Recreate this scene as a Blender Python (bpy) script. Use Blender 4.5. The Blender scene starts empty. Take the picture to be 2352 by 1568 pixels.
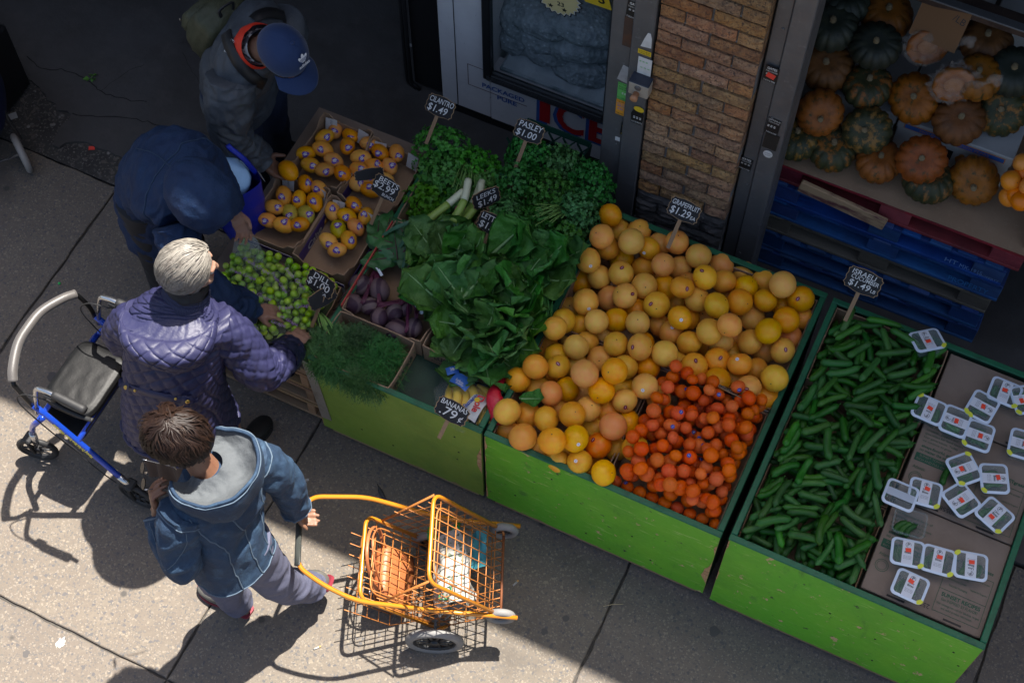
import bpy, math, random
from mathutils import Vector, Matrix, noise
R = math.radians
sc = bpy.context.scene
col = sc.collection
# ---------------------------------------------------------------- camera, sky, sun, exposure
CAM_H, CAM_TILT, CAM_YAW, F_PX = 6.3, R(28.7), R(25.5), 3560.0   # pixels of a 2352 x 1568 picture
cd = bpy.data.cameras.new('camera')
cam = bpy.data.objects.new('camera', cd)
col.objects.link(cam)
cam.location = (0, 0, CAM_H)
cam.rotation_euler = (CAM_TILT, 0, CAM_YAW)
cd.sensor_width = 36.0
cd.lens = 36.0 * F_PX / 2352.0
cd.clip_start, cd.clip_end = 0.1, 500
sc.camera = cam
w = bpy.data.worlds.new('World')
sc.world = w
w.use_nodes = True
SHX, SHY = -0.113, -0.396            # shadow offset on the ground for each metre of height
SUN_EL = math.atan(1 / math.hypot(SHX, SHY))
to_sun = Vector((-SHX, -SHY, 1)).normalized()
sky = w.node_tree.nodes.new('ShaderNodeTexSky')
sky.sky_type = 'NISHITA'
sky.sun_disc = False
sky.sun_elevation = SUN_EL
sky.dust_density = 3.2
sky.ozone_density = 0.45
sky.sun_rotation = math.atan2(to_sun.x, to_sun.y)
bg = w.node_tree.nodes['Background']
w.node_tree.links.new(sky.outputs[0], bg.inputs[0])
bg.inputs[1].default_value = 0.073
sd = bpy.data.lights.new('sun', 'SUN')
sd.energy = 5.0
sd.angle = R(0.6)
sd.color = (1.0, 0.945, 0.86)
sun = bpy.data.objects.new('sun', sd)
col.objects.link(sun)
sun.rotation_euler = (-to_sun).to_track_quat('-Z', 'Y').to_euler()
sun.location = (0, 6, 12)
sc.view_settings.view_transform = 'Standard'
sc.view_settings.look = 'None'
sc.view_settings.exposure = 1.58
sc.view_settings.gamma = 1
sc.view_settings.use_curve_mapping = False
sc.cycles.max_bounces = 6
sc.cycles.diffuse_bounces = 3
sc.cycles.glossy_bounces = 2
sc.cycles.transmission_bounces = 4
sc.cycles.transparent_max_bounces = 10
sc.cycles.caustics_reflective = False
sc.cycles.caustics_refractive = False

# ---------------------------------------------------------------- measuring: photo point + height -> place
_h = Vector((-math.sin(CAM_YAW), math.cos(CAM_YAW), 0))
_r = Vector((math.cos(CAM_YAW), math.sin(CAM_YAW), 0))
_F = _h * math.sin(CAM_TILT) - Vector((0, 0, math.cos(CAM_TILT)))
_U = _h * math.cos(CAM_TILT) + Vector((0, 0, math.sin(CAM_TILT)))
def ray(x, y):
    return _F + _r * ((x - 1176) / F_PX) - _U * ((y - 784) / F_PX)
def P(x, y, z):
    d = ray(x, y)
    return Vector((0, 0, CAM_H)) + d * ((CAM_H - z) / -d.z)
def PY(x, y, Y):
    d = ray(x, y)
    return Vector((0, 0, CAM_H)) + d * (Y / d.y)
def PX(x, y, X):
    d = ray(x, y)
    return Vector((0, 0, CAM_H)) + d * (X / d.x)

# ---------------------------------------------------------------- materials
MATS = {}
def mat(name, c, rough=.6, metal=0, lay=(), bump=None, rnd=None, spec=.5, coat=0, sheen=0, trans=0,
        alpha=1, ior=1.45, coords='Object', sss=0, bump2=None, emis=0, roughvar=0):
    """lay: (kind, scale, colour, lo, hi[, stretch]) ; bump: (kind, scale, strength[, stretch])"""
    if name in MATS:
        return MATS[name]
    m = bpy.data.materials.new(name)
    m.use_nodes = True
    nt = m.node_tree
    N, L = nt.nodes, nt.links
    b = N['Principled BSDF']
    tc = N.new('ShaderNodeTexCoord')
    vec = tc.outputs[coords]
    oi = None
    if rnd:
        oi = N.new('ShaderNodeObjectInfo')
        mu = N.new('ShaderNodeVectorMath'); mu.operation = 'SCALE'
        mu.inputs[0].default_value = (17.3, 29.1, 41.7)
        L.new(oi.outputs['Random'], mu.inputs['Scale'])
        ad = N.new('ShaderNodeVectorMath'); ad.operation = 'ADD'
        L.new(vec, ad.inputs[0]); L.new(mu.outputs[0], ad.inputs[1])
        vec = ad.outputs[0]
    def tex(kind, scale, stretch=None):
        v = vec
        if stretch:
            mp = N.new('ShaderNodeMapping'); mp.inputs['Scale'].default_value = stretch
            L.new(v, mp.inputs[0]); v = mp.outputs[0]
        if kind in 'nN':
            t = N.new('ShaderNodeTexNoise'); t.inputs['Detail'].default_value = 2 if kind == 'n' else 7
            t.inputs['Roughness'].default_value = .5 if kind == 'n' else .65
            o = t.outputs['Fac']
        elif kind == 'v':
            t = N.new('ShaderNodeTexVoronoi'); o = t.outputs['Distance']
        elif kind == 'e':
            t = N.new('ShaderNodeTexVoronoi'); t.feature = 'DISTANCE_TO_EDGE'; o = t.outputs['Distance']
        elif kind == 'c':
            t = N.new('ShaderNodeTexVoronoi')
            sp = N.new('ShaderNodeSeparateColor'); L.new(t.outputs['Color'], sp.inputs[0]); o = sp.outputs[0]
        elif kind == 'w':
            t = N.new('ShaderNodeTexWave'); t.inputs['Distortion'].default_value = 1.5
            t.inputs['Detail'].default_value = 2; o = t.outputs['Fac']
        t.inputs['Scale'].default_value = scale
        L.new(v, t.inputs['Vector'])
        return o
    rgb = N.new('ShaderNodeRGB'); rgb.outputs[0].default_value = (*c, 1)
    cur = rgb.outputs[0]
    for ly in lay:
        kind, s, c2, lo, hi = ly[:5]
        o = tex(kind, s, ly[5] if len(ly) > 5 else None)
        mr = N.new('ShaderNodeMapRange'); mr.inputs[1].default_value = lo; mr.inputs[2].default_value = hi
        L.new(o, mr.inputs[0])
        mx = N.new('ShaderNodeMix'); mx.data_type = 'RGBA'
        L.new(mr.outputs[0], mx.inputs[0]); L.new(cur, mx.inputs[6]); mx.inputs[7].default_value = (*c2, 1)
        cur = mx.outputs[2]
    if rnd:
        hs = N.new('ShaderNodeHueSaturation')
        wn = N.new('ShaderNodeTexWhiteNoise'); wn.noise_dimensions = '1D'
        L.new(oi.outputs['Random'], wn.inputs['W'])
        sp = N.new('ShaderNodeSeparateColor'); L.new(wn.outputs['Color'], sp.inputs[0])
        for i, (inp, mid) in enumerate((('Hue', .5), ('Saturation', 1), ('Value', 1))):
            mr = N.new('ShaderNodeMapRange')
            mr.inputs[3].default_value = mid - rnd[i]; mr.inputs[4].default_value = mid + rnd[i]
            L.new(sp.outputs[i], mr.inputs[0]); L.new(mr.outputs[0], hs.inputs[inp])
        L.new(cur, hs.inputs['Color']); cur = hs.outputs[0]
    L.new(cur, b.inputs['Base Color'])
    b.inputs['Roughness'].default_value = rough
    if roughvar:
        o = tex('N', 9)
        mr = N.new('ShaderNodeMapRange'); mr.inputs[1].default_value = .3; mr.inputs[2].default_value = .7
        mr.inputs[3].default_value = rough - roughvar; mr.inputs[4].default_value = rough + roughvar
        L.new(o, mr.inputs[0]); L.new(mr.outputs[0], b.inputs['Roughness'])
    b.inputs['Metallic'].default_value = metal
    b.inputs['Specular IOR Level'].default_value = spec
    b.inputs['Coat Weight'].default_value = coat
    b.inputs['Sheen Weight'].default_value = sheen
    b.inputs['Transmission Weight'].default_value = trans
    b.inputs['Alpha'].default_value = alpha
    b.inputs['IOR'].default_value = ior
    if sss:
        b.inputs['Subsurface Weight'].default_value = sss
        b.inputs['Subsurface Radius'].default_value = (.02, .008, .004)
        b.inputs['Subsurface Scale'].default_value = .3
    prev = None
    for bp in (bump, bump2):
        if not bp:
            continue
        o = tex(bp[0], bp[1], bp[3] if len(bp) > 3 else None)
        bn = N.new('ShaderNodeBump'); bn.inputs['Strength'].default_value = bp[2]
        bn.inputs['Distance'].default_value = .01
        L.new(o, bn.inputs['Height'])
        if prev:
            L.new(prev, bn.inputs['Normal'])
        prev = bn.outputs[0]
    if prev:
        L.new(prev, b.inputs['Normal'])
    MATS[name] = m
    return m

# ---------------------------------------------------------------- mesh building
class MB:
    def __init__(s):
        s.v, s.f, s.mi, s.sm = [], [], [], []
        s.M = Matrix.Identity(4)
        s.m = 0
        s.smooth = False
    def add(s, vs, fs, smooth=None):
        k = len(s.v)
        M = s.M
        s.v.extend([tuple(M @ Vector(p)) for p in vs])
        s.f.extend([tuple(i + k for i in f) for f in fs])
        n = len(fs)
        s.mi.extend([s.m] * n)
        s.sm.extend([s.smooth if smooth is None else smooth] * n)
    def box(s, c, size, rot=None, bev=0):
        hx, hy, hz = size[0] / 2, size[1] / 2, size[2] / 2
        c = Vector(c)
        vs = []
        if bev <= 0:
            for x in (-hx, hx):
                for y in (-hy, hy):
                    for z in (-hz, hz):
                        vs.append(Vector((x, y, z)))
            fs = [(0, 1, 3, 2), (4, 6, 7, 5), (0, 4, 5, 1), (2, 3, 7, 6), (0, 2, 6, 4), (1, 5, 7, 3)]
        else:
            b = min(bev, hx * .9, hy * .9, hz * .9)
            idx = {}
            for x in (-1, 1):
                for y in (-1, 1):
                    for z in (-1, 1):
                        for a in range(3):
                            p = [x * (hx - b), y * (hy - b), z * (hz - b)]
                            p[a] = (x * hx, y * hy, z * hz)[a]
                            idx[x, y, z, a] = len(vs)
                            vs.append(Vector(p))
            fs = []
            q = [(-1, -1), (1, -1), (1, 1), (-1, 1)]
            for sgn in (-1, 1):
                o = 1 if sgn > 0 else -1
                fs.append(tuple(idx[sgn, u, v, 0] for u, v in q[::o]))
                fs.append(tuple(idx[u, sgn, v, 1] for u, v in q[::-o]))
                fs.append(tuple(idx[u, v, sgn, 2] for u, v in q[::o]))
            for u in (-1, 1):
                for v in (-1, 1):
                    fs.append((idx[-1, u, v, 1], idx[1, u, v, 1], idx[1, u, v, 2], idx[-1, u, v, 2])[::-u * v])
                    fs.append((idx[u, -1, v, 0], idx[u, 1, v, 0], idx[u, 1, v, 2], idx[u, -1, v, 2])[::u * v])
                    fs.append((idx[u, v, -1, 0], idx[u, v, 1, 0], idx[u, v, 1, 1], idx[u, v, -1, 1])[::-u * v])
                    for z in (-1, 1):
                        fs.append((idx[u, v, z, 0], idx[u, v, z, 1], idx[u, v, z, 2])[::u * v * z])
        if rot is not None:
            vs = [rot @ p for p in vs]
        s.add([p + c for p in vs], fs, False)
    def bb(s, x0, x1, y0, y1, z0, z1, bev=0):
        s.box(((x0 + x1) / 2, (y0 + y1) / 2, (z0 + z1) / 2), (abs(x1 - x0), abs(y1 - y0), abs(z1 - z0)), None, bev)
    def tube(s, pts, r, n=8, closed=False, caps=True, flat=None):
        pts = [Vector(p) for p in pts]
        k = len(pts)
        rs = r if isinstance(r, (list, tuple)) else [r] * k
        T = []
        for i in range(k):
            a = pts[(i - 1) % k] if closed or i > 0 else pts[0]
            c = pts[(i + 1) % k] if closed or i < k - 1 else pts[-1]
            t = (c - a)
            T.append(t.normalized() if t.length > 1e-9 else Vector((0, 0, 1)))
        up = Vector((0, 0, 1)) if abs(T[0].z) < .9 else Vector((1, 0, 0))
        u = T[0].cross(up).normalized()
        vs = []
        for i in range(k):
            u = u - T[i] * u.dot(T[i])
            u = u.normalized() if u.length > 1e-6 else T[i].orthogonal().normalized()
            w_ = T[i].cross(u)
            for j in range(n):
                a = 2 * math.pi * j / n
                fl = flat if flat else 1
                vs.append(pts[i] + (u * math.cos(a) + w_ * math.sin(a) * fl) * rs[i])
        fs = []
        for i in range(k if closed else k - 1):
            for j in range(n):
                a, b2 = i * n + j, i * n + (j + 1) % n
                c, d = ((i + 1) % k) * n + (j + 1) % n, ((i + 1) % k) * n + j
                fs.append((a, b2, c, d))
        if caps and not closed:
            fs.append(tuple(range(n))[::-1])
            fs.append(tuple(range((k - 1) * n, k * n)))
        s.add(vs, fs, True)
    def lathe(s, prof, n=20, smooth=True, fn=None):
        vs, fs = [], []
        k = len(prof)
        for (r, z) in prof:
            for j in range(n):
                a = 2 * math.pi * j / n
                rr = r * (fn(a, z) if fn else 1)
                vs.append((rr * math.cos(a), rr * math.sin(a), z))
        for i in range(k - 1):
            for j in range(n):
                fs.append((i * n + j, i * n + (j + 1) % n, (i + 1) * n + (j + 1) % n, (i + 1) * n + j))
        fs.append(tuple(range(n))[::-1])
        fs.append(tuple(range((k - 1) * n, k * n)))
        s.add(vs, fs, smooth)
    def sphere(s, c, r, n=16, m=10, fn=None, sc3=(1, 1, 1)):
        vs, fs = [], []
        c = Vector(c)
        def pt(d):
            q = Vector((d.x * sc3[0], d.y * sc3[1], d.z * sc3[2])) * r
            return c + (q * fn(d) if fn else q)
        vs.append(pt(Vector((0, 0, -1))))
        for i in range(1, m):
            t = math.pi * i / m
            for j in range(n):
                a = 2 * math.pi * j / n
                vs.append(pt(Vector((math.sin(t) * math.cos(a), math.sin(t) * math.sin(a), -math.cos(t)))))
        vs.append(pt(Vector((0, 0, 1))))
        for j in range(n):
            fs.append((0, 1 + (j + 1) % n, 1 + j))
            fs.append((len(vs) - 1, 1 + (m - 2) * n + j, 1 + (m - 2) * n + (j + 1) % n))
        for i in range(m - 2):
            for j in range(n):
                a = 1 + i * n
                fs.append((a + j, a + (j + 1) % n, a + n + (j + 1) % n, a + n + j))
        s.add(vs, fs, True)
    def grid(s, fn, nu, nv, closed=False, smooth=True):
        vs = [fn(i / (nu if closed else nu - 1), j / (nv - 1)) for j in range(nv) for i in range(nu)]
        fs = []
        for j in range(nv - 1):
            for i in range(nu if closed else nu - 1):
                fs.append((j * nu + i, j * nu + (i + 1) % nu, (j + 1) * nu + (i + 1) % nu, (j + 1) * nu + i))
        s.add(vs, fs, smooth)
    def prism(s, poly, z0, z1):
        n = len(poly)
        vs = [(p[0], p[1], z0) for p in poly] + [(p[0], p[1], z1) for p in poly]
        fs = [tuple(range(n))[::-1], tuple(range(n, 2 * n))]
        for i in range(n):
            fs.append((i, (i + 1) % n, n + (i + 1) % n, n + i))
        s.add(vs, fs, False)
    def mesh(s, name, mats):
        me = bpy.data.meshes.new(name)
        me.from_pydata(s.v, [], s.f)
        for m_ in (mats if isinstance(mats, (list, tuple)) else [mats]):
            me.materials.append(m_)
        me.polygons.foreach_set('material_index', s.mi)
        me.polygons.foreach_set('use_smooth', s.sm)
        me.update()
        return me
    def build(s, name, mats, parent=None, mw=None):
        return link(name, s.mesh(name, mats), parent, mw)

def link(name, data, parent=None, mw=None):
    """mw: matrix relative to the parent (or to the world)"""
    o = bpy.data.objects.new(name, data)
    col.objects.link(o)
    if parent:
        o.parent = parent
        KIDS.setdefault(parent.name, []).append(o)
    if mw is not None:
        o.matrix_basis = mw
    return o
def tag(o, label=None, cat=None, group=None, kind=None):
    if label: o['label'] = label
    if cat: o['category'] = cat
    if group: o['group'] = group
    if kind: o['kind'] = kind
    return o
def thing(name, label, cat, loc=(0, 0, 0), rz=0, group=None, M=None):
    o = bpy.data.objects.new(name, None)
    col.objects.link(o)
    o.empty_display_size = .1
    o.matrix_basis = M if M is not None else Matrix.Translation(loc) @ Matrix.Rotation(rz, 4, 'Z')
    return tag(o, label, cat, group)
def copy_tree(o, parent=None):
    c = o.copy()
    col.objects.link(c)
    c.parent = parent
    if parent:
        KIDS.setdefault(parent.name, []).append(c)
    for ch in list(KIDS.get(o.name, [])):
        copy_tree(ch, c)
    return c
KIDS = {}
def T(x, y=None, z=None):
    return Matrix.Translation(x if y is None else (x, y, z))
def RX(a): return Matrix.Rotation(R(a), 4, 'X')
def RY(a): return Matrix.Rotation(R(a), 4, 'Y')
def RZ(a): return Matrix.Rotation(R(a), 4, 'Z')
def S(x, y=None, z=None):
    return Matrix.Diagonal((x, x if y is None else y, x if z is None else z, 1))
def frame(o, xax, yax):
    """matrix with origin o, x along xax, y near yax"""
    x = Vector(xax).normalized()
    z = x.cross(Vector(yax)).normalized()
    y = z.cross(x)
    M = Matrix((x, y, z)).transposed().to_4x4()
    M.translation = o
    return M
def smoothpath(pts, k=6, closed=False):
    pts = [Vector(p) for p in pts]
    n = len(pts)
    out = []
    for i in range(n if closed else n - 1):
        p0 = pts[(i - 1) % n] if closed or i > 0 else pts[0] * 2 - pts[1]
        p1, p2 = pts[i], pts[(i + 1) % n]
        p3 = pts[(i + 2) % n] if closed or i + 2 < n else p2 * 2 - p1
        for j in range(k):
            t = j / k
            out.append(.5 * ((2 * p1) + (p2 - p0) * t + (2 * p0 - 5 * p1 + 4 * p2 - p3) * t * t + (3 * p1 - p0 - 3 * p2 + p3) * t ** 3))
    if not closed:
        out.append(pts[-1])
    return out
def roundpath(pts, r, k=5):
    """polyline with rounded corners"""
    pts = [Vector(p) for p in pts]
    out = [pts[0]]
    for i in range(1, len(pts) - 1):
        a, b, c = pts[i - 1], pts[i], pts[i + 1]
        rr = min(r, (a - b).length * .45, (c - b).length * .45)
        p, q = b + (a - b).normalized() * rr, b + (c - b).normalized() * rr
        for j in range(k + 1):
            t = j / k
            out.append(p * (1 - t) ** 2 + b * 2 * t * (1 - t) + q * t * t)
    out.append(pts[-1])
    return out
def fbm(p, o=3):
    return noise.fractal(p, 1.0, 2.0, o)

# ---------------------------------------------------------------- lettering: every string turned to a mesh once
TXT = {}
def prep_text(strings, shear=0.0):
    tmp = []
    for t in strings:
        if t in TXT: continue
        cu = bpy.data.curves.new('t', 'FONT')
        cu.body = t
        cu.align_x, cu.align_y = 'CENTER', 'CENTER'
        cu.size = 1.0
        cu.resolution_u = 3
        if t.startswith('*'):
            cu.body = t[1:]; cu.offset = .022
        if t.startswith('~'):
            cu.body = t[1:]; cu.offset = .004; cu.shear = .12
        o = bpy.data.objects.new('t', cu)
        col.objects.link(o)
        tmp.append((t, o))
    dg = bpy.context.evaluated_depsgraph_get()
    for t, o in tmp:
        TXT[t] = bpy.data.meshes.new_from_object(o.evaluated_get(dg))
        TXT[t].name = 'lettering'
    for t, o in tmp:
        cu = o.data
        bpy.data.objects.remove(o)
        bpy.data.curves.remove(cu)
def text(t, m, parent, mw, size=1.0, sx=1.0, name='lettering', fit=None):
    """flat lettering in the xy plane of mw; fit = wanted width"""
    me = TXT[t]
    key = t + '|' + m.name
    if key not in TXT:
        me = me.copy(); me.materials.clear(); me.materials.append(m); TXT[key] = me
    me = TXT[key]
    if fit:
        xs = [v.co.x for v in me.vertices]
        sx = fit / max(1e-4, (max(xs) - min(xs)) * size)
    return link(name, me, parent, mw @ S(size * sx, size, 1))
# ================================================================ ground
random.seed(7)
prep_text(['*ICE', '*I', '*C', '*E', '*PACKAGED', '*PURE', '*23', '*2023', '*S', 'GATES', '*GATES', '718.514.9700', 'OPTIMUS', 'LOCKSMITH', '*SERVICES',
           'NYC GATES', '718.640.4661', 'ROLLING', 'GATES SERVICE', '917-704-7823', '718 662-3576', '$1.49', 'MOUNTAIN GROWN PEARS', '1.', '9', '/LB',
           '24 HOUR REPAIR', 'MX-1915', 'HT', 'PROPERTY', '*= = =', '$'])
WALK = mat('sidewalk_concrete', (0.1346, 0.1122, 0.0913), .85, lay=[
    ('N', 2.2, (0.1207, 0.1012, 0.083), .38, .7), ('N', 9, (0.1532, 0.1297, 0.1038), .45, .75), ('N', 60, (0.1114, 0.0945, 0.0789), .5, .8),
    ('c', 150, (0.1044, 0.0945, 0.0851), .82, .84), ('c', 190, (0.1764, 0.1517, 0.1245), .90, .92), ('c', 95, (0.0859, 0.0814, 0.0809), .955, .96), ('c', 120, (0.195, 0.1649, 0.1287), .965, .97),
    ('N', 1.1, (0.0789, 0.0682, 0.0581), .60, .72), ('v', 4.3, (0.0604, 0.055, 0.0498), .085, .05)],
    bump=('N', 140, .28), bump2=('N', 14, .12), rnd=(.004, .06, .06))
DIRT = mat('joint_dirt', (.055, .05, .045), .95, lay=[('N', 30, (.1, .09, .075), .5, .7)], bump=('N', 90, .5))
FLOOR = mat('store_floor_concrete', (0.0635, 0.0592, 0.0563), .62, lay=[
    ('N', 1.6, (0.0423, 0.0367, 0.0322), .4, .68), ('N', 7, (0.0818, 0.0733, 0.0671), .5, .8), ('N', 4, (0.121, 0.0959, 0.0804), .69, .76), ('N', 2.8, (0.0273, 0.0237, 0.0215), .62, .7)],
    bump=('N', 40, .16), roughvar=.12)
AGG = mat('exposed_aggregate', (0.051, 0.0468, 0.042), .9, lay=[
    ('N', 6, (0.027, 0.024, 0.0216), .45, .65), ('c', 60, (0.1, 0.085, 0.07), .9, .92), ('c', 110, (0.085, 0.075, 0.066), .86, .88), ('c', 150, (0.13, 0.12, 0.105), .94, .95)],
    bump=('c', 60, .5), bump2=('N', 100, .4))
g = MB(); g.bb(-60, 60, -60, 60, -.09, -.05)
tag(g.build('ground', DIRT), kind='structure')
g = MB(); g.bb(-11.2, 8.6, -3.9, 3.06, -.049, -.014)
walk = tag(g.build('sidewalk', DIRT), kind='structure')
xs = [-11.2, -9.68, -8.16, -6.64, -5.12, -3.6, -2.09, -.56, .935, 2.46, 3.98, 5.5]
ys = [-3.6, -2.1, -.52, 1.06, 3.06]
for i in range(len(xs) - 1):
    for j in range(len(ys) - 1):
        g = MB()
        a, b, c_, d = xs[i] + .005, xs[i + 1] - .005, ys[j] + .005, ys[j + 1] - .005
        ring = []
        for (x0, y0, x1, y1) in ((a, c_, b, c_), (b, c_, b, d), (b, d, a, d), (a, d, a, c_)):
            for k in range(48):
                x, y = x0 + (x1 - x0) * k / 48, y0 + (y1 - y0) * k / 48
                e = .0075 * fbm(Vector((x * 9, y * 9, i + j * 3)), 4) + .006 * max(0, fbm(Vector((x * 5, y * 5, i * 7 + j)), 3) - .35)
                cx, cy = (a + b) / 2 - x, (c_ + d) / 2 - y
                L_ = math.hypot(cx, cy)
                ring.append((x + cx / L_ * e, y + cy / L_ * e))
        n_ = len(ring); zt = random.uniform(-.0015, .0015)
        mx, my = (a + b) / 2, (c_ + d) / 2
        vs = [(x, y, -.014) for x, y in ring] + [(x, y, zt - .004) for x, y in ring] + [(mx + (x - mx) * .9955, my + (y - my) * .9955, zt) for x, y in ring]
        fs = [tuple(range(2 * n_, 3 * n_))]
        for k in range(n_):
            fs += [(k, (k + 1) % n_, n_ + (k + 1) % n_, n_ + k), (n_ + k, n_ + (k + 1) % n_, 2 * n_ + (k + 1) % n_, 2 * n_ + k)]
        g.add(vs, fs)
        g.build('slab', WALK, walk)
# dark concrete apron with a broken edge, exposed aggregate along it
edge = [P(x, y, 0) for x, y in ((-40, 120), (30, 165), (72, 190), (92, 205), (112, 232), (131, 243), (139, 256), (158, 258), (166, 266), (150, 284), (136, 300), (126, 322),
                                (120, 338), (140, 341), (152, 331), (176, 327), (205, 331), (228, 344), (252, 352), (286, 366), (312, 380), (338, 389), (380, 412), (450, 450))]
edge = [Vector((p.x, p.y, 0)) for p in edge]
ed2 = []
for a, b in zip(edge, edge[1:]):
    for k in range(4):
        q = a.lerp(b, k / 4)
        n_ = noise.noise(q * 22) * .012
        ed2.append((q.x + n_, q.y + n_))
ed2 += [(edge[-1].x, edge[-1].y), (-2.6, 3.07), (9, 3.07), (9, 12), (-14, 12), (-14, 4.4)]
g = MB(); g.prism(ed2, -.03, .012)
apron = tag(g.build('pavement', FLOOR), kind='structure')
g = MB(); g.bb(-11.2, -2.4, 3.065, 4.6, -.045, -.004)
tag(g.build('broken_ground', AGG), kind='structure')
g = MB()
rnd = random.Random(3)
for k in range(260):
    x = rnd.uniform(-4.6, -3.0); y = rnd.uniform(3.09, 3.75)
    s = rnd.uniform(.004, .013)
    g.sphere((x, y, -.003), s, 6, 4, sc3=(1, rnd.uniform(.6, 1.2), .6))
tag(g.build('gravel', mat('pebble', (0.11, 0.0935, 0.077), .85, lay=[('c', 25, (0.055, 0.0495, 0.0468), .5, .52), ('c', 31, (0.187, 0.165, 0.143), .8, .82)])),
    'small loose pebbles in the broken pavement strip', 'gravel', kind='stuff')
CRACK = mat('crack_dark', (.02, .019, .018), .95)  # even dark colour of the thin crack ribbons
def crack(pts, w_=.005):
    g = MB()
    q = smoothpath([P(x, y, .0135) for x, y in pts], 5)
    q = [p + Vector((noise.noise(p * 40), noise.noise(p * 40 + Vector((5, 0, 0))), 0)) * .012 for p in q]
    vs, fs = [], []
    for i, p in enumerate(q):
        t = (q[min(i + 1, len(q) - 1)] - q[max(0, i - 1)]).normalized()
        n_ = Vector((-t.y, t.x, 0)) * w_ * (.4 + .6 * abs(noise.noise(p * 15)))
        vs += [p - n_, p + n_]
    for i in range(len(q) - 1):
        fs.append((2 * i, 2 * i + 1, 2 * i + 3, 2 * i + 2))
    g.add(vs, fs)
    g.build('crack', CRACK, apron)
crack([(60, 128), (95, 158), (150, 162), (200, 185), (232, 210), (290, 228), (340, 234)])
crack([(165, 262), (210, 268), (300, 272), (360, 285), (410, 300), (470, 330), (500, 345)])
crack([(232, 210), (250, 195), (300, 160), (330, 150)], .002)
crack([(410, 300), (460, 305), (520, 318), (560, 322)], .002)
crack([(420, 120), (440, 165), (470, 200)], .002)

# ================================================================ the building above and behind (shades the pavement)
STUCCO = mat('painted_wall', (.3, .27, .24), .8, lay=[('N', 3, (.22, .2, .18), .4, .7)], bump=('N', 60, .2))
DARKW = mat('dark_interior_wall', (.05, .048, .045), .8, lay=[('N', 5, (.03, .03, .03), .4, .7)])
bld = thing('shop_building', 'single storey shop building with open fronts and a tall fascia above the brick pier', 'building', (0, 3.75, 0))
def bpart(name, x0, x1, y0, y1, z0, z1, m, nm=None):
    g = MB(); g.bb(x0, x1, y0 - 3.75, y1 - 3.75, z0, z1)
    return g.build(name, m, bld)
bpart('fascia', -14, 9, 3.66, 3.9, 2.95, 4.6, STUCCO)
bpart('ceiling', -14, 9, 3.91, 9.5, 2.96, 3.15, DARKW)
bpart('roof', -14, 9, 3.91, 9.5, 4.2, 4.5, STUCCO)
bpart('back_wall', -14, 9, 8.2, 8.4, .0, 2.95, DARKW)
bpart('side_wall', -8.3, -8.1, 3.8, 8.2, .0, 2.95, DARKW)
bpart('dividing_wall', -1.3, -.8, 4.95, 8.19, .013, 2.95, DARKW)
bpart('end_wall', 2.6, 2.8, 3.8, 8.19, .013, 2.95, STUCCO)

# brick pier, every brick of its visible face a brick
BR = mat('tan_brick', (.42, .215, .095), .88, lay=[('N', 14, (.24, .125, .065), .42, .6), ('N', 40, (.46, .27, .13), .48, .68), ('N', 90, (.1, .06, .04), .52, .64)],
         bump=('N', 55, 1.0), bump2=('N', 130, 1.0), rnd=(.012, .12, .22))
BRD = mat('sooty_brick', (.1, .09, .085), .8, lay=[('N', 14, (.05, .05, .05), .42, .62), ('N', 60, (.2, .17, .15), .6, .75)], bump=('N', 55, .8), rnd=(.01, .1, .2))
MOR = mat('mortar', (.2, .19, .185), .95, lay=[('N', 20, (.12, .115, .11), .4, .7), ('N', 5, (.3, .3, .31), .6, .75)], bump=('N', 80, .5))
PX0, PX1, PYF = -1.178, -.755, 3.75
pier = thing('brick_pier', 'rough tan brick pier between two grey steel gate posts', 'pier', ((PX0 + PX1) / 2, PYF, .013))
g = MB(); g.bb(-.205, .205, .012, .5, 0, 2.94)
g.build('mortar_core', MOR, pier)
def brick_mesh(L, seed):
    g = MB()
    nu, nv = max(5, int(L / .018)), 5
    H, D = .06, .07
    rr = random.Random(seed)
    off = Vector((rr.random() * 50, rr.random() * 50, 0))
    def fn(u, v):
        x, z = (u - .5) * L, (v - .5) * H
        e = min(u, 1 - u, ) * L
        f = min(v, 1 - v) * H
        edge_ = min(1, min(e, f) / .006)
        y = -.006 * edge_ - .009 * edge_ * (fbm(Vector((x * 25, z * 50, 0)) + off, 4)) - .004 * edge_
        return Vector((x + .0015 * noise.noise(off + Vector((x * 20, z * 60, 3))), y, z + .002 * noise.noise(off + Vector((x * 30, 9, z * 10)))))
    g.grid(fn, nu, nv, smooth=False)
    hx, hz = L / 2, H / 2
    g.add([(-hx, 0, -hz), (hx, 0, -hz), (hx, 0, hz), (-hx, 0, hz), (-hx, D, -hz), (hx, D, -hz), (hx, D, hz), (-hx, D, hz)],
          [(0, 4, 5, 1), (1, 5, 6, 2), (2, 6, 7, 3), (3, 7, 4, 0)], False)
    return g
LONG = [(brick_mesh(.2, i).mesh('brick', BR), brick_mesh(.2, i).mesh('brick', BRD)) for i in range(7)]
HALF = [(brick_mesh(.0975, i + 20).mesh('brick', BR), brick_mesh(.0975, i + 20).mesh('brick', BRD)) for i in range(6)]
rr = random.Random(5)
z = .03
row = 0
while z < 2.85:
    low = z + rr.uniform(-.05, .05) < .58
    items = [(-.1055, LONG), (.1055, LONG)] if row % 2 else [(-.157, HALF), (0, LONG), (.157, HALF)]
    for x, S_ in items:
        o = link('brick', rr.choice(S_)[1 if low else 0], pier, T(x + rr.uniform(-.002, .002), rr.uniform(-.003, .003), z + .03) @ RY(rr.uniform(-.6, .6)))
    z += .0715
    row += 1

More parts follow.
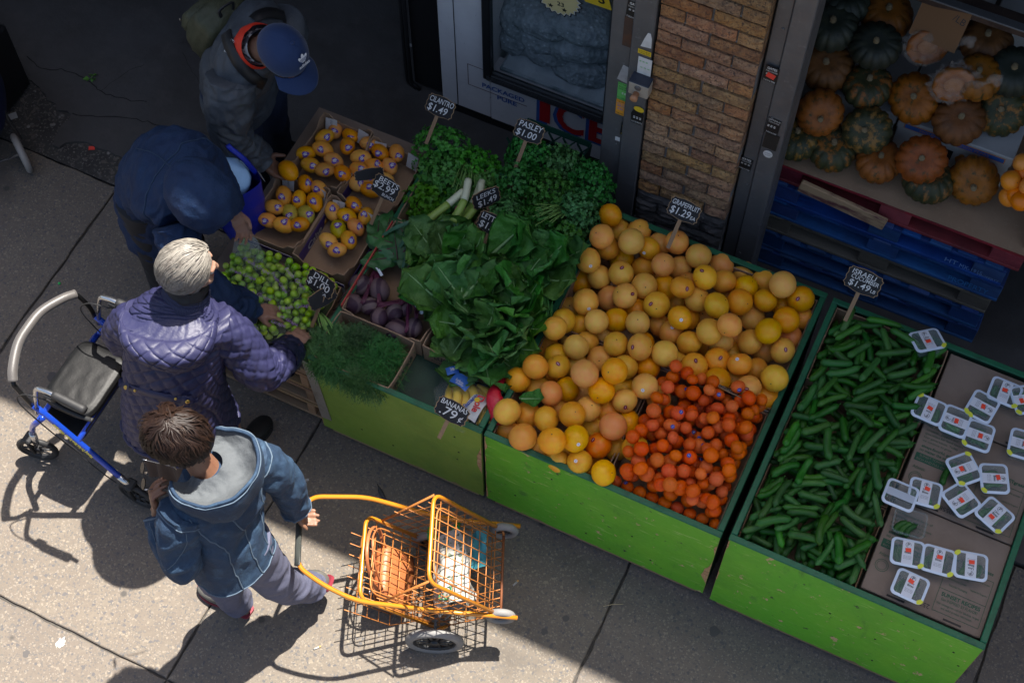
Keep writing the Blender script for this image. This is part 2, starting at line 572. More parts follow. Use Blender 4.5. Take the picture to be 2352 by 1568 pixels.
# steel gate posts with stickers
STEEL = mat('worn_grey_steel', (.15, .148, .148), .5, .35, lay=[('N', 3, (.105, .104, .105), .4, .7), ('N', 5, (.17, .075, .03), .61, .72, (1, 1, .35)), ('N', 30, (.2, .2, .21), .6, .75)], bump=('N', 25, .15), roughvar=.12)
BLK = mat('black_print', (.012, .012, .013), .5)
WHT = mat('white_print', (.62, .62, .6), .55, lay=[('N', 12, (.5, .49, .46), .5, .7)])
YEL = mat('yellow_print', (.72, .5, .03), .5)
GRNP = mat('green_flyer', (.12, .42, .1), .55)
ORGP = mat('orange_flyer', (.7, .3, .03), .55)
REDP = mat('red_tape', (.75, .06, .04), .5)
BLUEP = mat('blue_print', (.03, .12, .42), .5)
TAPE = mat('grey_tape', (.36, .36, .36), .4, lay=[('N', 20, (.25, .25, .25), .5, .7)], bump=('N', 30, .4))
def post(label, x0, x1, xm, y, step):
    t = thing('gate_post', label, 'gate post', ((x0 + x1) / 2, y, .013))
    cx = (x0 + x1) / 2
    g = MB(); g.bb(x0 - cx, xm - cx, 0, .16, 0, 2.94, .004); g.build('flat_rail', STEEL, t)
    g = MB(); g.bb(xm - cx + .001, x1 - cx, step, .16 + step, 0, 2.94, .004); g.build('guide_rail', STEEL, t)
    for k in range(5):
        g = MB()
        g.lathe([(.006, 0), (.006, .003), (.003, .005)], 8)
        g.build('bolt', STEEL, t, T(xm - cx + .02 * (-1) ** k, step if k % 2 == 0 else 0, .35 + k * .5) @ RX(90))
    return t
def z1(x, y):      # zoomed crop -> photo
    return 1389.6 + x * .3589, y * .3589
def sticker(p, x, y, w_, h_, m, Y, lines=(), rot=0, shape=None, nm='sticker'):
    c = PY(*z1(x, y), Y)
    W, H = w_, h_
    base = p.matrix_basis.inverted() @ T(c.x, Y - .0015, c.z) @ RX(90) @ RZ(rot)
    g = MB()
    if shape:
        g.prism([(a * W, b * H) for a, b in shape], -.0005, .0005)
    else:
        g.box((0, 0, 0), (W, H, .001))
    o = g.build(nm, m, p, base)
    for (t, mm, dx, dy, sz, fit) in lines:
        text(t, mm, o, T(dx * W, dy * H, .0012), sz * H, fit=fit * W)
    return o
YL = 3.755
pl = post('grey steel gate post left of the brick pier, covered in many stickers', -1.365, -1.182, -1.272, YL, -.014)
gates = [('*GATES', WHT, 0, .38, .2, .7), ('718.514.9700', WHT, 0, .2, .13, .85), ('*= = =', WHT, 0, 0, .25, .7), ('718.514.9700', WHT, 0, -.41, .15, .85)]
gatesy = [(a, YEL, *r) for a, _, *r in gates]
sticker(pl, 185, 70, .058, .095, BLK, YL - .001, gates, -3)
sticker(pl, 172, 215, .07, .17, mat('rusted_patch', (.06, .035, .025), .7, lay=[('N', 8, (.11, .045, .02), .5, .65)], bump=('N', 20, .3)), YL - .0015, (), 0, nm='rust_patch')
sticker(pl, 268, 258, .045, .09, WHT, YL - .0155, (), 0, [(-.5, -.5), (.5, -.42), (.45, .2), (.3, .5), (.05, .5), (-.2, .1)])
sticker(pl, 254, 337, .055, .026, YEL, YL - .0155, [('24 HOUR REPAIR', BLK, 0, .2, .35, .85), ('718 662-3576', BLK, 0, -.2, .45, .85)])
sticker(pl, 254, 425, .058, .1, WHT, YL - .0155, [('*= = =', GRNP, -.1, .25, .2, .6), ('*= = =', GRNP, .05, -.1, .15, .7)])
o = sticker(pl, 140, 480, .06, .1, TAPE, YL - .001, (), -12, nm='tape')
sticker(pl, 123, 590, .058, .108, GRNP, YL - .001, [('917-704-7823', BLK, 0, .42, .1, .9), ('ROLLING', BLK, 0, .27, .12, .8), ('GATES SERVICE', BLK, 0, .14, .11, .85), ('*= = =', WHT, .1, -.1, .3, .5), ('917-704-7823', BLK, 0, -.4, .13, .9)])
sticker(pl, 112, 692, .058, .098, ORGP, YL - .001, [('718.640.4661', BLK, 0, .4, .13, .9), ('NYC GATES', BLUEP, 0, .25, .13, .85), ('*SERVICES', BLUEP, 0, .11, .12, .8), ('*= = =', BLUEP, -.15, -.1, .3, .4), ('718.640.4661', BLK, 0, -.4, .13, .9)])
sticker(pl, 208, 745, .058, .1, BLK, YL - .0155, [('*= = =', WHT, 0, -.1, .4, .6), ('LOCKSMITH', WHT, 0, -.38, .15, .8)], 0, [(-.45, -.5), (.4, -.5), (.48, .2), (.3, .45), (0, .52), (-.3, .45), (-.5, .1)])
sticker(pl, 218, 700, .046, .034, YEL, YL - .0175, (), 0, [(.5 * math.cos(a * .524), .5 * math.sin(a * .524)) for a in range(12)])
sticker(pl, 140, 832, .055, .088, BLK, YL - .001, gatesy, -2)
sticker(pl, 81, 888, .022, .026, WHT, YL - .001)
# key switch box on the post
c = PY(*z1(215, 575), YL - .06)
kb = thing('key_switch_box', 'small grey key switch box with round orange knob fixed on the gate post', 'switch box', (c.x, YL - .015, c.z))
g = MB(); g.box((0, -.026, 0), (.085, .05, .075), None, .004); g.build('housing', mat('switch_cover', (.42, .37, .3), .45, .2), kb)
g = MB(); g.box((0, -.027, .0415), (.087, .053, .006), None, .002); g.build('cover', mat('switch_hood', (.03, .035, .05), .4), kb)
g = MB(); g.M = T(-.002, -.05, .016) @ RX(90); g.lathe([(.014, 0), (.014, .004), (.01, .006), (.002, .006)], 14); g.build('key_lock', STEEL, kb)
g = MB(); g.M = T(-.005, -.05, -.02) @ RX(90); g.lathe([(.013, 0), (.013, .02), (.016, .022), (.016, .034), (.012, .037)], 16); g.build('knob', mat('orange_knob', (.42, .2, .1), .5), kb)

YR = 3.80
prr = post('grey steel gate post with rust stains on the right side of the brick pier', -.752, -.606, -.69, YR, -.012)
sticker(prr, 1062, 478, .056, .09, BLK, YR - .0135, gates, -2)
sticker(prr, 1062, 486, .034, .028, REDP, YR - .015, (), -15)
sticker(prr, 1075, 810, .055, .1, BLK, YR - .0135, [('OPTIMUS', WHT, 0, .4, .14, .9), ('718.514.9700', WHT, 0, .26, .1, .8), ('*= = =', WHT, -.1, -.02, .35, .6), ('718.514.9700', WHT, 0, -.4, .12, .8)], -2)
sticker(prr, 1062, 905, .06, .1, mat('scratched_black', (.02, .018, .016), .6, lay=[('N', 50, (.12, .09, .06), .62, .7)]), YR - .0135, (), -2)
sticker(prr, 1043, 985, .04, .045, WHT, YR - .0145, [('LOCKSMITH', BLK, 0, .1, .24, .8), ('718.514.9700', BLK, 0, -.15, .16, .7)], 0, [(.5 * math.cos(a * .393), .5 * math.sin(a * .393)) for a in range(16)])
sticker(prr, 900, 1048, .056, .085, BLK, YR - .001, gates, -2)

# ================================================================ ice freezer
FY = 4.15
WP = mat('freezer_white_paint', (.68, .665, .66), .45, lay=[('N', 4, (.58, .565, .56), .4, .7), ('N', 18, (.2, .13, .09), .68, .76), ('N', 60, (.3, .27, .25), .64, .72)], roughvar=.1)
BF = mat('black_rubber_frame', (.015, .016, .017), .4)
CHR = mat('dull_chrome', (.25, .26, .27), .3, .9)
def fz(x, y, Y=FY):
    return PY(x, y, Y)
fr = thing('ice_freezer', 'tall white ice freezer with glass door and red ICE lettering', 'freezer', (-1.9, FY, .013))
def fl(p):
    return p - Vector((-1.9, FY, .013))
bl = fl(fz(1016.5, 228)); XL = bl.x; ZB = bl.z
gl_bl, gl_br = fl(fz(1133, 161.7)), fl(fz(1391, 259))
fr_bl, fr_br = fl(fz(1117.7, 167.6)), fl(fz(1409, 275))
ZF = (fr_bl.z + fr_br.z) / 2; ZG = (gl_bl.z + gl_br.z) / 2 + .012
X0, X1 = fr_bl.x, fr_br.x; XR = .69; ZT = 1.9
g = MB()
g.bb(XL, X0 + .02, 0, .7, ZB, ZT, .006); g.bb(X1 - .02, XR, 0.001, .7, ZB, ZT); g.bb(X0 + .021, X1 - .021, .001, .1, ZB, ZF + .015); g.bb(X0 + .021, X1 - .021, .101, .7, ZB, ZF - .04)
g.bb(X0, X1, .001, .7, ZT - .12, ZT); g.bb(X0 + .02, X1 - .02, .6, .7, ZF - .03, ZT - .12)
g.build('cabinet', WP, fr)
g = MB(); g.bb(XL + .02, XR - .02, .03, .65, 0, ZB - .001); g.build('plinth', BLK, fr)
g = MB(); g.bb(XL + .085, XL + .089, -.0015, 0, ZB + .01, ZT); g.build('panel_seam', BLK, fr)
g = MB()
w_ = .042
g.bb(X0, X0 + w_, -.045, -.002, ZF, ZT, .006); g.bb(X1 - w_, X1, -.045, -.002, ZF, ZT, .006); g.bb(X0 + w_ + .001, X1 - w_ - .001, -.045, -.002, ZF, ZG, .004)
dr = g.build('door_frame', BF, fr)
g = MB()
for k in range(4):
    g.bb(X0 + .02, X1 - .02, -.0475, -.046, ZF + .004 + k * .009, ZF + .007 + k * .009)
g.bb(X0 + w_, X1 - w_, -.03, -.02, ZG + .0005, ZG + .006)
g.build('trim_strip', CHR, dr)
g = MB(); g.bb(X0 + w_, X1 - w_, -.022, -.016, ZG + .007, ZT - .1)
g.build('door_glass', mat('dark_door_glass', (.05, .08, .085), .06, alpha=.13, spec=.6), fr)
g = MB(); g.bb(X0 + .06, X1 - .06, .02, .59, ZG - .02, ZG - .004); g.build('shelf', mat('frosty_floor', (.4, .46, .48), .5, lay=[('N', 9, (.16, .22, .24), .45, .6)]), fr)
# frost on the shelf inside
g = MB()
def frost(u, v):
    x = X0 + .07 + u * (X1 - X0 - .14); y = .03 + v * .35
    return Vector((x, y, ZG - .002 + max(0, .11 * v + .06 * fbm(Vector((x * 9, y * 9, 1)))) * (1 if v > .02 else 0)))
g.grid(frost, 36, 14)
g.build('frost', mat('frost_snow', (.42, .48, .5), .6, bump=('N', 40, .5)), fr)
BLU2 = mat('faded_blue_letters', (.035, .11, .36), .5, lay=[('N', 40, (.2, .24, .36), .64, .72)])
RED2 = mat('deep_red_letters', (.5, .012, .018), .45, lay=[('N', 40, (.42, .2, .2), .68, .76)])
def ftext(t, m, x, y, h, fit, dy=-.002):
    c = fl(fz(x, y))
    return text(t, m, fr, T(c.x, dy, c.z) @ RX(90), h / .72, fit=fit)
ftext('*PACKAGED', BLU2, 1156, 213, .032, .225)
ftext('*PURE', BLU2, 1164.6, 232, .032, .105)
for t, x, y, f_ in (('*I', 1252, 253, .055), ('*C', 1310, 277, .145), ('*E', 1378, 303, .125)):
    ftext(t, BLU2, x - 7, y + 1, .215, f_ * 1.05, -.0015)
    ftext(t, RED2, x, y, .205, f_, -.0028)
g = MB()
c0, c1 = fl(fz(1073.5, 147)), fl(fz(1215, 246))
for a in ((c0.x, c0.x + .003, c1.z, c0.z), (c0.x, X0, c0.z, c0.z + .003), (c0.x, .0, c1.z - .003, c1.z)):
    g.bb(a[0], a[1], -.0012, 0, a[2], a[3])
g.build('decal_outline', mat('faint_line', (.16, .1, .09), .7), fr)
# starburst sticker and yellow banner on the glass
c = fl(fz(1284, -6, FY - .02))
CREAM = mat('cream_sticker', (.62, .52, .25), .5)
def star(rad, m, dy):
    g = MB(); n = 22
    g.prism([((rad if k % 2 else rad * .86) * math.cos(math.pi * k / n), (rad if k % 2 else rad * .86) * math.sin(math.pi * k / n)) for k in range(2 * n)], 0, .0008)
    return g.build('award_sticker', m, fr, T(c.x, dy, c.z) @ RX(90))
star(.115, BLK, -.023); star(.106, WHT, -.0242); s3_ = star(.1, CREAM, -.0255)
text('*23', BLK, s3_, T(.012, -.035, .0015), .035)
for sx in (-.035, .03):
    g = MB(); g.prism([((.014 if k % 2 == 0 else .006) * math.cos(math.pi * k / 5 + 1.57), (.014 if k % 2 == 0 else .006) * math.sin(math.pi * k / 5 + 1.57)) for k in range(10)], 0, .0008)
    g.build('star', BLK, s3_, T(sx, -.062, .0012))
pz = [fl(fz(x, y, FY - .02)) for x, y in ((1337, -12), (1345, 3), (1406, 24), (1397, -12))]
g = MB(); g.add([(p.x, -.0235, p.z) for p in pz], [(0, 1, 2, 3)])
bn = g.build('yellow_banner', YEL, fr)
c = fl(fz(1383, -1, FY - .02)); text('*S', BLK, bn, T(c.x, -.0245, c.z) @ RX(90), .07)
# bags of ice inside
ICE = mat('bagged_ice', (.3, .36, .38), .25, lay=[('v', 40, (.5, .57, .6), .3, .1), ('N', 12, (.16, .2, .22), .5, .7)], bump=('v', 45, 1.0), bump2=('N', 30, .8), coat=.5)
k = 0
spots = [(1200, 70, 'left'), (1245, 62, 'c'), (1330, 90, ''), (1275, 100, ''), (1345, 140, ''), (1250, 30, ''), (1330, 45, ''), (1195, 25, ''), (1385, 190, ''), (1300, 165, '')]
for (x, y, _) in spots:
    c = fz(x, y, FY + .2)
    g = MB()
    off = Vector((k * 7.1, 0, 0))
    wide = .2 if k not in (0, 7, 8) else .11
    g.sphere((0, 0, 0), 1, 22, 14, fn=lambda d: 1 + .16 * fbm(d * 2.2 + off, 4), sc3=(wide, .13, .085 if wide > .15 else .11))
    o = g.build('ice_bag', ICE, None, T(c.x, c.y, c.z) @ RZ(random.uniform(-8, 8)) @ RY(random.uniform(-8, 8)))
    tag(o, 'clear bag of ice cubes piled behind the freezer glass', 'ice bag', 'bags of ice in the freezer')
    k += 1
# black folding panel left of the freezer
fp = thing('folded_gate', 'black folded metal gate panel standing left of the white freezer', 'gate', (-2.55, 4.22, .013))
BM = mat('black_metal', (.014, .014, .015), .5, .2)
g = MB(); g.bb(-.02, .14, .02, .62, .02, 1.9, .004); g.build('panel', BM, fp)
for dx in (-.05, -.03):
    g = MB(); g.tube(roundpath([(dx, 0, 1.9), (dx, 0, .03), (dx + .05, 0, .0)], .04), .011, 8); g.build('edge_tube', BM, fp)
# ================================================================ produce stands
prep_text(['~CILANTRO', '~$1.49', '~PASLEY', '~$1.00', '~BEETS', '~$2.99', '~BUNCH', '~LETTUCE', '~$1.99', '~LEEKS', '~GRAPEFRUIT', '~$1.29', '~EA', '~ISRAELI', '~CUCUMBER', '~LB',
           '~DILL', '~BANANAS', '~.79', '~¢', '~CLEMENTINE', 'Fresh Grape', '*Cabe', '5737401', '*PLUCK&', 'ALL NATURAL', 'A', 'X', '*pure', '*flavor', '*BIG', 'SAVE', '*Uno', '*Bites', '*P', 'Savor the moment',
           '*SUNSET', '*SUNSET RECIPES', 'Get INSPIRED BY FLAVOR!', 'Visit sunsetgrown.com for fabulous recipes', 'and useful product information.', 'The Mastronardi family of', 'tomatoes, peppers and', 'specialties for food lovers',
           'four generations. Today', 'we continue to grow', '*always-flavorful, gourmet vine-ripened veggies', '*no matter the season', 'SUNSET TOMATOES ARE', 'RICH AND FULL OF FLAVOR', '2520558', 'ZBXR1', 'Greenhouse Grown', 'Recycled Packaging',
           'Integrated Pest Management', 'Atlantic', 'elements of a sustainable business process', 'that are eco friendly.', '*SUNSETgrass', '1.88', '*Dole', '*Bananas', 'quality', 'Safety', '2B', '*MANGO', '*drive', '*Warning: Do Not Move Rollator While Seated', '*adidas', 'THE NORTH', 'FACE'])
PAINT = mat('worn_green_paint', (.1, .38, .022), .55, lay=[('N', 1.7, (.14, .4, .025), .4, .65), ('N', 2.5, (.085, .29, .022), .5, .75), ('N', 9, (.06, .16, .035), .62, .78),
            ('N', 20, (.46, .34, .18), .635, .645), ('N', 34, (.3, .5, .12), .6, .66, (.25, 1, 2.2)), ('N', 26, (.04, .07, .03), .66, .68), ('N', 3.5, (.05, .15, .03), .6, .72, (2.2, 1, .5))], bump=('N', 45, .15), bump2=('N', 8, .06, (.2, 1, 1)), roughvar=.12)
PAINT1 = mat('olive_green_paint', (.16, .27, .035), .55, lay=[('N', 1.7, (.2, .3, .05), .4, .65), ('N', 2.5, (.11, .2, .03), .5, .75), ('N', 22, (.42, .3, .15), .69, .7), ('N', 50, (.36, .36, .1), .68, .74, (.2, 1, 3))], bump=('N', 45, .15), roughvar=.12)
TRIM = mat('dark_green_trim', (.012, .12, .055), .5, lay=[('N', 12, (.01, .06, .03), .5, .7), ('N', 30, (.1, .22, .12), .68, .74)])
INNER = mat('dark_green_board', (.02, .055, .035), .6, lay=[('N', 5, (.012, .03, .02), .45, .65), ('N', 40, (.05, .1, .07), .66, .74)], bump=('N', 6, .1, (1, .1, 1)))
PLY = mat('bare_plywood_edge', (.42, .26, .13), .8, lay=[('N', 25, (.22, .12, .06), .5, .65, (1, 1, 4))], bump=('N', 60, .5))
KRAFT = mat('kraft_cardboard', (.31, .205, .125), .8, lay=[('N', 4, (.26, .165, .098), .4, .7), ('N', 40, (.35, .235, .15), .55, .75)], bump=('w', 60, .06))
KRAFTD = mat('kraft_cardboard_grey', (.235, .18, .14), .8, lay=[('N', 3, (.165, .12, .09), .4, .7), ('N', 30, (.23, .175, .135), .55, .75)], bump=('N', 20, .08))
WOOD = mat('pallet_wood', (.3, .2, .115), .8, lay=[('N', 8, (.2, .12, .065), .4, .7, (.2, 1, 1)), ('N', 40, (.36, .26, .16), .55, .75, (.1, 1, 1))], bump=('N', 30, .3, (.1, 1, 1)), rnd=(.01, .1, .2))
METALST = mat('thin_tin_strip', (.34, .33, .3), .5, .6, lay=[('N', 12, (.22, .2, .17), .5, .7)])

def stall(label, x0, x1, y0, y1, zt, paint, zf, pl=.07):
    cx, cy = (x0 + x1) / 2, (y0 + y1) / 2
    t = thing('produce_stand', label, 'produce stand', (cx, cy, 0), group=None)
    hx, hy = (x1 - x0) / 2, (y1 - y0) / 2
    th = .012
    g = MB()
    # front panel with a ragged lower edge
    n = 60
    top, bot = [], []
    for i in range(n + 1):
        x = -hx + 2 * hx * i / n
        chip = max(0, fbm(Vector((x * 7 + x0 * 3, 0, 3)), 3) - .25) * .06
        bot.append((x, pl + chip + .004 * noise.noise(Vector((x * 30, x0, 0)))))
    vs, fs = [], []
    for (x, zb) in bot:
        vs += [(x, -hy, zb), (x, -hy, zt), (x, -hy + th, zt), (x, -hy + th, zb)]
    for i in range(n):
        a, b = 4 * i, 4 * i + 4
        fs += [(a, b, b + 1, a + 1), (a + 1, b + 1, b + 2, a + 2), (a + 2, b + 2, b + 3, a + 3), (a + 3, b + 3, b, a)]
    fs += [(0, 1, 2, 3), (4 * n + 3, 4 * n + 2, 4 * n + 1, 4 * n)]
    g.add(vs, fs)
    g.build('front_panel', paint, t)
    for s in (-1, 1):
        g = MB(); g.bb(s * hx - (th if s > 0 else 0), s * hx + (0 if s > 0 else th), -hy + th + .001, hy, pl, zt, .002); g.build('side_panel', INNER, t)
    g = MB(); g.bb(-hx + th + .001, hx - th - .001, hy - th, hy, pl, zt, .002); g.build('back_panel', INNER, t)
    e = .0225
    for (a, b, c_, d) in ((-hx - .003, hx + .003, -hy - .003, -hy + e), (-hx - .003, hx + .003, hy - e, hy + .003), (-hx - .003, -hx + e, -hy + e + .001, hy - e - .001), (hx - e, hx + .003, -hy + e + .001, hy - e - .001)):
        g = MB(); g.bb(a, b, c_, d, zt + .0005, zt + .012, .003); g.build('rim', TRIM, t)
    for s in (-1, 1):       # splintered corners
        g = MB()
        vs, fs = [], []
        for i in range(25):
            z = pl + .02 + (zt - pl - .03) * i / 24
            ww = max(.0006, .03 * fbm(Vector((z * 5, x0 * 9 + s * 4, 1)), 4) + .002)
            vs += [(s * hx, -hy - .0016, z), (s * (hx - ww), -hy - .0016, z)]
        for i in range(24):
            f_ = (2 * i, 2 * i + 1, 2 * i + 3, 2 * i + 2)
            fs.append(f_ if s < 0 else f_[::-1])
        g.add(vs, fs); g.build('bare_edge', PLY, t)
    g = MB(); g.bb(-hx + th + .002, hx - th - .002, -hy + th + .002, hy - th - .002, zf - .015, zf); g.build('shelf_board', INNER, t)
    for y in (-hy + .06, 0, hy - .06):     # runners it stands on
        g = MB(); g.bb(-hx + .03, hx - .03, y - .045, y + .045, .012, pl + .04, .003); g.build('runner', WOOD, t)
    for k in range(5):
        zz = random.uniform(pl + .08, zt - .05); xx = random.uniform(-hx * .95, hx * .95)
        g = MB(); g.lathe([(.0045, 0), (.0045, .0012), (.001, .0014)], 8); g.build('screw', BLK, t, T(xx, -hy - .0005, zz) @ RX(90))
    return t
st3 = stall('right green plywood stand of cucumbers and cartons with sealed packs', -.19, .815, 2.325, 3.5, .745, PAINT, .6)
st2 = stall('middle green plywood stand heaped with grapefruit and tangerines', -1.235, -.225, 2.335, 3.535, .7, PAINT, .52)
st1 = stall('left olive green stand of beets, lettuce and dill cartons', -2.04, -1.252, 2.335, 3.5, .7, PAINT1, .595)
a, b = P(708, 835, .66), P(738, 948, .2)
g = MB(); g.box((0, 0, 0), (.05, .003, .5), None, .001)
tag(g.build('tin_strip', METALST, None, T(-2.03, 2.3305, .42) @ RY(-4)), 'thin grey metal strip on the left front corner of the olive stand', 'metal strip')

# pallet table with mangoes and plums
def board(name, p, x0, x1, y0, y1, z0, z1, m):
    g = MB(); g.box(((x0 + x1) / 2, (y0 + y1) / 2, (z0 + z1) / 2), (x1 - x0, y1 - y0, z1 - z0), None, .003)
    return g.build(name, m, p)
for i in range(4):
    t = thing('wooden_pallet', ['bottom bare wood pallet under the mango table', 'second bare wood pallet up under the mango table', 'third bare wood pallet up under the mango table',
                                'top bare wood pallet that carries the plums and mangoes'][i], 'pallet', (-2.38, 2.93, .012 + i * .135), group='pallets under the mangoes')
    dx = .012 * (i % 2)
    for k in range(6):
        y = -.55 + k * .205
        board('deck_board', t, -.27 + dx, .3 + dx, y, y + .095, .105, .122, WOOD)
    for x in (-.25, 0, .25):
        board('stringer', t, x - .02 + dx, x + .02 + dx, -.55, .57, .018, .1045, WOOD)
    for y in (-.55, 0, .47):
        board('bottom_board', t, -.27 + dx, .3 + dx, y, y + .095, 0, .0175, WOOD)
g = MB()
def sheet(x0, x1, y0, y1, z, amp=.004, nu=24, nv=24):
    def fn(u, v):
        x, y = x0 + u * (x1 - x0), y0 + v * (y1 - y0)
        return Vector((x, y, z + amp * fbm(Vector((x * 4, y * 4, z)))))
    return fn
g.grid(sheet(-2.68, -2.06, 2.34, 3.56, .565), 24, 40)
tag(g.build('cardboard_sheet', KRAFTD), 'flattened brown cardboard sheet lying under the mango boxes', 'cardboard')

def carton(label, x0, x1, y0, y1, z0, z1, m=KRAFT, inner=None, rz=0, notch=0, wall=.005, name='carton', group=None, lean=.006):
    cx, cy = (x0 + x1) / 2, (y0 + y1) / 2
    hx, hy, h = (x1 - x0) / 2, (y1 - y0) / 2, z1 - z0
    t = thing(name, label, 'carton', (cx, cy, z0), R(rz), group)
    g = MB(); g.bb(-hx + wall, hx - wall, -hy + wall, hy - wall, 0, .006); g.build('base', m, t)
    for (ax, s) in ((0, -1), (0, 1), (1, -1), (1, 1)):
        L = hx if ax == 1 else hy
        n = 18
        vs, fs = [], []
        for i in range(n + 1):
            u = -L + 2 * L * i / n
            e = abs(u) / L
            top = h - (notch if e < .62 else (notch * (1 - (e - .62) / .1) if e < .72 else 0)) + .0025 * noise.noise(Vector((u * 25, x0 * 7 + ax * 3 + s, z0)))
            o_ = lean * (1 - e ** 4) * s + .004 * noise.noise(Vector((u * 6, x0 * 3 + s * 5, ax)))
            for (w_, zz) in ((0, 0), (0, top), (wall, top), (wall, 0)):
                d = (hx if ax == 0 else hy) * s - w_ * s + o_ * zz / h
                vs.append((d, u * (1 if True else 1), zz) if ax == 0 else (u, d, zz))
        for i in range(n):
            a = 4 * i; b = a + 4
            for q in range(4):
                f_ = (a + q, b + q, b + (q + 1) % 4, a + (q + 1) % 4)
                fs.append(f_ if (s > 0) == (ax == 0) else f_[::-1])
        fs += [(0, 1, 2, 3), (4 * n + 3, 4 * n + 2, 4 * n + 1, 4 * n)]
        g = MB(); g.add(vs, fs); g.build('side_panel', m, t)
    return t
INK = mat('dark_carton_ink', (.03, .028, .03), .7)
# cartons in the left stand
c_dill = carton('low brown carton overflowing with dill at the stand corner', -2.02, -1.675, 2.35, 2.585, .6, .715)
text('*PLUCK&', INK, c_dill, T(.1785, 0, .06) @ RZ(90) @ RX(90), .05, fit=.16)
c_beet = carton('brown carton with red edge holding beet bunches', -2.02, -1.652, 2.592, 3.075, .6, .725, notch=.028)
c_lett = carton('brown carton under the romaine lettuce, printed in black', -1.638, -1.285, 2.585, 3.12, .6, .715, notch=.02)
text('*PLUCK&', INK, c_lett, T(-.08, -.2735, .065) @ RX(90), .045, fit=.13)
text('ALL NATURAL', INK, c_lett, T(-.08, -.2735, .03) @ RX(90), .016, fit=.12)
text('SAVE', INK, c_lett, T(.09, .262, .08) @ RX(90), .03)
c_cil = carton('brown carton of cilantro and leeks', -2.02, -1.712, 3.09, 3.47, .6, .72)
c_par = carton('brown carton buried under the parsley heap', -1.69, -1.27, 3.14, 3.46, .6, .7)
REDE = mat('red_carton_edge', (.42, .05, .04), .6)
g = MB(); g.bb(-2.0275, -2.0225, 2.6, 3.06, .715, .737); tag(g.build('carton_flap', REDE), 'thin red printed flap along the beet carton edge', 'carton flap')
# mango boxes
PURP = mat('purple_carton_print', (.06, .03, .17), .55, lay=[('N', 10, (.05, .03, .13), .5, .7)])
WLIN = mat('white_carton_liner', (.5, .49, .47), .7, lay=[('N', 14, (.42, .41, .39), .5, .7)])
GOLD = mat('mango_print', (.6, .3, .03), .6)
lab = ['mango box at the back left, nearest the man in the cap', 'mango box at the back right beside the cilantro', 'front left mango box, just beyond the hooded person', 'front right mango box, half empty on its left side']
mboxes = []
for i, (x0, x1, y0, y1) in enumerate(((-2.585, -2.335, 3.125, 3.46), (-2.325, -2.075, 3.105, 3.44), (-2.605, -2.355, 2.775, 3.105), (-2.345, -2.095, 2.75, 3.085))):
    t = carton(lab[i], x0, x1, y0, y1, .57, .7, KRAFT, notch=.035, rz=(0, 0, .5, -.5)[i])
    mboxes.append((t, x0, x1, y0, y1))
    hx, hy = (x1 - x0) / 2, (y1 - y0) / 2
    g = MB(); g.bb(-hx - .002, hx + .002, -hy - .016, -hy - .0135, .004, .072); o = g.build('printed_front', WLIN, t)
    g = MB(); g.bb(-hx - .002, hx + .002, -hy - .0175, -hy - .0161, .052, .074); g.build('purple_band', PURP, t)
    text('*Cabe', WLIN, t, T(-hx + .07, -hy - .0185, .062) @ RX(90), .02)
    text('X', INK, t, T(-hx + .06, -hy - .0175, .028) @ RX(90) @ RZ(20), .05, sx=1.4)
    if i == 2: text('A', INK, t, T(.04, -hy - .0175, .03) @ RX(90) @ RZ(75), .07)
    g = MB(); g.bb(hx + .0135, hx + .0155, -hy, hy, .004, .074); o = g.build('printed_side', PURP, t)
    text('*Cabe', WLIN, t, T(hx + .0165, -.03, .03) @ RZ(90) @ RX(90), .055, fit=.12)
    for k in range(4):
        g = MB(); g.lathe([(.02, 0), (.02, .0006)], 14); g.build('printed_mango', GOLD, t, T(hx + .0156, .07 + .028 * k, .02 + .012 * (k % 2)) @ RY(90) @ S(1, .7, 1))
    for sx in (-1, 1):
        M = T(sx * (hx - .045), hy - .022, .082) @ RZ(-8 * sx) @ RX(70)
        g = MB(); g.box((0, 0, 0), (.055, .075, .002)); o = g.build('corner_tab', WLIN, t, M)
        if sx < 0: text('5737401', INK, o, T(0, .01, .0015) @ RZ(-85), .013)
# carton of plums at the front
c_plum = carton('long brown carton of green plums in front of the mangoes', -2.6, -2.1, 2.345, 2.72, .575, .64, KRAFT, notch=.02)
g = MB(); g.prism([(.085 * math.cos(a * .209), .033 * math.sin(a * .209)) for a in range(30)], 0, .0006)
o = g.build('oval_logo', mat('navy_logo', (.02, .03, .06), .6), c_plum, T(-.12, -.165, .066) @ RX(8))
text('*pure', WHT, o, T(0, .009, .001), .028); text('*flavor', WHT, o, T(0, -.014, .001), .026)

# ================================================================ loose fruit
def drop(n, x0, x1, y0, y1, rfn, floor, rng, tries=14, pre=(), wall=True):
    """let balls fall one after another, each into the lowest of a few places"""
    B = list(pre)
    out = []
    for k in range(n):
        r = rfn(rng)
        best = None
        for _ in range(tries):
            x, y = rng.uniform(x0 + r, x1 - r), rng.uniform(y0 + r, y1 - r)
            z = floor(x, y) + r
            for (a, b, c_, q) in B:
                d2 = (a - x) ** 2 + (b - y) ** 2
                s_ = (q + r) ** 2 - d2
                if s_ > 0:
                    z = max(z, c_ + math.sqrt(s_))
            if best is None or z < best[2]:
                best = (x, y, z, r)
        B.append(best); out.append(best)
    return out
def rndrot(rng):
    return Matrix.Rotation(rng.uniform(0, 6.283), 4, 'Z') @ Matrix.Rotation(rng.uniform(0, 3.14), 4, 'X') @ Matrix.Rotation(rng.uniform(0, 6.283), 4, 'Z')
SCAR = mat('fruit_stem_scar', (.09, .07, .03), .8)
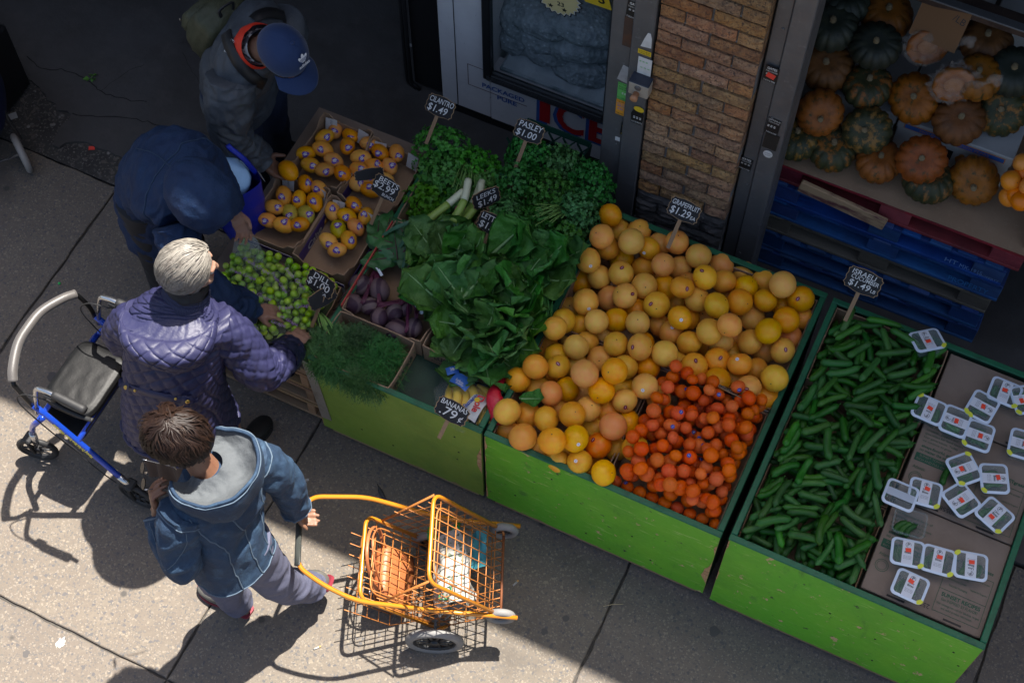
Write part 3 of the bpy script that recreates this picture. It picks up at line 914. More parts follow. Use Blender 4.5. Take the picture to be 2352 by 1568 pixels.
def citrus(seed, flat, n=22, m=15):
    g = MB()
    o_ = Vector((seed * 3.7, 0, 0))
    def fn(d):
        k = 1 + .028 * noise.noise(d * 1.7 + o_) + .012 * noise.noise(d * 4 + o_)
        k -= .06 * max(0, d.z - .93) / .07
        k -= .03 * max(0, -d.z - .95) / .05
        return k
    g.sphere((0, 0, 0), 1, n, m, fn, (1, 1, flat))
    g.m = 1
    g.sphere((0, 0, flat * .935), .055, 8, 5, None, (1, 1, .5))
    return g
GF = mat('grapefruit_peel', (.82, .40, .04), .38, lay=[('N', 1.3, (.82, .3, .035), .42, .72), ('N', 1.9, (.76, .46, .04), .5, .75), ('N', 9, (.4, .2, .04), .7, .78), ('n', 30, (.3, .16, .05), .76, .78)],
         bump=('N', 34, .1), rnd=(.014, .06, .1), spec=.4)
GFR = mat('blush_grapefruit_peel', (.76, .2, .02), .36, lay=[('N', 1.4, (.7, .32, .04), .5, .75)], bump=('N', 34, .1), rnd=(.01, .06, .06), spec=.4)
MD = mat('tangerine_peel', (0.69, 0.1, 0.0024), .45, lay=[('N', 1.5, (0.6992, 0.136, 0.0032), .5, .72), ('N', 2.4, (0.552, 0.16, 0.008), .66, .76)], bump=('N', 22, .14), rnd=(.008, .04, .14), spec=.25)
GFM = [citrus(i, .95 - .02 * i).mesh('grapefruit', [GF, SCAR]) for i in range(5)]
GFRM = [citrus(i, .95 - .02 * i).mesh('grapefruit', [GFR, SCAR]) for i in range(3)]
MDM = [citrus(i + 9, .8 + .035 * i, 16, 11).mesh('tangerine', [MD, mat('tangerine_calyx', (.14, .16, .05), .8)]) for i in range(5)]
def d5(x, y): return 784.4 + .3336 * x, 523.1 + .3336 * y
def d6(x, y): return 1567.6 + .3336 * x, 523.1 + .3336 * y
g5 = '1850,-85 1790,60 1910,10b 1830,135 1995,95 2050,20b 2115,140 2200,105b 2310,100 1700,225 1930,220b 2080,280b 2215,255 2330,275b 1775,340b 1925,315 1645,365b 2085,400 2230,410b 1845,485b 1950,470 2345,410 1680,510 2170,530 2300,520b 2030,560b 1575,560b 1530,640b 1755,645 1895,635 2040,655 2195,675b 2330,620 1470,690 1645,660b 2270,720 1420,825b 1575,770b 1690,790b 1615,820 1890,800 2055,820 2225,865 1480,880b 1800,740b 1780,900 1335,955 1490,955 1620,950b 1675,1000 1880,985 1950,960b 2110,960b 2310,930b 1975,930b 1215,1045 1355,1105b 1440,1140r 1555,1110b 1660,1150b 1790,1120 1940,1110b 2090,1090 1950,1190 2185,1180 2020,1040b 1140,1265 1280,1285b 1410,1315 1590,1285 1700,1245b 1830,1255b 1480,1250b 1870,1365r 1975,1340b 1745,1385b 1660,1370b 1250,1440 1150,1400b 1450,1465 1610,1450 1770,1500r 1350,1530b 2020,1515 1510,1560b 1890,1520b 1640,1610 1805,1685 1490,1600b'
g6 = '110,195 265,260b 425,310b 560,370b 690,390 815,490 155,340 285,370 440,410b 570,500 690,530b 100,490 235,535 395,510 40,395b 30,620b 130,610b 325,670 185,715 480,620b 590,710 715,635 830,630b 45,790 180,850b 465,785 350,770b 560,840b 740,755rb 690,845 80,955 240,915 395,940 330,860b 510,980b 635,1035 240,1050 345,1050b 450,1105 580,1160 260,780b'
G = []
for s_, f_ in ((g5, d5), (g6, d6)):
    for it in s_.split():
        fl_ = it.lstrip('0123456789,-')
        a, b = it.rstrip('br').split(',')
        x, y = f_(float(a), float(b))
        G.append([x, y, (.665 if 'b' in fl_ else .735), 'r' in fl_, .0545 + random.uniform(-.0035, .003)])
# slide the balls along their lines of sight until none overlap
dirs = [ray(a[0], a[1]).normalized() for a in G]
pos = [P(a[0], a[1], a[2]) for a in G]
for it in range(140):
    for i in range(len(G)):
        for j in range(i):
            d = pos[i] - pos[j]
            m_ = (G[i][4] + G[j][4]) * .93
            L_ = d.length
            if L_ < m_:
                up = i if (G[i][2] > G[j][2] or (G[i][2] == G[j][2] and pos[i].z > pos[j].z)) else j
                dn = j if up == i else i
                k_ = (m_ - L_) * .55
                pos[up] -= dirs[up] * k_ * .6
                if pos[dn].z > .52 + .05:
                    pos[dn] += dirs[dn] * k_ * .6
rg = random.Random(11)
STK = [mat('sticker_maroon', (.2, .01, .03), .4), mat('sticker_white', (.7, .7, .72), .4), mat('sticker_blue', (.03, .07, .4), .4)]
def disc(r1, r2, n=12):
    g = MB(); g.prism([(r1 * math.cos(6.2832 * k / n), r2 * math.sin(6.2832 * k / n)) for k in range(n)], 0, .0006); return g
def put_sticker(o, M, r, wdir, mesh, k=1.0):
    wdir = wdir.normalized()
    q = wdir.to_track_quat('Z', 'Y').to_matrix().to_4x4()
    so = link('fruit_sticker', mesh, o, M.inverted() @ T(M.translation + wdir * r * k) @ q @ RZ(rg.uniform(0, 360)))
    return so
def stick_mesh(m_out, m_in, r1, r2):
    g = disc(r1, r2); g.m = 1
    g.prism([(r1 * .6 * math.cos(.5236 * k), r2 * .1 * math.sin(.5236 * k)) for k in range(12)], .0006, .0009)
    return g.mesh('fruit_sticker', [m_out, m_in])
SM = stick_mesh(STK[0], STK[1], .0105, .0075); SMW = stick_mesh(STK[1], STK[0], .0075, .0075); SMB = stick_mesh(STK[2], STK[1], .0085, .0085)
tocam = lambda p: (Vector((0, 0, CAM_H)) - p).normalized()
FIXED = []
def place_gf(p):
    if p.y > 3.32: return 'along the back rim of the heap near its price sign' if p.x > -.95 else 'at the back left rim below the parsley'
    if p.x < -1.08: return 'on the left rim beside the romaine' if p.y > 2.72 else 'in the front left corner beside the bananas'
    if p.x > -.45: return 'on the right rim facing the cucumber stand'
    if p.y < 2.55: return 'along the front panel edge of the heap'
    if p.x > -.72 and p.y < 3.02: return 'bordering the tangerines in the heap'
    return ('on the left side' if p.x < -.82 else 'on the right side') + (' of the upper middle of the heap' if p.y > 2.98 else ' of the lower middle of the heap')
for i, (g_, p) in enumerate(zip(G, pos)):
    r = g_[4]
    M = T(p) @ rndrot(rg) @ S(r)
    o = link('grapefruit', rg.choice(GFRM if g_[3] else GFM), None, M)
    FIXED.append((p.x, p.y, p.z, r))
    has = rg.random() < .3 and g_[2] > .7
    if has:
        v = tocam(p) + Vector((rg.uniform(-.6, .6), rg.uniform(-.6, .6), rg.uniform(-.3, .3)))
        put_sticker(o, T(p) @ M.to_3x3().normalized().to_4x4(), r, v, rg.choice([SM, SM, SM, SMW]), .99).matrix_basis = \
            M.inverted() @ T(p + v.normalized() * r * .99) @ v.normalized().to_track_quat('Z', 'Y').to_matrix().to_4x4() @ RZ(rg.uniform(0, 360))
    back = p.y > 3.0
    if i == 0:
        tag(o, 'lone yellow grapefruit balanced at the back left corner of the heap', 'grapefruit', 'grapefruit on the middle stand')
    elif g_[3]:
        tag(o, ['deep orange blushed grapefruit near the romaine side of the heap', 'reddest grapefruit in the front of the heap', 'red cheeked grapefruit at the front edge above the tangerines', 'rosy grapefruit half hidden at the right end of the heap'][min(3, sum(1 for q in G[:i] if q[3]))],
            'grapefruit', 'grapefruit on the middle stand')
    else:
        tag(o, 'yellow grapefruit %s %s' % ('with oval sticker' if has else 'without sticker', place_gf(p)), 'grapefruit', 'grapefruit on the middle stand')
# cartons under the grapefruit heap and hidden lower layer
for (x0, x1, y0, y1, l_) in ((-1.215, -.735, 2.36, 2.93, 'front left'), (-1.215, -.735, 2.94, 3.505, 'back left'), (-.725, -.25, 2.94, 3.505, 'back right'), (-.725, -.25, 2.36, 2.925, 'front right')):
    t = carton('dark brown fruit carton at the %s of the middle stand' % l_, x0, x1, y0, y1, .525, .685 if 'right' in l_ and 'back' in l_ else .675, KRAFT, notch=0, lean=.001)
    if l_ == 'back right':
        g = MB(); g.bb(-.236, .236, -.288, -.286, .09, .15); o = g.build('printed_band', mat('white_red_band', (.5, .47, .42), .6, lay=[('w', 3, (.4, .02, .02), .55, .6)]), t)
        text('*BIG', INK, o, T(-.1, -.2885, .12) @ RX(90), .05)
low = drop(62, -1.21, -.74, 2.36, 3.5, lambda q: .049, lambda x, y: .531, rg, 10) + drop(34, -.72, -.26, 2.96, 3.5, lambda q: .049, lambda x, y: .531, rg, 10)
for (x, y, z, r) in low:
    if all((Vector((x, y, z)) - p).length > (r + g_[4]) * .93 for p, g_ in zip(pos, G)):
        tag(link('grapefruit', rg.choice(GFM), None, T(x, y, z) @ rndrot(rg) @ S(r)), 'yellow grapefruit in the lower layer, mostly hidden by the heap', 'grapefruit', 'grapefruit on the middle stand')
# tangerines
edge_ = []
for k in range(9):
    edge_.append((-.69 + k * .053, 2.395 + rg.uniform(0, .004), .652, rg.uniform(.0255, .0285)))
for k in range(1, 10):
    edge_.append((-.287 + rg.uniform(-.004, .001), 2.395 + k * .056, .652, rg.uniform(.0255, .0285)))
md = edge_ + drop(175, -.715, -.258, 2.366, 2.94, lambda q: q.uniform(.0245, .0315), lambda x, y: .625, rg, 10, [f for f in FIXED] + edge_)
for k, (x, y, z, r) in enumerate(md):
    if z > .84: continue
    M = T(x, y, z) @ rndrot(rg) @ S(r)
    p = Vector((x, y, z))
    o = link('tangerine', rg.choice(MDM), None, M)
    has = rg.random() < .13
    if has:
        v = (tocam(p) + Vector((rg.uniform(-.6, .6), rg.uniform(-.6, .6), 0))).normalized()
        link('fruit_sticker', SMB, o, M.inverted() @ T(p + v * r * .96) @ v.to_track_quat('Z', 'Y').to_matrix().to_4x4())
    tag(o, 'small orange tangerine %s at the %s of its carton' % ('with a blue sticker' if has else 'without a sticker', ('back' if y > 2.74 else 'front' if y < 2.54 else 'middle') + (' left' if x < -.56 else ' right' if x > -.41 else ' centre')), 'tangerine', 'tangerines on the middle stand')
# green plums: one layer over a low mound, some loose on top
PLM = mat('green_plum_skin', (.25, .44, .03), .32, lay=[('N', 2, (.32, .5, .06), .45, .7), ('N', 3, (.2, .3, .02), .6, .75), ('n', 8, (.35, .25, .06), .74, .78)], rnd=(.02, .1, .22), spec=.5)
def plum(seed):
    g = MB(); o_ = Vector((seed * 5.1, 2, 0))
    g.sphere((0, 0, 0), 1, 14, 10, lambda d: 1 + .03 * noise.noise(d * 1.6 + o_) - .07 * max(0, d.z - .9) / .1, (1, 1, .95))
    return g.mesh('green_plum', PLM)
PLS = [plum(i) for i in range(4)]
def mound(x, y):
    u, v = (x + 2.35) / .26, (y - 2.53) / .2
    return .585 + .05 * max(0, 1 - u * u * .6 - v * v * .6) + .012 * noise.noise(Vector((x * 9, y * 9, 0)))
g = MB()
g.grid(lambda u, v: Vector((-2.592 + .484 * u, 2.352 + .36 * v, mound(-2.592 + .484 * u, 2.352 + .36 * v) - .002)), 26, 20)
tag(g.build('liner_sheet', mat('dark_liner', (.03, .05, .015), .6)), 'dark paper liner beneath the green plums', 'liner')
pls = drop(285, -2.59, -2.11, 2.355, 2.74, lambda q: q.uniform(.0148, .0178), mound, rg, 9)
for (x, y, z, r) in pls:
    o = link('green_plum', rg.choice(PLS), None, T(x, y, z) @ rndrot(rg) @ S(r))
    tag(o, 'small round green plum in the heap beside the %s' % ('mango boxes' if y > 2.6 else 'shoppers\' hands' if y > 2.47 else 'dill carton'), 'plum', 'green plums in the carton')
# thin clear bags over the plums
FILM = mat('clear_plastic_film', (.6, .7, .62), .12, alpha=.05, spec=.9, bump=('N', 25, .8))
GRAPE = mat('purple_bag_print', (.3, .16, .42), .5)
HERB = mat('green_bag_print', (.3, .5, .35), .5)
for k, (cx, cy, w_, h_, rz) in enumerate(((-2.45, 2.6, .2, .16, 10), (-2.28, 2.62, .22, .15, -12), (-2.38, 2.48, .24, .14, 5), (-2.2, 2.5, .16, .18, 30), (-2.27, 2.4, .2, .1, -8))):
    g = MB()
    zz = mound(cx, cy) + .07
    def film(u, v):
        x, y = (u - .5) * w_, (v - .5) * h_
        e = max(abs(u - .5), abs(v - .5)) * 2
        return Vector((x * (1 + .1 * noise.noise(Vector((y * 20, k, 0)))), y, .014 * fbm(Vector((x * 22 + k, y * 22, 0)), 3) + .004 - .03 * e ** 6))
    g.grid(film, 30, 24)
    t = g.build('plastic_bag', FILM, None, T(cx, cy, zz) @ RZ(rz))
    tag(t, ['clear plum bag at the back left by the hooded person', 'clear plum bag lying against the front right mango box', 'clear plum bag in the middle of the heap', 'clear plum bag under the dill sign', 'clear plum bag at the front near the dill'][k], 'plastic bag', 'printed bags over the plums')
    text('Fresh Grape', GRAPE, t, T(.01, .02, .022) @ RZ(-18 + 7 * k), .024, sx=1.15)
    text('Fresh Grape', GRAPE, t, T(-.03, -.035, .022) @ RZ(-8 - 9 * k), .021, sx=1.15)
# mangoes
MG = mat('mango_skin', (.7, .31, .025), .42, lay=[('N', 1.2, (.55, .3, .03), .5, .7), ('N', 1.6, (.72, .24, .02), .45, .7), ('N', 14, (.3, .13, .02), .72, .78), ('n', 26, (.12, .06, .02), .78, .8)], bump=('N', 40, .05), rnd=(.012, .08, .16), spec=.4)
MGG = mat('greenish_mango_skin', (.36, .29, .02), .42, lay=[('N', 1.2, (.5, .3, .03), .5, .7), ('N', 14, (.3, .13, .02), .72, .78)], bump=('N', 40, .05), rnd=(.012, .08, .1))
def mango(seed, m):
    g = MB(); o_ = Vector((seed * 4.1, 1, 0))
    g.sphere((0, 0, 0), 1, 20, 14, lambda d: 1 + .03 * noise.noise(d * 1.4 + o_) - .12 * max(0, d.x) * max(0, d.y + .2), (1.33, .95, .9))
    return g.mesh('mango', m)
MGM = [mango(i, MG) for i in range(4)]; MGGM = [mango(i, MGG) for i in range(2)]
def mango_sticker():
    g = MB()
    g.prism([(.0125 * (1 + .12 * math.cos(3 * a * .314)) * math.cos(a * .314), .0105 * (1 + .12 * math.cos(3 * a * .314)) * math.sin(a * .314)) for a in range(20)], 0, .0006)
    g.m = 1
    for (x, y, w_, h_) in ((0, .003, .013, .003), (-.001, -.0015, .011, .003), (.001, .007, .006, .0015)):
        g.box((x, y, .0009), (w_, h_, .0004))
    g.m = 2
    g.box((-.009, .001, .0009), (.003, .003, .0004)); g.box((.008, -.004, .0009), (.003, .003, .0004))
    g.v = [(x * 1.3, y * 1.3, z) for x, y, z in g.v]
    return g.mesh('fruit_sticker', [mat('purple_sticker', (.1, .04, .28), .5), WHT, GOLD])
MST = mango_sticker()
def d7(x, y): return (980 + x * .4337) * .5742, (400 + y * .4337) * .5742
mg = '835,275,80b 735,340,-25 975,330,50b 945,425,70 1150,405,5 1245,485,30 1395,500,85 1070,530,5 565,490,0 710,465,20 820,560,15 605,595,10 735,640,0 1195,610,20 1055,650,10 1335,620,60 925,680,60 1030,780,40b 1290,730,10 1140,830,0b 360,890,75 560,775,80 675,825,60 500,925,80 640,940,70 280,990,20 420,1045,60g 565,1065,70g 220,1110,10 350,1140,20 500,1150,0 810,1030,80 1005,965,50 930,1065,20 1115,1075,100 870,1185,60g 1015,1165,30 790,1300,25 965,1290,70 850,1370,0 1120,760,0b'
mgs = []
for it in mg.split():
    gg = 'g' in it; bk = 'b' in it
    a, b, an = it.rstrip('gb').split(',')
    p = P(*d7(float(a), float(b)), .655 if not bk else .628)
    r = .0365 + rg.uniform(-.002, .002)
    for q in mgs:
        d = p - q
        if d.length < r * 2.0: p += Vector((d.x, d.y, 0)).normalized() * min(.012, (r * 2.0 - d.length)) + Vector((0, 0, .006))
    mgs.append(p)
    M = T(p) @ RZ(-float(an) + 25 + rg.uniform(-12, 12)) @ RX(rg.uniform(-30, 30)) @ RY(rg.uniform(-22, 22)) @ S(r)
    o = link('mango', rg.choice(MGGM if gg else MGM), None, M)
    v = (tocam(p) + Vector((rg.uniform(-.45, .45), rg.uniform(-.45, .45), 0))).normalized()
    lv = (M.inverted().to_3x3() @ v)
    e = Vector((lv.x / 1.33, lv.y / .95, lv.z / .9)).length
    link('fruit_sticker', MST, o, M.inverted() @ T(p + v * (1 / e) * 1.0) @ v.to_track_quat('Z', 'Y').to_matrix().to_4x4() @ RZ(rg.uniform(-40, 60)))
    bi = min(range(4), key=lambda i_: (p.x - (mboxes[i_][1] + mboxes[i_][2]) / 2) ** 2 + (p.y - (mboxes[i_][3] + mboxes[i_][4]) / 2) ** 2)
    tag(o, '%s mango in the %s mango box' % ('greenish yellow' if gg else 'golden yellow', ['back left', 'back right', 'front left', 'front right'][bi]), 'mango', 'mangoes in the four boxes')
# ================================================================ cucumbers
CUC = mat('cucumber_skin', (.022, .105, .014), .42, lay=[('N', 6, (.045, .165, .022), .45, .7, (.25, 1, 1)), ('N', 26, (.018, .07, .012), .5, .7, (.2, 1, 1)), ('N', 3, (.09, .2, .04), .66, .8)], bump=('N', 60, .5, (.12, 1, 1)), rnd=(.015, .1, .34), spec=.35)
def cucumber(seed, L=.145, r=.0165):
    g = MB(); q = random.Random(seed)
    bend = q.uniform(-.02, .02)
    pts, rs = [], []
    for i in range(11):
        t = i / 10
        x = (t - .5) * L
        pts.append((x, bend * (1 - (2 * t - 1) ** 2), 0))
        e = min(t, 1 - t)
        rs.append(r * min(1, math.sqrt(max(0, 1 - (1 - min(1, e / .13)) ** 2)) * 1 + .12) * (1 - .12 * t))
    g.tube(pts, rs, 10)
    g.tube([(L / 2 - .001, 0, 0), (L / 2 + .007, .001, .001)], [.003, .0022], 5)
    return g.mesh('cucumber', CUC)
CM = [cucumber(i, .115 + .009 * (i % 5), .0135 + .0011 * (i % 4)) for i in range(14)]
def cucs(n, x0, x1, y0, y1, floor, seed, label):
    q = random.Random(seed)
    B = []
    fixed = []
    k = 0
    while y0 + .08 + k * .118 < y1 - .05:        # first along the carton walls
        fixed.append((x0 + .028, y0 + .085 + k * .118, 1.57 + q.uniform(-.12, .12))); fixed.append((x1 - .03, y0 + .085 + k * .118, 1.57 + q.uniform(-.12, .12))); k += 1
    for k in range(11):
        fixed.append((x0 + .055 + k * .036, y0 + .085, 1.57 + q.uniform(-.25, .25)))
    for k in range(n):
        best = None
        if k < len(fixed):
            x, y, a = fixed[k]
            best = (floor + .016 + (.012 if k % 2 else 0), x, y, a, [(x + math.cos(a) * t, y + math.sin(a) * t) for t in (-.055, -.0275, 0, .0275, .055)])
        for _ in range(0 if best else 9):
            x, y = q.uniform(x0 + .03, x1 - .03), q.uniform(y0 + .03, y1 - .03)
            a = q.gauss(1.0, .75) if q.random() < .8 else q.uniform(0, 3.14)
            S5 = [(x + math.cos(a) * t, y + math.sin(a) * t) for t in (-.055, -.0275, 0, .0275, .055)]
            if any(not (x0 + .012 < u < x1 - .012 and y0 + .012 < v < y1 - .012) for u, v in S5): continue
            z = floor + .016
            for (u, v) in S5:
                for (a_, b_, c_) in B:
                    d2 = (u - a_) ** 2 + (v - b_) ** 2
                    if d2 < .00066:
                        z = max(z, c_ + math.sqrt(.00066 - d2))
            if best is None or z < best[0]:
                best = (z, x, y, a, S5)
        if not best: continue
        z, x, y, a, S5 = best
        B += [(u, v, z) for u, v in S5]
        o = link('cucumber', q.choice(CM), None, T(x, y, z) @ Matrix.Rotation(a, 4, 'Z') @ RY(q.uniform(-7, 7)) @ RX(q.uniform(0, 360)))
        tag(o, label % (('front' if y < 2.73 else 'middle' if y < 3.1 else 'back') + (' left' if x < 0 else ' centre' if x < .16 else ' right'), 'pointing at the street' if abs(math.sin(a)) > .8 else 'lying crosswise' if abs(math.sin(a)) < .45 else 'lying slantwise'), 'cucumber', 'loose cucumbers on the right stand')
for i, (y0, y1, l_) in enumerate(((2.36, 2.725, 'front'), (2.735, 3.1, 'middle'), (3.11, 3.475, 'back'))):
    carton('brown carton of cucumbers at the %s of the right stand' % l_, -.165, .315, y0, y1, .605, .69 if i < 2 else .735, KRAFT, lean=.001)
    pass
cucs(345, -.17, .32, 2.35, 3.48, .655, 41, 'short ridged green cucumber in the %s of the loose heap, %s')
o = link('cucumber', CM[0], None, T(P(2180, 1090, .77)) @ RZ(80)); tag(o, 'single cucumber lying on the printed cardboard between packs', 'cucumber', 'loose cucumbers on the right stand')
# cartons with printed lids
GRI = mat('green_carton_ink', (.02, .09, .05), .7)
def lid(label, y0, y1, kind):
    t = thing('printed_carton', label, 'carton', (.56, (y0 + y1) / 2, .605))
    hx, hy = .233, (y1 - y0) / 2
    g = MB(); g.box((0, 0, .066), (2 * hx, 2 * hy, .132), None, .003); g.build('box_body', KRAFTD, t)
    g = MB(); g.box((0, .0, .1325), (2 * hx, .0035, .0012)); g.build('tape_seam', KRAFT, t) if False else None
    zz = .1335
    def tx(s_, x, y, sz, fit=None, rz=0, m=GRI):
        text(s_, m, t, T(x, y, zz) @ RZ(rz), sz, fit=fit)
    if kind:
        for i, (s_, f_) in enumerate((('The Mastronardi family of', .15), ('tomatoes, peppers and', .13), ('specialties for food lovers', .155), ('four generations. Today', .14), ('we continue to grow', .12))):
            tx(s_, -.215 + f_ / 2, .15 - .017 * i, .014, f_)
        tx('*always-flavorful, gourmet vine-ripened veggies', -.07, .058, .0165, .28)
        tx('*no matter the season', -.145, .04, .0165, .135)
        g = MB(); g.box((-.13, .006, zz), (.18, .036, .001), None, .0004); b_ = g.build('green_banner', GRI, t)
        text('SUNSET TOMATOES ARE', KRAFTD, t, T(-.13, .014, zz + .001), .014, fit=.15); text('RICH AND FULL OF FLAVOR', KRAFTD, t, T(-.13, -.003, zz + .001), .014, fit=.165)
        tx('Atlantic', -.19, -.04, .02, .05)
        g = MB()
        n = 24
        for r0, r1 in ((.026, .024), (.019, .0175)):
            vs = [(r0 * math.cos(6.2832 * k / n), r0 * math.sin(6.2832 * k / n), 0) for k in range(n)] + [(r1 * math.cos(6.2832 * k / n), r1 * math.sin(6.2832 * k / n), 0) for k in range(n)]
            g.add(vs, [(k, (k + 1) % n, n + (k + 1) % n, n + k) for k in range(n)])
        g.build('round_seal', GRI, t, T(-.19, -.085, zz))
        tx('ZBXR1', -.1, -.1, .022, .06, 0, INK); tx('2520558', -.02, -.165, .026, .09, 180, INK)
        g = MB()
        for (x0_, x1_, ya, yb) in ((.035, .215, -.17, -.1685), (.035, .215, .03, .0315), (.035, .0365, -.17, .03), (.2135, .215, -.17, .03), (.035, .215, -.075, -.0735)):
            g.bb(x0_, x1_, ya, yb, zz, zz + .0005)
        g.build('print_frame', GRI, t)
        tx('*SUNSET RECIPES', .125, -.095, .022, .15); tx('Get INSPIRED BY FLAVOR!', .125, -.115, .017, .14); tx('Visit sunsetgrown.com for fabulous recipes', .125, -.134, .014, .165); tx('and useful product information.', .125, -.15, .013, .12)
        tx('elements of a sustainable business process', .125, .01, .011, .16); tx('that are eco friendly.', .09, -.005, .011, .08)
        tx('Greenhouse Grown', .09, -.025, .012, .07); tx('Recycled Packaging', .1, -.05, .012, .07); tx('Integrated Pest Management', .175, -.035, .01, .065)
        tx('*SUNSETgrass', .15, .06, .02, .11)
    if kind == 2:
        tx('*SUNSET', -.1, .155, .026, .075); tx('*P', -.1, .175, .02)
    for sx in (-.1, .12):
        g = MB(); g.box((sx, -hy + .012, .1322), (.07, .008, .0012)); g.build('hand_slot', BLK, t)
    return t
lid('front printed brown carton carrying four sealed packs', 2.365, 2.765, 1)
lid('middle printed brown carton carrying five scattered packs', 2.772, 3.16, 2)
lid('plain back brown carton at the back right of the stand', 3.167, 3.47, 0)
# sealed packs of mini cucumbers
RIM = mat('pale_tray_rim', (.6, .68, .78), .35)
TUB = mat('clear_tray', (.3, .38, .38), .1, alpha=.28, spec=.7)
LFILM = mat('lid_film', (.5, .6, .6), .1, alpha=.16, spec=.9, bump=('N', 30, .8))
LWHT = mat('label_white', (.66, .68, .72), .5)
PRICE = mat('red_price_sticker', (.9, .07, .03), .5)
TABY = mat('yellow_tab', (.7, .72, .05), .5)
MINI = cucumber(77, .062, .0135); MINI2 = cucumber(78, .07, .0125)
def rrect(hx, hy, r, n=5, bow=0):
    out = []
    for cx, cy, a0 in ((hx - r, hy - r, 0), (-hx + r, hy - r, 90), (-hx + r, -hy + r, 180), (hx - r, -hy + r, 270)):
        for k in range(n + 1):
            a = R(a0 + 90 * k / n)
            out.append((cx + r * math.cos(a), cy + r * math.sin(a)))
    return out
PK = {}
def pack_parts():
    n = len(rrect(1, 1, .2))
    o = rrect(.0635, .0555, .02); i_ = rrect(.0535, .0455, .014); b_ = rrect(.05, .042, .014)
    g = MB()
    vs = [(x, y, .056) for x, y in o] + [(x, y, .058) for x, y in i_] + [(x, y, .053) for x, y in o]
    g.add(vs, [(k, (k + 1) % n, n + (k + 1) % n, n + k) for k in range(n)] + [(2 * n + k, 2 * n + (k + 1) % n, (k + 1) % n, k) for k in range(n)], False)
    PK['tray_rim'] = (g.mesh('tray_rim', RIM), None)
    g = MB()
    vs = [(x, y, .0545) for x, y in i_] + [(x * .97, y * .97, .01) for x, y in b_] + [(x * .9, y * .9, 0) for x, y in b_]
    g.add(vs, [(n + k, n + (k + 1) % n, (k + 1) % n, k) for k in range(n)] + [(2 * n + k, 2 * n + (k + 1) % n, n + (k + 1) % n, n + k) for k in range(n)] + [tuple(range(2 * n, 3 * n))[::-1]], True)
    PK['tray'] = (g.mesh('tray', TUB), None)
    g = MB(); g.add([(x, y, .0572) for x, y in rrect(.054, .046, .014)], [tuple(range(n))]); PK['lid_film'] = (g.mesh('lid_film', LFILM), None)
    g = MB(); g.add([(-.021, -.047, .0588), (.021, -.047, .0588), (.021, .047, .0588), (-.021, .047, .0588)], [(0, 1, 2, 3)]); PK['label_band'] = (g.mesh('label_band', LWHT), None)
    g = MB(); g.box((0, 0, 0), (.021, .016, .0006)); PK['price_sticker'] = (g.mesh('price_sticker', PRICE), None)
    g = MB(); q = [p for p in rrect(.064, .056, .02)][18:24]; g.prism([(x * 1.003, y * 1.003) for x, y in q] + [(q[-1][0] - .012, q[-1][1] + .004), (q[0][0] - .004, q[0][1] + .012)], .0585, .0592); PK['corner_tab'] = (g.mesh('corner_tab', TABY), None)
pack_parts()
def pack(label, M, empty=False, seed=0):
    q = random.Random(seed)
    t = thing('cucumber_pack', label, 'cucumber pack', M=M, group='sealed packs of small cucumbers')
    link('tray', PK['tray'][0], t); link('tray_rim', PK['tray_rim'][0], t); link('lid_film', PK['lid_film'][0], t)
    lb = link('label_band', PK['label_band'][0], t); link('corner_tab', PK['corner_tab'][0], t)
    text('*P', BLK, lb, T(0, .031, .0594), .017); text('*Uno', BLK, lb, T(0, .012, .0594), .0125); text('*Bites', BLK, lb, T(0, 0, .0594), .0125)
    for k in range(3): text('Savor the moment', BLK, lb, T(0, -.015 - .0055 * k, .0594), .0045, fit=.03)
    n = 20
    g = MB(); vs = [(r_ * math.cos(6.2832 * k / n), r_ * math.sin(6.2832 * k / n), 0) for r_ in (.0105, .009) for k in range(n)]
    g.add(vs, [(k, (k + 1) % n, n + (k + 1) % n, n + k) for k in range(n) if not 14 < k < 19]); g.build('logo_ring', BLK, lb, T(0, .031, .0593))
    so = link('price_sticker', PK['price_sticker'][0], t, T(q.uniform(-.006, .006), q.uniform(-.02, .02), .06) @ RZ(q.uniform(-15, 15)))
    for k in range(4):
        o = link('mini_cucumber', q.choice([MINI, MINI2]), None, M @ T(-.025 + .017 * k, q.uniform(-.006, .006), .022 + .012 * (k % 2)) @ RZ(90 + q.uniform(-25, 25)))
        tag(o, 'stubby small cucumber sealed inside one of the packs', 'cucumber', 'small cucumbers inside the packs')
    return t
def d9(x, y): return 1567.6 + .3336 * x, 1045 + .3336 * y
PKS = [(d9, 1940, 95, -.5, -.9, 'upper pack tilted among the middle carton\'s lettering'), (d9, 2148, 160, .1, 1, 'pack turned sideways at the middle carton\'s right edge'), (d9, 1670, 258, .96, .27, 'upright pack right of the opened pack'),
       (d9, 1920, 305, -.62, -.78, 'diamond turned pack in the centre of the middle carton'), (d9, 2150, 410, .75, .66, 'pack at the front right of the middle carton'),
       (d9, 1550, 670, .98, .2, 'left pack of the row of three on the front carton'), (d9, 1760, 722, .96, .27, 'centre pack of the row of three on the front carton'), (d9, 1985, 760, -.98, -.18, 'right pack of the row of three, label upside down'),
       (d9, 1568, 900, .91, .42, 'lone pack nearest the stand front, below the row of three'),
       (d6, 1700, 1250, -.92, -.4, 'upside down pack touching the cucumbers on the plain carton'), (d6, 1880, 1330, .35, -.94, 'pack between two others on the plain carton'),
       (d6, 2065, 1230, -.5, .86, 'pack turned on end in the plain carton group'), (d6, 2040, 1430, -.3, .95, 'lowest pack of the plain carton group'), (d6, 2220, 1130, .92, .38, 'topmost pack of the plain carton group'),
       (d6, 2345, 1490, -.2, .95, 'pack cut off by the right edge of the view'), (d6, 2365, 1180, .3, .95, 'rearmost pack at the right edge of the view')]
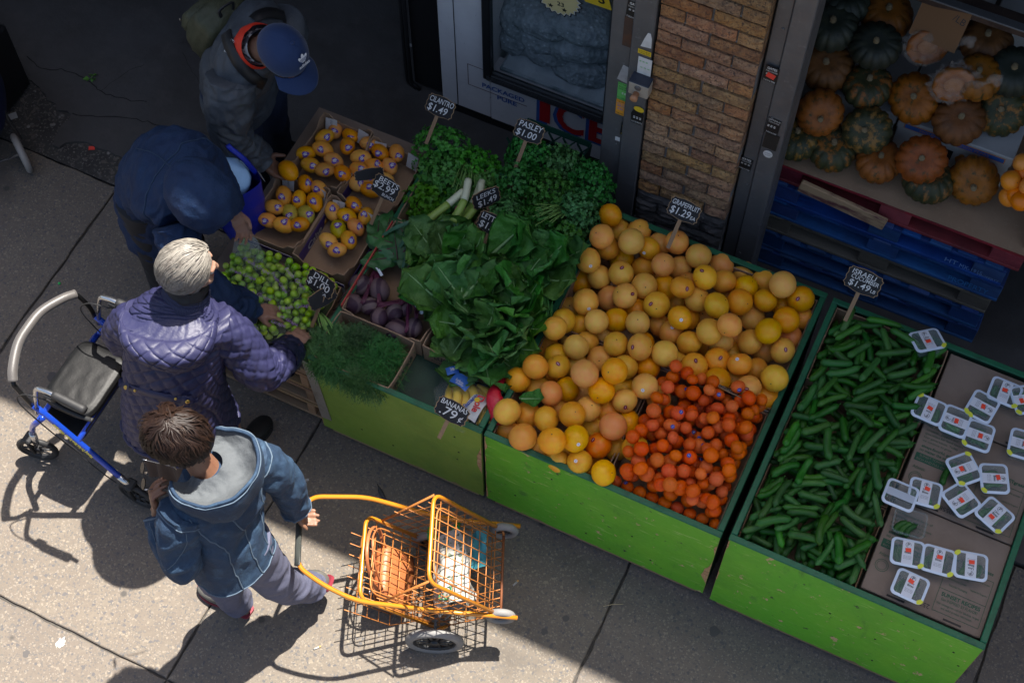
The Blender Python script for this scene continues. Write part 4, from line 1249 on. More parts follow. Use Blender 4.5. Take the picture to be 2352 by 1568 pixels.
for k, (f_, x, y, dx, dy, l_) in enumerate(PKS):
    zt = .738 + .058
    c = P(*f_(x, y), zt); e = P(*f_(x + dx * 60, y + dy * 60), zt)
    a = math.atan2(e.y - c.y, e.x - c.x)
    pack(l_, T(c.x, c.y, .7395) @ Matrix.Rotation(a, 4, 'Z'), seed=k)
# pack standing on the cucumbers
c = P(*d6(1690, 800), .83)
pack('pack leaning on the loose cucumbers by the stand\'s back edge', T(c.x, c.y, c.z - .045) @ RZ(38) @ RX(-14), seed=50)
# opened pack: lid folded back, few cucumbers left
c = P(*d9(1555, 480), .77)
t = thing('opened_pack', 'opened clear pack with its lid flipped back and three cucumbers left', 'cucumber pack', (c.x, c.y, .7395), R(8))
link('tray', PK['tray'][0], t)
g = MB(); n = 24; vs = [(x, y, .056) for x, y in rrect(.0635, .0555, .02)] + [(x, y, .056) for x, y in rrect(.0565, .0485, .015)]
g.add(vs, [(k, (k + 1) % n, n + (k + 1) % n, n + k) for k in range(n)]); g.build('tray_rim', TUB, t)
lidp = link('lid', PK['tray_rim'][0], t, T(-.055, .1, .002) @ RX(0) @ RZ(-8))
g = MB(); g.add([(x, y, .0572) for x, y in rrect(.054, .046, .014)], [tuple(range(24))]); g.build('lid_film', LFILM, lidp)
g = MB(); g.add([(-.054, -.016, .0585), (.054, -.016, .0585), (.054, .016, .0585), (-.054, .016, .0585)], [(0, 1, 2, 3)]); g.build('label_band', mat('label_back', (.45, .5, .56), .5), lidp)
for k in range(3):
    o = link('mini_cucumber', MINI2, None, T(c.x - .02 + .02 * k, c.y - .015, .7395 + .018) @ RZ(60 + 6 * k))
    tag(o, ['leftmost', 'middle', 'rightmost'][k] + ' of the three small cucumbers in the opened pack', 'cucumber', 'small cucumbers in the opened pack')

# ================================================================ chalk price signs
SLATE = mat('chalkboard', (0.0108, 0.0108, 0.012), .75, lay=[('N', 20, (0.024, 0.024, 0.024), .55, .75)])
WEDGE = mat('sign_wood_edge', (.32, .2, .1), .7)
STICK = mat('wooden_stake', (.28, .18, .1), .75, lay=[('N', 20, (.2, .12, .06), .5, .7, (1, .1, 1))])
CHALK = mat('white_chalk', (.6, .6, .58), .9, lay=[('N', 120, (.3, .3, .3), .58, .7)])
def plate(w_, h_, k=1.0):
    # bracket shaped outline
    p = []
    half = [(0, .5), (.12, .5), (.3, .44), (.43, .44), (.44, .36), (.5, .3), (.47, .15), (.5, 0)]
    for x, y in half: p.append((x, y))
    for x, y in half[::-1][1:]: p.append((x, -y))
    for x, y in half[1:]: p.append((-x, -y))
    for x, y in half[::-1][1:-1]: p.append((-x, y))
    return [(x * w_ * k, y * h_ * k) for x, y in p][::-1]
def sign(label, x, y, z, lines, rz=0, tilt=42, w_=.135, h_=.088, stake=.15, sx=0, back=False, st=True):
    c = P(x, y, z)
    M = T(c) @ RZ(rz) @ RX(tilt)
    t = thing('price_sign', label, 'price sign', M=M)
    g = MB(); g.prism(plate(w_, h_, 1.0), -.0035, 0); g.build('sign_edge', WEDGE, t)
    g = MB(); g.prism(plate(w_, h_, .96), .0001, .0012); g.build('chalk_board', SLATE, t)
    if st:
        g = MB(); g.box((sx, -h_ / 2 - stake / 2 + .02, -.0055), (.017, stake, .0035), None, .001); g.build('stake', STICK, t)
    for (s_, dx, dy, sz, fit) in lines:
        text(s_, CHALK, t, T(dx, dy, .0016) @ RZ(2), sz, fit=fit)
    return t
sign('chalk sign reading CILANTRO $1.49', 1011, 245, .93, [('~CILANTRO', 0, .02, .034, .115), ('~$1.49', -.008, -.016, .044, .095)], -4, 40)
sign('chalk sign reading PASLEY $1.00', 1215, 302, .93, [('~PASLEY', 0, .021, .036, .11), ('~$1.00', -.008, -.016, .04, .095)], -2, 40)
sign('chalk sign reading BEETS $2.99 BUNCH', 886, 432, .86, [('~BEETS', .004, .026, .032, .1), ('~$2.99', -.008, -.003, .042, .105), ('~BUNCH', .025, -.03, .019, .06)], -10, 46, .135, .095)
sign('blank black sign turned away behind the beets sign', 848, 400, .84, [], 38, 52, .13, .05, st=False)
sign('chalk sign reading LETTUCE $1.99', 1130, 515, .86, [('~LETTUCE', 0, .02, .034, .115), ('~$1.99', -.005, -.016, .042, .1)], -6, 44)
sign('chalk sign reading LEEKS seen edge on beside the parsley', 1117, 455, .85, [('~LEEKS', 0, .018, .03, .09), ('~$1.49', 0, -.016, .04, .09)], 52, 66, .13, .085)
sign('chalk sign reading GRAPEFRUIT $1.29 EA', 1571, 483, .94, [('~GRAPEFRUIT', 0, .02, .03, .12), ('~$1.29', -.012, -.014, .044, .09), ('~EA', .047, -.018, .022, .022)], -4, 42, .14, .088)
sign('chalk sign reading ISRAELI CUCUMBER $1.49 LB', 1983, 647, .96, [('~ISRAELI', -.008, .027, .029, .1), ('~CUCUMBER', .004, .007, .024, .115), ('~$1.49', -.01, -.02, .036, .09), ('~LB', .05, -.022, .02, .02)], -4, 46, .15, .1)
sign('chalk sign reading DILL $1.00 EA', 736, 652, .84, [('~DILL', -.004, .023, .036, .08), ('~$1.00', -.008, -.008, .044, .11), ('~EA', .028, -.034, .018, .03)], -10, 50, .14, .092, stake=.17, sx=.03)
sign('blank black bracket sign leaning behind the dill sign', 741, 684, .8, [], 60, 60, .13, .08, st=False)
sign('chalk sign reading BANANAS .79 ¢', 1038, 944, .80, [('~BANANAS', 0, .022, .03, .12), ('~.79', -.012, -.012, .05, .075), ('~¢', .045, -.012, .035, .018)], -6, 32, .145, .085, stake=.1)
sign('chalk sign reading CLEMENTINE turned upside down above the tangerines', 1672, 894, .79, [('~CLEMENTINE', 0, .012, .024, .12), ('~$1.99', 0, -.014, .03, .08)], 176, 52, .15, .06, st=False)
# ================================================================ green vegetables
def leafmat(name, c, c2, vein, rough=.5, rn=(.02, .12, .25)):
    return mat(name, c, rough, lay=[('N', 9, c2, .42, .7), ('N', 40, vein, .6, .78)], bump=('N', 26, .25), rnd=rn, spec=.4)
CIL = leafmat('cilantro_leaf', (.07, .23, .03), (.045, .16, .02), (.12, .31, .05))
PAR = leafmat('parsley_leaf', (.045, .19, .035), (.028, .12, .022), (.08, .26, .05))
DIL = leafmat('dill_frond', (.032, .13, .026), (.02, .082, .017), (.075, .2, .045))
STEMG = mat('pale_green_stem', (.17, .32, .07), .5)
def leaflets(n, shape, seed, size, lobes=3):
    """shape(rng) -> (point, outward normal); every leaflet a small lobed folded blade"""
    q = random.Random(seed)
    g = MB()
    for k in range(n):
        p, nrm = shape(q)
        nrm = (nrm + Vector((q.gauss(0, .45), q.gauss(0, .45), q.gauss(0, .35)))).normalized()
        a = nrm.orthogonal().normalized()
        a = Matrix.Rotation(q.uniform(0, 6.28), 3, nrm) @ a
        b = nrm.cross(a)
        s = size * q.uniform(.6, 1.25)
        f = q.uniform(-.05, .35)
        out = [(0, 0), (.35, .32), (.3, .5), (.62, .55), (.72, .28), (1.0, .2), (1.08, 0)]
        vs = [p + (a * x + b * 0) * s - nrm * (x * x * .25 * s) for x in (0, .55, 1.08)]
        k0 = 3
        fs = []
        for sg in (1, -1):
            idx = []
            for (x, y) in out[1:6]:
                vs.append(p + (a * x + b * y * sg * .85) * s + nrm * (y * f * s - x * x * .25 * s))
                idx.append(len(vs) - 1)
            tri = [(0, idx[0], 1), (idx[0], idx[1], 1), (1, idx[1], idx[2]), (1, idx[2], idx[3]), (1, idx[3], 2), (idx[3], idx[4], 2)]
            fs += tri if sg < 0 else [t_[::-1] for t_ in tri]
        g.add(vs, fs, False)
    return g
def dome(rx, ry, h, q):
    a = q.uniform(0, 6.283); r = math.sqrt(q.random())
    x, y = r * math.cos(a), r * math.sin(a)
    top = math.sqrt(max(0, 1 - r * r))
    z = top * q.uniform(.55, 1.05)
    p = Vector((x * rx, y * ry, z * h))
    return p * (1 + .12 * noise.noise(Vector((x * 3, y * 3, z * 3)))), Vector((x / rx, y / ry, (z + .35) / h)).normalized()
def stems(n, seed, rx, ry, h, m, r=.0013, part='stems', parent=None, spread=1.0):
    q = random.Random(seed); g = MB()
    for k in range(n):
        a = q.uniform(0, 6.283); rr_ = math.sqrt(q.random()) * spread
        e = Vector((math.cos(a) * rr_ * rx, math.sin(a) * rr_ * ry, h * (1.02 - .5 * rr_)))
        s_ = Vector((q.uniform(-.02, .02), q.uniform(-.02, .02), 0))
        g.tube([s_, s_.lerp(e, .5) + Vector((0, 0, h * .18)), e], [r * 1.3, r, r * .6], 4, caps=False)
    o = g.build(part, m, parent)
    o['kind'] = 'stuff'
    return o
def bunch(name, label, cat_, loc, rx, ry, h, n, size, m, seed, group, rz=0, tie=None):
    t = thing(name, label, cat_, loc, R(rz), group)
    g = leaflets(n, lambda q: dome(rx, ry, h, q), seed, size)
    o = g.build('leaves', m, t); o['kind'] = 'stuff'
    stems(34, seed + 1, rx * .8, ry * .8, h * .9, STEMG, parent=t)
    if tie:
        g = MB(); g.tube([(.02 * math.cos(a * .7), .02 * math.sin(a * .7), h * .9) for a in range(9)], .004, 5, closed=True); g.build('tie', tie, t, T(rx * .4, -ry * .5, 0))
    return t
cil = [(-2.0, 3.5, .16, .13, .2, 'at the back left under its sign'), (-1.83, 3.47, .13, .12, .17, 'at the back right of the carton'), (-1.93, 3.37, .14, .12, .2, 'in the middle of the carton'), (-1.76, 3.4, .1, .11, .15, 'against the parsley side'),
       (-1.95, 3.24, .12, .1, .13, 'at the left edge above the beets'), (-1.83, 3.28, .1, .09, .12, 'beneath the white ends of the leeks')]
for i, (x, y, rx, ry, h, l_) in enumerate(cil):
    bunch('cilantro_bunch', 'leafy cilantro bunch ' + l_, 'cilantro', (x, y, .63), rx, ry, h, 520, .024, CIL, 100 + i, 'cilantro bunches', tie=mat('pink_band', (.6, .08, .2), .5) if i == 5 else None)
par = [(-1.63, 3.6, .12, .1, .24, 'at the back left under its sign'), (-1.48, 3.62, .13, .1, .23, 'at the back by the crate'), (-1.34, 3.58, .12, .12, .25, 'at the back right corner'), (-1.62, 3.45, .12, .12, .22, 'on the left side by the leeks'), (-1.46, 3.45, .13, .12, .26, 'in the middle of the heap'),
       (-1.32, 3.42, .11, .12, .24, 'on the right side by the post'), (-1.6, 3.29, .11, .11, .19, 'at the front left by the lettuce sign'), (-1.45, 3.28, .12, .12, .23, 'at the front showing cut stems'), (-1.31, 3.26, .1, .11, .21, 'at the front right by the grapefruit')]
for i, (x, y, rx, ry, h, l_) in enumerate(par):
    bunch('parsley_bunch', 'curly dark parsley bunch ' + l_, 'parsley', (x, y, .64), rx, ry, h, 760, .019, PAR, 200 + i, 'parsley bunches')
# cut stem ends showing on one parsley bunch, and taller sprigs
q = random.Random(4)
def cut_stems(label, c, d, n=40, r=.002, L=.09, spread=.03, m=STEMG, cat_='stems'):
    g = MB()
    d = Vector(d).normalized()
    for k in range(n):
        o_ = Vector((q.gauss(0, spread), q.gauss(0, spread), q.gauss(0, spread * .5)))
        g.tube([c + o_, c + o_ * .8 + d * L * .5 + Vector((0, 0, .01)), c + o_ * .5 + d * L], [r, r, r * .8], 5)
    o = g.build('cut_stems', m, None)
    return tag(o, label, cat_, kind='stuff')
cut_stems('pale cut parsley stem ends in a brush of the front bunch', P(1250, 492, .87), (.3, .6, -.4))
cut_stems('pale cilantro stem ends by the pink band', P(1062, 418, .77), (-.2, .8, -.1), 34)
cut_stems('pale dill stem ends lying on the dill', P(752, 752, .765), (-.5, .4, -.1), 26, .002, .07, .012)
# green plastic crate behind the parsley
CR = mat('dark_green_crate', (.01, .06, .04), .4)
t = thing('plastic_crate', 'dark green lattice plastic crate tipped behind the parsley', 'crate', M=T(-1.63, 3.72, .44) @ RX(-20) @ S(.8, 1, 1))
for (x0, x1, y0, y1) in ((-.2, .2, -.012, 0), (-.2, .2, .14, .152)):
    g = MB()
    for k in range(9):
        g.box((x0 + .02 + k * .045, (y0 + y1) / 2, .09), (.007, .009, .17), Matrix.Rotation(R(45 if k % 2 else -45), 3, 'Y'))
    g.bb(x0, x1, y0, y1, .155, .18); g.bb(x0, x1, y0, y1, 0, .02)
    g.build('lattice_side', CR, t)
for x in (-.206, .206):
    g = MB(); g.bb(x - .006, x + .006, 0, .14, 0, .18, .004); g.build('crate_end', CR, t)
# dill
def fronds(n, rx, ry, h, seed, L=.05):
    q = random.Random(seed); g = MB()
    for k in range(n):
        p, nr = dome(rx, ry, h, q)
        d = (nr * .5 + Vector((q.gauss(0, .7), q.gauss(0, .7), q.gauss(-.1, .4)))).normalized()
        s_ = d.cross(Vector((0, 0, 1)))
        s_ = s_.normalized() * .0009 if s_.length > .01 else Vector((.0009, 0, 0))
        l_ = L * q.uniform(.5, 1.2)
        sag = Vector((0, 0, -l_ * .35))
        pts = [p, p + d * l_ * .5 + sag * .25, p + d * l_ + sag]
        vs = []
        for i, u in enumerate(pts):
            vs += [u - s_ * (1 - i * .3), u + s_ * (1 - i * .3)]
        g.add(vs, [(0, 1, 3, 2), (2, 3, 5, 4)], False)
        for j in (.35, .6, .85):
            b_ = p + d * l_ * j + sag * j * j
            for sg in (-1, 1):
                e = b_ + (d * .5 + s_.normalized() * sg).normalized() * l_ * .28 * (1.1 - j)
                g.add([b_ - d * .0012, b_ + d * .0012, e], [(0, 1, 2)], False)
    return g
for i, (x, y, rx, ry, h, l_) in enumerate(((-1.98, 2.42, .1, .11, .12, 'at the stand corner by the plums'), (-1.88, 2.48, .1, .09, .11, 'hanging over the middle of the carton'), (-1.78, 2.46, .1, .11, .11, 'at the right end of the carton'), (-1.93, 2.36, .1, .05, .1, 'drooping over the left front edge'), (-1.79, 2.35, .1, .05, .09, 'drooping over the right front edge'))):
    t = thing('dill_bunch', 'feathery dill bunch ' + l_, 'dill', (x, y, .64), 0, 'dill bunches')
    o = fronds(1500, rx, ry, h, 300 + i).build('fronds', DIL, t); o['kind'] = 'stuff'
# romaine lettuce
LET = mat('romaine_leaf', (0.056, 0.1827, 0.0285), .42, lay=[('N', 9, (0.036, 0.1318, 0.0209), .42, .7), ('N', 40, (0.096, 0.255, 0.0522), .58, .76)], bump=('N', 34, .9), bump2=('N', 80, .5), rnd=(.02, .12, .22), spec=.4)
RIB = mat('romaine_rib', (.24, .4, .17), .45)
def lettuce_leaf(seed, L=.21, W=.085):
    q = random.Random(seed); o_ = Vector((seed * 9.3, 0, 0))
    curl = q.uniform(.25, .6)
    def fn(u, v):
        s_ = (u - .5) * 2
        w_ = W * (math.sin(min(1, v * 1.2 + .05) * math.pi * .55) ** .9) * (1 if v < .72 else math.sqrt(max(.0005, 1 - ((v - .72) / .281) ** 2)))
        x = s_ * w_
        y = v * L * (1 - .1 * abs(s_) * (v > .8))
        z = curl * L * v * v * .5 - .05 * L + abs(s_) ** 1.6 * W * .3 * (1 - .5 * v)
        ruff = .011 * abs(s_) ** 2 * (.3 + v) * math.sin(v * 13 + s_ * 2 + seed) + .009 * fbm(Vector((x * 26, y * 26, 0)) + o_, 3)
        pucker = .0028 * math.sin(v * 30 + abs(s_) * 9) * (1 - abs(s_)) * abs(s_) * 3
        return Vector((x + .006 * noise.noise(Vector((y * 30, s_, 2)) + o_) * abs(s_), y, z + ruff + pucker))
    g = MB(); g.grid(fn, 15, 24)
    g.m = 1
    pts = [fn(.5, v) + Vector((0, 0, .0015)) for v in (0, .12, .25, .4, .55, .7, .85)]
    g.tube(pts, [.007, .0065, .0055, .0042, .003, .002, .001], 5, flat=.5)
    return g.mesh('leaf', [LET, RIB])
LL = [lettuce_leaf(i, .185 + .015 * (i % 3), .062 + .007 * (i % 4)) for i in range(8)]
q = random.Random(21)
heads = [(1062, 580, .8, 85, 'standing at the back left beneath the lettuce sign'), (1170, 560, .82, 70, 'in the back, just under the parsley'), (1275, 600, .82, 45, 'spilling over the grapefruit stand at the right'), (1010, 660, .77, 140, 'leaning over the beet carton'), (1110, 665, .8, 60, 'in the middle of the carton'),
         (1215, 680, .78, 20, 'lying towards the grapefruit at mid depth'), (1045, 740, .75, -150, 'at the front left of the carton'), (1150, 780, .74, -10, 'lying flat at the front right'), (1105, 835, .72, -70, 'hanging over the front edge above the bananas'), (1190, 740, .76, 5, 'lying crosswise below the right one')]
for i, (x, y, z, a, l_) in enumerate(heads):
    c = P(x, y, z)
    t = thing('romaine_head', 'romaine lettuce head ' + l_, 'lettuce', (c.x, c.y, c.z - .04), R(a - 90), 'romaine heads')
    for k in range(10):
        rz = q.gauss(0, 55); el = q.uniform(-8, 22) if k < 6 else q.uniform(12, 50)
        link('leaf', q.choice(LL), t, T(q.uniform(-.02, .02), -.1 + q.uniform(-.02, .02), .012 * (k % 5)) @ RZ(rz) @ RX(el) @ RY(q.uniform(-35, 35)) @ S(q.uniform(1.0, 1.35)))
o = link('loose_leaf', LL[1], None, T(P(1192, 913, .76)) @ RZ(-75) @ RX(12) @ S(.55)); tag(o, 'single loose green leaf lying at the edge of the grapefruit heap', 'leaf')
# beets
BEET = mat('beet_skin', (.11, .066, .072), .65, lay=[('N', 5, (.17, .125, .12), .45, .7), ('N', 30, (.16, .12, .11), .66, .78), ('w', 8, (.04, .015, .03), .5, .8)], bump=('N', 40, .3), rnd=(.01, .1, .2))
BST = mat('beet_stem', (.09, .011, .035), .45, rnd=(.01, .1, .2))
BLF = leafmat('beet_leaf', (.035, .13, .035), (.025, .085, .03), (.07, .15, .06), .45)
TIE = mat('white_twist_tie', (.6, .66, .7), .5)
def beet(seed):
    g = MB(); q = random.Random(seed)
    prof = [(.004, .045), (.012, .042), (.026, .033), (.036, .015), (.038, 0), (.034, -.016), (.024, -.03), (.012, -.04), (.006, -.047), (.003, -.055)]
    g.lathe(prof[::-1], 18, True, lambda a, z: 1 + .05 * math.sin(2 * a + seed) + .03 * math.sin(5 * a + seed * 2))
    b = q.uniform(-.03, .03)
    g.tube(smoothpath([(0, 0, -.05), (b * .4, .01, -.075), (b, .02, -.1), (b * 2.0, .015, -.135)], 4), [.004 * (1 - i / 14) + .0005 for i in range(13)], 5)
    return g.mesh('beet', BEET)
BTM = [beet(i) for i in range(5)]
def d3(x, y): return 769.4 + x * .3222, 516.8 + y * .3222
bq = random.Random(8)
beet_list = [((180, 430), (-.8, -.3), 1.0, 0), ((315, 470), (.1, -.9), 1.05, 0), ((125, 560), (-.9, -.1), .95, 0), ((245, 580), (-.8, -.3), .8, 0),
             ((315, 665), (-.1, -.95), .9, 1), ((420, 628), (-.5, -.7), .85, 1), ((435, 745), (-.95, .0), 1.0, 1), ((560, 735), (-.2, -.9), .85, 2), ((505, 605), (-.4, -.8), .6, 2)]
bun = [thing('beet_bunch', l_, 'beets', P(*d3(*c_), .64), 0, 'beet bunches') for l_, c_ in (('beet bunch at the left with four dark roots and a white tie', (230, 400)), ('beet bunch in the middle with long purple stems', (420, 560)), ('beet bunch at the right edge near the lettuce', (560, 620)))]
ties = [(305, 330), (540, 515), (595, 600)]
for (xy, d, k, b_) in beet_list:
    p = P(*d3(*xy), .675)
    root = bun[b_].matrix_basis.translation
    dd = (P(*d3(xy[0] + d[0] * 50, xy[1] - d[1] * 50), .66) - p).normalized()
    zc = -dd      # root end points along dd
    M = T(p - root) @ zc.to_track_quat('Z', 'Y').to_matrix().to_4x4() @ RZ(bq.uniform(0, 360)) @ S(k * 1.22)
    link('beet', bq.choice(BTM), bun[b_], M)
    tp = P(*d3(*ties[b_]), .69)
    g = MB()
    for s_ in range(7):
        a = p - root + zc * .038 * k
        e = tp - root + Vector((bq.uniform(-.014, .014), bq.uniform(-.014, .014), bq.uniform(-.008, .012)))
        g.tube(smoothpath([a, a + zc * .02 + Vector((bq.uniform(-.01, .01), bq.uniform(-.01, .01), .006)), a.lerp(e, .6) + Vector((0, 0, .01)), e, e + (e - a).normalized() * .1 + Vector((bq.uniform(-.05, .05), bq.uniform(-.03, .06), .0))], 3), .003, 5)
    o = g.build('stem_sheaf', BST, bun[b_]); o['kind'] = 'stuff'
for b_ in range(3):
    tp = P(*d3(*ties[b_]), .705) - bun[b_].matrix_basis.translation
    g = MB(); g.tube([Vector((.022 * math.cos(a * .6283), 0, .018 * math.sin(a * .6283))) for a in range(10)], .0045, 5, closed=True, flat=.4)
    g.box((.022, .0, .02), (.03, .012, .001), Matrix.Rotation(.5, 3, 'Y'))
    g.build('twist_tie', TIE, bun[b_], T(tp) @ RZ(-30))
def beet_leaf(seed):
    o_ = Vector((seed * 7.7, 3, 0))
    def fn(u, v):
        s_ = (u - .5) * 2
        w_ = .05 * math.sin(math.pi * min(1, v * .9 + .1)) ** .7
        return Vector((s_ * w_, v * .14, .008 * math.sin(v * 14 + s_ * 3 + seed) * abs(s_) + .012 * noise.noise(Vector((s_ * 2, v * 4, 0)) + o_) + .01 * (1 - abs(s_))))
    g = MB(); g.grid(fn, 9, 11); g.m = 1
    g.tube([fn(.5, v) + Vector((0, 0, .001)) for v in (0, .3, .6, .9)], [.0028, .0022, .0015, .0008], 5)
    return g.mesh('beet_leaf', [BLF, BST])
BLM = [beet_leaf(i) for i in range(5)]
for k in range(64):
    x, y = bq.uniform(290, 720), bq.uniform(90, 400)
    if y > 250 + (x - 300) * .45: continue
    b_ = 0 if x < 480 else (1 if x < 640 else 2)
    p = P(*d3(x, y), .665 + .0011 * k)
    link('beet_leaf', bq.choice(BLM), bun[b_], bun[b_].matrix_basis.inverted() @ T(p) @ RZ(bq.gauss(10, 50)) @ RX(bq.uniform(-12, 12)) @ RY(bq.uniform(-20, 20)) @ S(bq.uniform(.75, 1.15)))
# leeks
LKW = mat('leek_white', (.6, .62, .42), .4, lay=[('N', 10, (.5, .55, .35), .5, .7, (1, .1, 1))])
LKG = mat('leek_light_green', (.24, .36, .07), .4)
LKD = mat('leek_leaf', (.03, .1, .05), .45, lay=[('N', 14, (.05, .14, .075), .45, .7, (1, .1, 1))], rnd=(.01, .1, .2))
lk = [((1076, 412), (1066, 460), (1040, 510), 'leek with the longest white end, on top of the bunch'), ((1066, 438), (1030, 468), (975, 512), 'lower leek slanting left from the bunch'), ((1105, 420), (1098, 465), (1060, 515), 'rightmost curved leek of the bunch'), ((1108, 415), (1085, 470), (1045, 530), 'leek half buried under the others')]
for i, (a, b, c_, l_) in enumerate(lk):
    pa, pb, pc = P(*a, .86 - .02 * i), P(*b, .85 - .02 * i), P(*c_, .82 - .015 * i)
    t = thing('leek', l_, 'leek', pa, 0, 'leeks on the cilantro carton')
    pth = smoothpath([pa - pa, pb - pa, pc - pa], 8)
    n = len(pth)
    g = MB(); g.tube(pth[:n // 2 + 1], [.0165 if j > 0 else .014 for j in range(n // 2 + 1)], 12); g.build('white_shaft', LKW, t)
    g = MB(); g.tube(pth[n // 2:], [.0166 + .0004 * j for j in range(n - n // 2)], 12, flat=.9); g.build('green_shaft', LKG, t)
    for k in range(7):
        d = (pc - pb).normalized()
        sd_ = Vector((-d.y, d.x, 0))
        sp = (k - 3) * .022 + bq.uniform(-.008, .008)
        L_ = bq.uniform(.13, .22)
        base = pc - pa - d * .03
        pts = smoothpath([base, base + d * L_ * .4 + sd_ * sp * .6 + Vector((0, 0, .012 - .003 * k)), base + d * L_ * .75 + sd_ * sp * 1.2 + Vector((0, 0, -.005)), base + d * L_ + sd_ * sp * 1.7 + Vector((0, 0, -.045))], 4)
        g = MB(); vs, fs = [], []
        for j, p in enumerate(pts):
            ww = .014 * (1 - .55 * j / len(pts))
            vs += [p - sd_ * ww + Vector((0, 0, .004)), p, p + sd_ * ww + Vector((0, 0, .004))]
        for j in range(len(pts) - 1):
            a_ = 3 * j
            fs += [(a_, a_ + 1, a_ + 4, a_ + 3), (a_ + 1, a_ + 2, a_ + 5, a_ + 4)]
        g.add(vs, fs, True); g.build('leaf', LKD, t)
# bananas in a clear bag
BAN = mat('banana_peel', (.82, .55, .05), .5, lay=[('N', 3, (.74, .56, .08), .5, .7), ('N', 25, (.2, .12, .04), .68, .74)], bump=('N', 20, .08))
cb = P(1082, 918, .66)
t = thing('banana_bunch', 'ripe yellow banana bunch in a clear bag with a red taped neck', 'bananas', M=T(cb.x, cb.y, .6) @ RZ(20) @ S(1.25))
for k in range(6):
    g = MB(); a0 = -1.0; pts = []
    for j in range(11):
        u = j / 10
        a = a0 + 2.0 * u
        pts.append((.085 * math.cos(a) - .085, .085 * math.sin(a), 0))
    g.tube(pts, [.005, .009, .0145, .0165, .017, .017, .017, .0165, .014, .008, .005], 7)
    g.build('banana', BAN, t, T(-.075 + .03 * k, 0, .022 + .018 * (k % 2) + .008 * (2.5 - abs(k - 2.5))) @ RZ(-8 + 6 * k) @ RY(-60 + 16 * k))
g = MB()
g.sphere((0, 0, .045), 1, 30, 20, lambda d: 1 + .1 * fbm(d * 4, 4) + .05 * math.sin(d.x * 14 + d.y * 9), (.125, .115, .05))
g.build('clear_bag', mat('banana_bag_film', (.9, .92, .94), .1, alpha=.04, spec=1.0, bump=('N', 28, 1.0)), t)
REDF = mat('red_bag_neck', (.6, .01, .03), .3, bump=('N', 22, 1.0), spec=.7)
g = MB()
g.tube(smoothpath([(.085, .115, .07), (.09, .06, .09), (.075, .0, .1), (.095, -.05, .085), (.1, -.085, .06)], 6), [.024, .026, .024, .022, .02, .019, .017, .016, .017, .018, .02, .022, .024, .026, .028, .03, .032, .033, .034, .034, .034, .032, .03, .026, .02], 12, flat=.6)
g.build('red_band', REDF, t)
def patch(m, x, y, w_, h_, rz, nm, z=.098):
    g = MB(); g.grid(lambda u, v: Vector(((u - .5) * w_, (v - .5) * h_, -.9 * ((u - .5) * w_) ** 2 / .1 - .9 * ((v - .5) * h_) ** 2 / .1)), 7, 7)
    return g.build(nm, m, t, T(x, y, z) @ RZ(rz) @ RX(-8))
p1 = patch(BLUEP, -.035, .045, .065, .045, -30, 'blue_label'); text('Safety', WHT, p1, T(0, -.01, .002), .013); text('quality', WHT, p1, T(.005, -.018, .002), .011)
p2 = patch(BLUEP, -.07, .085, .04, .03, 20, 'blue_corner_label', .085); text('2B', WHT, p2, T(0, 0, .002), .015)
p3 = patch(WHT, .02, -.035, .055, .1, -25, 'white_label'); text('*Dole', mat('dole_red', (.6, .02, .02), .5), p3, T(.008, 0, .003) @ RZ(-80), .034); text('*Bananas', mat('dole_blue', (.02, .06, .3), .5), p3, T(-.018, 0, .001) @ RZ(80), .02)
g = MB(); g.prism([((.011 if k % 2 else .007) * math.cos(k * .2618), (.011 if k % 2 else .007) * math.sin(k * .2618)) for k in range(24)], 0, .0006); g.build('sunburst', YEL, p3, T(-.002, .012, .003))

# ================================================================ squash, boxes and pallets behind the right gate post
def pallet_pieces(t, W, D, m, rng, seed=0):
    def bd(nm, x0, x1, y0, y1, z0, z1, mm=m):
        g = MB(); g.box(((x0 + x1) / 2, (y0 + y1) / 2, (z0 + z1) / 2), (x1 - x0, y1 - y0, z1 - z0), None, .003); g.build(nm, mm, t)
    n = 9
    for k in range(n):
        w_ = rng.uniform(.08, .1); x = -W / 2 + (W - .1) * k / (n - 1)
        bd('deck_board', x, x + w_, -D / 2 - rng.uniform(0, .012), D / 2, .118, .134)
    for y in (-D / 2, -.05, D / 2 - .1):
        bd('lead_board', -W / 2, W / 2, y, y + .1, .1, .1175)
        for x in (-W / 2, -.07, W / 2 - .14):
            if y < 0 or x > 0: bd('block', x + .002, x + .14, y + .003, y + .097, .0185, .0995)
        bd('bottom_board', -W / 2, W / 2, y, y + .1, 0, .018)
BLUEW = mat('blue_pallet_paint', (.012, .06, .2), .7, lay=[('N', 5, (.01, .035, .12), .4, .65), ('N', 18, (.02, .1, .27), .55, .75, (.2, 1, 1)), ('N', 30, (.16, .13, .1), .73, .78, (.2, 1, 1))], bump=('N', 30, .3, (.15, 1, 1)), rnd=(.01, .1, .25))
REDW = mat('red_pallet_paint', (.2, .016, .025), .7, lay=[('N', 5, (.1, .01, .015), .4, .65), ('N', 18, (.26, .05, .05), .6, .75, (.2, 1, 1)), ('N', 25, (.26, .17, .1), .7, .76, (.2, 1, 1))], bump=('N', 30, .3, (.15, 1, 1)), rnd=(.01, .1, .25))
GREYW = mat('weathered_pallet_wood', (.13, .115, .09), .85, lay=[('N', 9, (.08, .07, .055), .4, .7, (.15, 1, 1))], bump=('N', 30, .4, (.1, 1, 1)), rnd=(.01, .1, .25))
pr = random.Random(17)
pls_ = [(BLUEW, 'bottom blue pallet of the stack under the squash'), (BLUEW, 'second blue pallet from the ground in the stack'), (GREYW, 'grey weathered pallet between blue ones in the stack'), (BLUEW, 'blue pallet just above the grey one'), (BLUEW, 'topmost blue pallet, directly under the red one'), (REDW, 'red pallet on top of the blue stack')]
